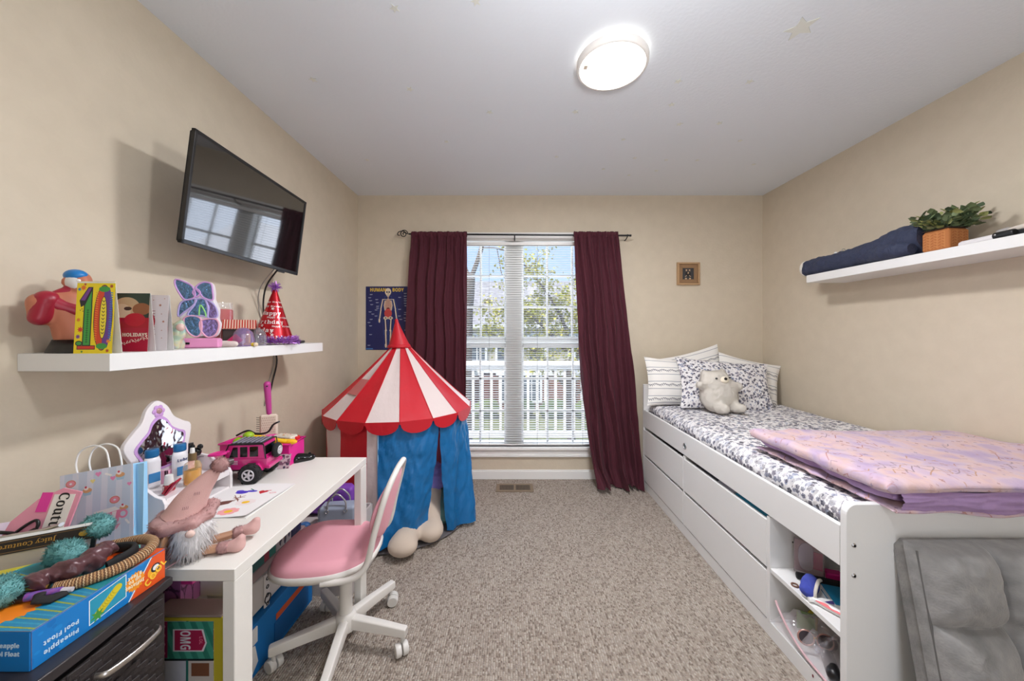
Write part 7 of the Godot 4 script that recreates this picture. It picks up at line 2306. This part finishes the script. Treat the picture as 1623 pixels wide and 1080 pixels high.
	part(o, "tray", bx(Vector3(-0.17, 0, -0.19), Vector3(0.17, 0.045, 0.2), 0.006), mat(C(150, 126, 128), 0.25))
	var gm = [[C(30, 36, 84), C(26, 96, 96), "teal and navy game box on the tray under the desk", -0.02, 0.17], [C(206, 200, 204), C(70, 60, 90), "white game box with little figures on the tray under the desk", -0.13, 0.10], [C(30, 34, 90), C(60, 60, 110), "navy game box furthest along the tray under the desk", -0.21, 0.07]]
	var dz = 0.2
	for i in 3:
		var gp = Pic.new(128, 96, gm[i][0])
		rng.seed = 30 + i
		if i == 0:
			gp.rect(0, 48, 128, 48, gm[i][1])
			gp.rect(76, 0, 22, 48, C(40, 50, 130))
			gp.rect(76, 48, 22, 48, C(160, 40, 70))
			gp.rect(98, 0, 30, 96, C(20, 130, 120))
			for q in 8:
				gp.oval(rng.randf() * 128, rng.randf() * 96, 5, 4, [C(214, 90, 80), C(200, 200, 210)][q % 2])
		else:
			for q in 12:
				gp.oval(rng.randf() * 128, rng.randf_range(20, 76), rng.randf_range(6, 12), rng.randf_range(10, 22), [C(90, 80, 60), C(120, 60, 80), C(60, 60, 90), C(140, 120, 100)][q % 4] if i == 1 else gm[i][1])
		var w = gm[i][4]
		solo("game_box", bx(Vector3(-0.14, 0, -w / 2), Vector3(0.16, 0.105, w / 2), 0.001), mat(Color.WHITE, 0.4, 0, {tex = gp.tex()}), gm[i][2], "game box", W(-1.16, 0.382, 1.52 - dz + w / 2), 0, "game boxes under the desk")
		dz -= w + 0.004
	# crate with bags beyond the desk
	o = thing("storage_crate", "low grey-white crate between the desk leg and the tent", "crate", W(-1.0, 0, 1.885))
	var cm = mat(C(196, 188, 184), 0.5)
	var cb = MB.new()
	cb.box(Vector3(-0.22, 0, 0.12), Vector3(0.2, 0.34, 0.13), 0.002)
	cb.box(Vector3(-0.22, 0, -0.13), Vector3(0.2, 0.34, -0.12), 0.002)
	cb.box(Vector3(-0.22, 0, -0.13), Vector3(-0.21, 0.34, 0.13), 0.002)
	cb.box(Vector3(0.19, 0, -0.13), Vector3(0.2, 0.34, 0.13), 0.002)
	cb.box(Vector3(-0.21, 0.3, -0.12), Vector3(0.19, 0.315, 0.12))
	part(o, "crate", cb, cm)
	part(o, "front_edge", bx(Vector3(-0.22, 0.315, 0.13), Vector3(0.2, 0.34, 0.135), 0.002), mat(C(210, 204, 200), 0.5))
	o = thing("handbag", "small pale blue-grey handbag with loop handles under the desk", "handbag", W(-0.905, 0.317, 1.84), 8)
	part(o, "body", bx(Vector3(-0.095, 0, -0.045), Vector3(0.095, 0.105, 0.045), 0.02), mat(C(158, 168, 186), 0.35))
	for z in [-0.03, 0.035]:
		part(o, "handle", tb(spline([Vector3(-0.045, 0.09, z), Vector3(-0.04, 0.13, z), Vector3(0.0, 0.165, z), Vector3(0.04, 0.13, z), Vector3(0.045, 0.09, z)]), 0.0045, 8), mat(C(176, 172, 176), 0.25, 0.5))
		for x in [-0.045, 0.045]:
			part(o, "ring", tb(MB.new().ring(Vector3(x, 0.085, z + 0.012 * signf(z)), Vector3(0, 0, 1), 0.009, 12), 0.002, 5, true), M.steel)
	o = thing("purple_case", "purple rounded plastic case behind the handbag", "case", W(-1.0, 0.315, 1.94))
	part(o, "shell", bx(Vector3(-0.14, 0, -0.04), Vector3(0.14, 0.165, 0.04), 0.03), mat(C(128, 70, 176), 0.35))
	part(o, "lid_band", bx(Vector3(-0.142, 0.075, -0.042), Vector3(0.142, 0.085, 0.042), 0.004), mat(C(100, 50, 150), 0.35))
	solo("blue_toy", el(Vector3(0, 0.014, 0), Vector3(0.026, 0.014, 0.02)), mat(C(60, 110, 170), 0.4), "small blue toy beside the handbag in the crate", "toy", W(-1.06, 0.315, 1.80))

func outside():
	var g = MB.new()
	g.box(W(-40, -3.2, 90), W(40, -3.0, D + 0.3))
	tag(part(self, "ground", g, mat(Color.WHITE, 0.95, 0, {tex = noise_tex(0.02, 256, 4, 61, ramp([[0.0, C(70, 84, 44)], [0.5, C(96, 104, 60)], [1.0, C(120, 116, 84)]])), tri = 0.3, world = true})), "", "", "", "structure")
	# balcony with white railing
	var bal = thing("balcony_railing", "white balcony railing with square balusters outside the window", "railing", W(0.1, -0.15, 4.5))
	part(bal, "top_rail", bx(Vector3(-2.4, 1.045, -0.045), Vector3(2.4, 1.1, 0.045), 0.005), M.trim)
	part(bal, "under_rail", bx(Vector3(-2.4, 0.99, -0.02), Vector3(2.4, 1.045, 0.02), 0.003), M.trim)
	part(bal, "bottom_rail", bx(Vector3(-2.4, 0.13, -0.025), Vector3(2.4, 0.2, 0.025), 0.003), M.trim)
	for i in 41:
		part(bal, "baluster", bx(Vector3(-2.37 + i * 0.1165, 0.19, -0.016), Vector3(-2.338 + i * 0.1165, 1.0, 0.016)), M.trim)
	solo("balcony_floor", bx(Vector3(-2.6, -0.2, -0.6), Vector3(2.6, 0, 0.6)), mat(C(150, 146, 140), 0.8), "grey balcony floor outside the window", "balcony", W(0.1, -0.17, 4.0))
	# house across the way
	var h = thing("neighbour_house", "beige sided house with grey shingle roof seen through the window", "house", W(0, -3.0, 20.0))
	var sid = Pic.new(128, 128, C(196, 190, 172))
	for i in 8:
		sid.rect(0, i * 16, 128, 2, C(150, 145, 130))
		sid.rect(0, i * 16 + 2, 128, 3, C(206, 200, 184))
	var siding = mat(Color.WHITE, 0.8, 0, {tex = sid.tex(), tri = 1.0})
	var shp = Pic.new(256, 256, C(140, 140, 144))
	rng.seed = 9
	for y in 16:
		for x in 12:
			var q = rng.randi_range(118, 168)
			shp.rect(x * 22 + (11 if y % 2 else 0), y * 16, 20, 14, C(q, q, q + 4))
		shp.rect(0, y * 16 + 14, 256, 2, C(90, 90, 94))
	var shingle = mat(Color.WHITE, 0.9, 0, {tex = shp.tex(), tri = 0.5})
	var wt = mat(C(238, 238, 236), 0.5)
	var gl = mat(C(70, 84, 96), 0.1)
	part(h, "wall", bx(Vector3(-14, 0, -6), Vector3(14, 4.7, 0)), siding)
	part(h, "roof", pr([Vector2(0.5, 4.65), Vector2(-3.6, 7.75), Vector2(-7.6, 4.65)], 29.0, Transform3D(Basis(Vector3.UP, -PI / 2), Vector3(14.5, 0, 0))), shingle)
	part(h, "fascia", bx(Vector3(-14.4, 4.58, 0.3), Vector3(14.4, 4.78, 0.52)), wt)
	part(h, "brick_base", bx(Vector3(-14.02, 0, -5.9), Vector3(14.02, 1.9, 0.06)), mat(Color.WHITE, 0.9, 0, {tex = noise_tex(0.08, 128, 3, 71, ramp([[0.0, C(96, 60, 46)], [0.5, C(126, 84, 66)], [1.0, C(150, 108, 86)]])), tri = 0.8}))
	part(h, "roof_vent", bx(Vector3(-1.75, 6.1, -1.75), Vector3(-1.35, 6.35, -1.35), 0.02), mat(C(120, 96, 80), 0.7))
	var win = func(x, y, w, hh):
		var f = part(h, "window", bx(Vector3(x - 0.1, y - 0.1, 0.02), Vector3(x + w + 0.1, y + hh + 0.1, 0.12), 0.01), wt)
		for i in 2:
			for j in 3:
				part(f, "pane", bx(Vector3(x + i * w / 2 + 0.03, y + j * hh / 3 + 0.03, 0.1), Vector3(x + (i + 1) * w / 2 - 0.03, y + (j + 1) * hh / 3 - 0.03, 0.13)), gl)
	for x in [-8.5, -5.4, -2.5, -0.9, 0.9, 3.2, 4.6, 7.5]:
		win.call(x, 2.75, 0.95, 1.45)
	for x in [-6.0, -3.6, -0.7, 0.55, 3.9, 6.6]:
		win.call(x, 0.5, 1.0, 1.5)
	part(h, "band_board", bx(Vector3(-14.05, 1.9, 0.0), Vector3(14.05, 2.15, 0.14)), wt)
	for x in [-3.0, 1.75, 3.35]:
		part(h, "downpipe", bx(Vector3(x, 0, 0.1), Vector3(x + 0.16, 4.6, 0.26), 0.02), wt)
	part(h, "front_door", bx(Vector3(-1.9, 0.0, 0.05), Vector3(-0.95, 2.05, 0.14), 0.01), mat(C(110, 60, 46), 0.5))
	part(h, "porch_roof", bx(Vector3(-4.4, 2.2, 0.0), Vector3(-2.1, 2.5, 1.2), 0.02), wt)
	for x in [-4.3, -2.25]:
		part(h, "porch_post", bx(Vector3(x, 0, 1.0), Vector3(x + 0.16, 2.2, 1.16), 0.01), wt)
	# shrubs along its foot
	var leafc = [C(64, 92, 40), C(84, 110, 50), C(104, 124, 60)]
	for i in 6:
		var x = [-4.8, -3.1, -1.4, 0.4, 2.0, 3.7][i]
		solo("shrub", bl([[Vector3(0, 0.4, 0), Vector3(0.65, 0.5, 0.5)], [Vector3(0.3, 0.6, 0.1), Vector3(0.4, 0.35, 0.4)]], 0.2, 0.08, 0.12, 20 + i), mat(leafc[i % 3], 0.9, 0, {bump = M.cloth_tex, depth = 6.0, tri = 1.5}), ["low green shrub furthest left at the foot of the house across the way", "low green shrub below the porch across the way", "low green shrub left of the centre of the far house wall", "low green shrub below the middle windows of the far house", "low green shrub right of the centre of the far house wall", "low green shrub furthest right at the foot of the far house"][i], "shrub", W(x, -3.02, 18.0), 0, "shrubs across the way")
	# trees
	var bark = mat(C(112, 98, 84), 0.9, 0, {bump = M.soft_tex, depth = 3.0, tri = 3.0})
	var t1 = thing("bare_tree", "bare grey tree trunk with a slanting branch left in the window", "tree", W(-0.98, -3.0, 8.5))
	part(t1, "trunk", tb(spline([Vector3(-0.22, 0, 0), Vector3(-0.2, 2.5, 0), Vector3(-0.16, 4.2, 0), Vector3(-0.12, 5.2, 0), Vector3(-0.05, 5.75, 0)]), [0.26, 0.25, 0.24, 0.23, 0.22, 0.21, 0.2, 0.19, 0.18, 0.18, 0.17, 0.17, 0.17, 0.17, 0.16, 0.16, 0.16, 0.17, 0.17, 0.17, 0.16, 0.15, 0.14, 0.12, 0.1], 12), bark)
	part(t1, "branch", tb(spline([Vector3(-0.08, 5.5, 0), Vector3(0.12, 6.0, 0.05), Vector3(0.22, 6.35, 0.0), Vector3(0.3, 6.8, 0), Vector3(0.34, 7.6, 0)]), 0.055, 8), bark)
	part(t1, "branch", tb(spline([Vector3(-0.1, 5.6, 0), Vector3(-0.3, 6.2, 0), Vector3(-0.5, 7.2, 0)]), 0.08, 8), bark)
	part(t1, "twig", tb(spline([Vector3(0.24, 6.35, 0), Vector3(0.6, 6.32, 0.1), Vector3(0.95, 6.2, 0.1), Vector3(1.1, 6.12, 0.1)]), 0.018, 6), bark)
	part(t1, "twig", tb(spline([Vector3(0.6, 6.32, 0.1), Vector3(0.66, 6.0, 0.1), Vector3(0.72, 5.7, 0.1), Vector3(0.9, 5.5, 0.1), Vector3(1.1, 5.2, 0.1)]), 0.012, 6), bark)
	part(t1, "twig", tb(spline([Vector3(0.28, 6.5, 0), Vector3(0.6, 6.75, 0.1), Vector3(0.9, 6.8, 0.1)]), 0.014, 6), bark)
	var t2 = thing("leafy_tree", "tree with sparse yellow-green spring leaves right in the window", "tree", W(1.6, -3.0, 10.0))
	part(t2, "trunk", tb(spline([Vector3(0, 0, 0), Vector3(0.05, 1.4, 0), Vector3(-0.05, 2.6, 0), Vector3(0.1, 3.6, 0)]), 0.12, 10), bark)
	rng.seed = 17
	var tips = []
	var main = [[Vector3(0.1, 3.5, 0), Vector3(-0.2, 4.6, 0.2), Vector3(-0.8, 5.6, 0.3), Vector3(-1.5, 6.4, 0.3)], [Vector3(0.05, 3.0, 0), Vector3(0.4, 4.2, -0.2), Vector3(0.5, 5.2, -0.3), Vector3(0.6, 5.9, -0.3)], [Vector3(0, 2.6, 0), Vector3(-0.6, 3.4, 0.3), Vector3(-1.3, 4.0, 0.4), Vector3(-2.3, 4.3, 0.4)], [Vector3(0.0, 2.4, 0), Vector3(0.8, 3.2, 0.2), Vector3(1.5, 3.8, 0.2)], [Vector3(-0.1, 3.8, 0.0), Vector3(-0.9, 4.6, 0.4), Vector3(-1.4, 4.9, 0.4), Vector3(-2.0, 5.0, 0.3)]]
	for mm in main:
		var sp = spline(mm, 6)
		var rr = []
		for i in sp.size():
			rr.append(lerpf(0.06, 0.012, float(i) / (sp.size() - 1)))
		part(t2, "branch", tb(sp, rr, 7), bark)
		for i in range(5, sp.size()):
			for q in 3:
				var d = Vector3(rng.randf_range(-1, 1), rng.randf_range(-0.5, 0.7), rng.randf_range(-1, 1)).normalized() * rng.randf_range(0.3, 0.8)
				part(t2, "twig", tb([sp[i], sp[i] + d * 0.5 + Vector3(0, 0.03, 0), sp[i] + d], [0.008, 0.006, 0.003], 4), bark)
				for w in 5:
					tips.append(sp[i] + d * rng.randf_range(0.3, 1.1))
	var lf = MB.new()
	lf.quad(Vector3(-0.035, 0, 0), Vector3(0, -0.055, 0.01), Vector3(0.035, 0, 0), Vector3(0, 0.055, 0.01))
	for tone in 3:
		var mmesh = MultiMesh.new()
		mmesh.transform_format = MultiMesh.TRANSFORM_3D
		mmesh.mesh = lf.mesh()
		var xs = []
		for i in tips.size():
			if i % 3 != tone: continue
			for q in 8:
				var o = tips[i] + Vector3(rng.randfn(), rng.randfn(), rng.randfn()) * 0.13
				xs.append(Transform3D(Basis.from_euler(Vector3(rng.randf() * TAU, rng.randf() * TAU, rng.randf() * TAU)), o))
		mmesh.instance_count = xs.size()
		for i in xs.size():
			mmesh.set_instance_transform(i, xs[i])
		var mi = MultiMeshInstance3D.new()
		mi.name = "foliage"
		mi.multimesh = mmesh
		mi.material_override = mat([C(178, 176, 70), C(150, 158, 56), C(200, 190, 90)][tone], 0.7, 0, {back = C(120, 120, 30)})
		t2.add_child(mi, true)
		mi.set_meta("kind", "stuff")

func _ready():
	camera_and_light()
	materials()
	structure()
	window_dressing()
	ceiling_things()
	bed()
	bedding()
	cubby_things()
	right_wall_things()
	tent()
	poster()
	television()
	left_shelf()
	desk_and_chair()
	desk_things()
	chest_things()
	under_desk()
	outside()
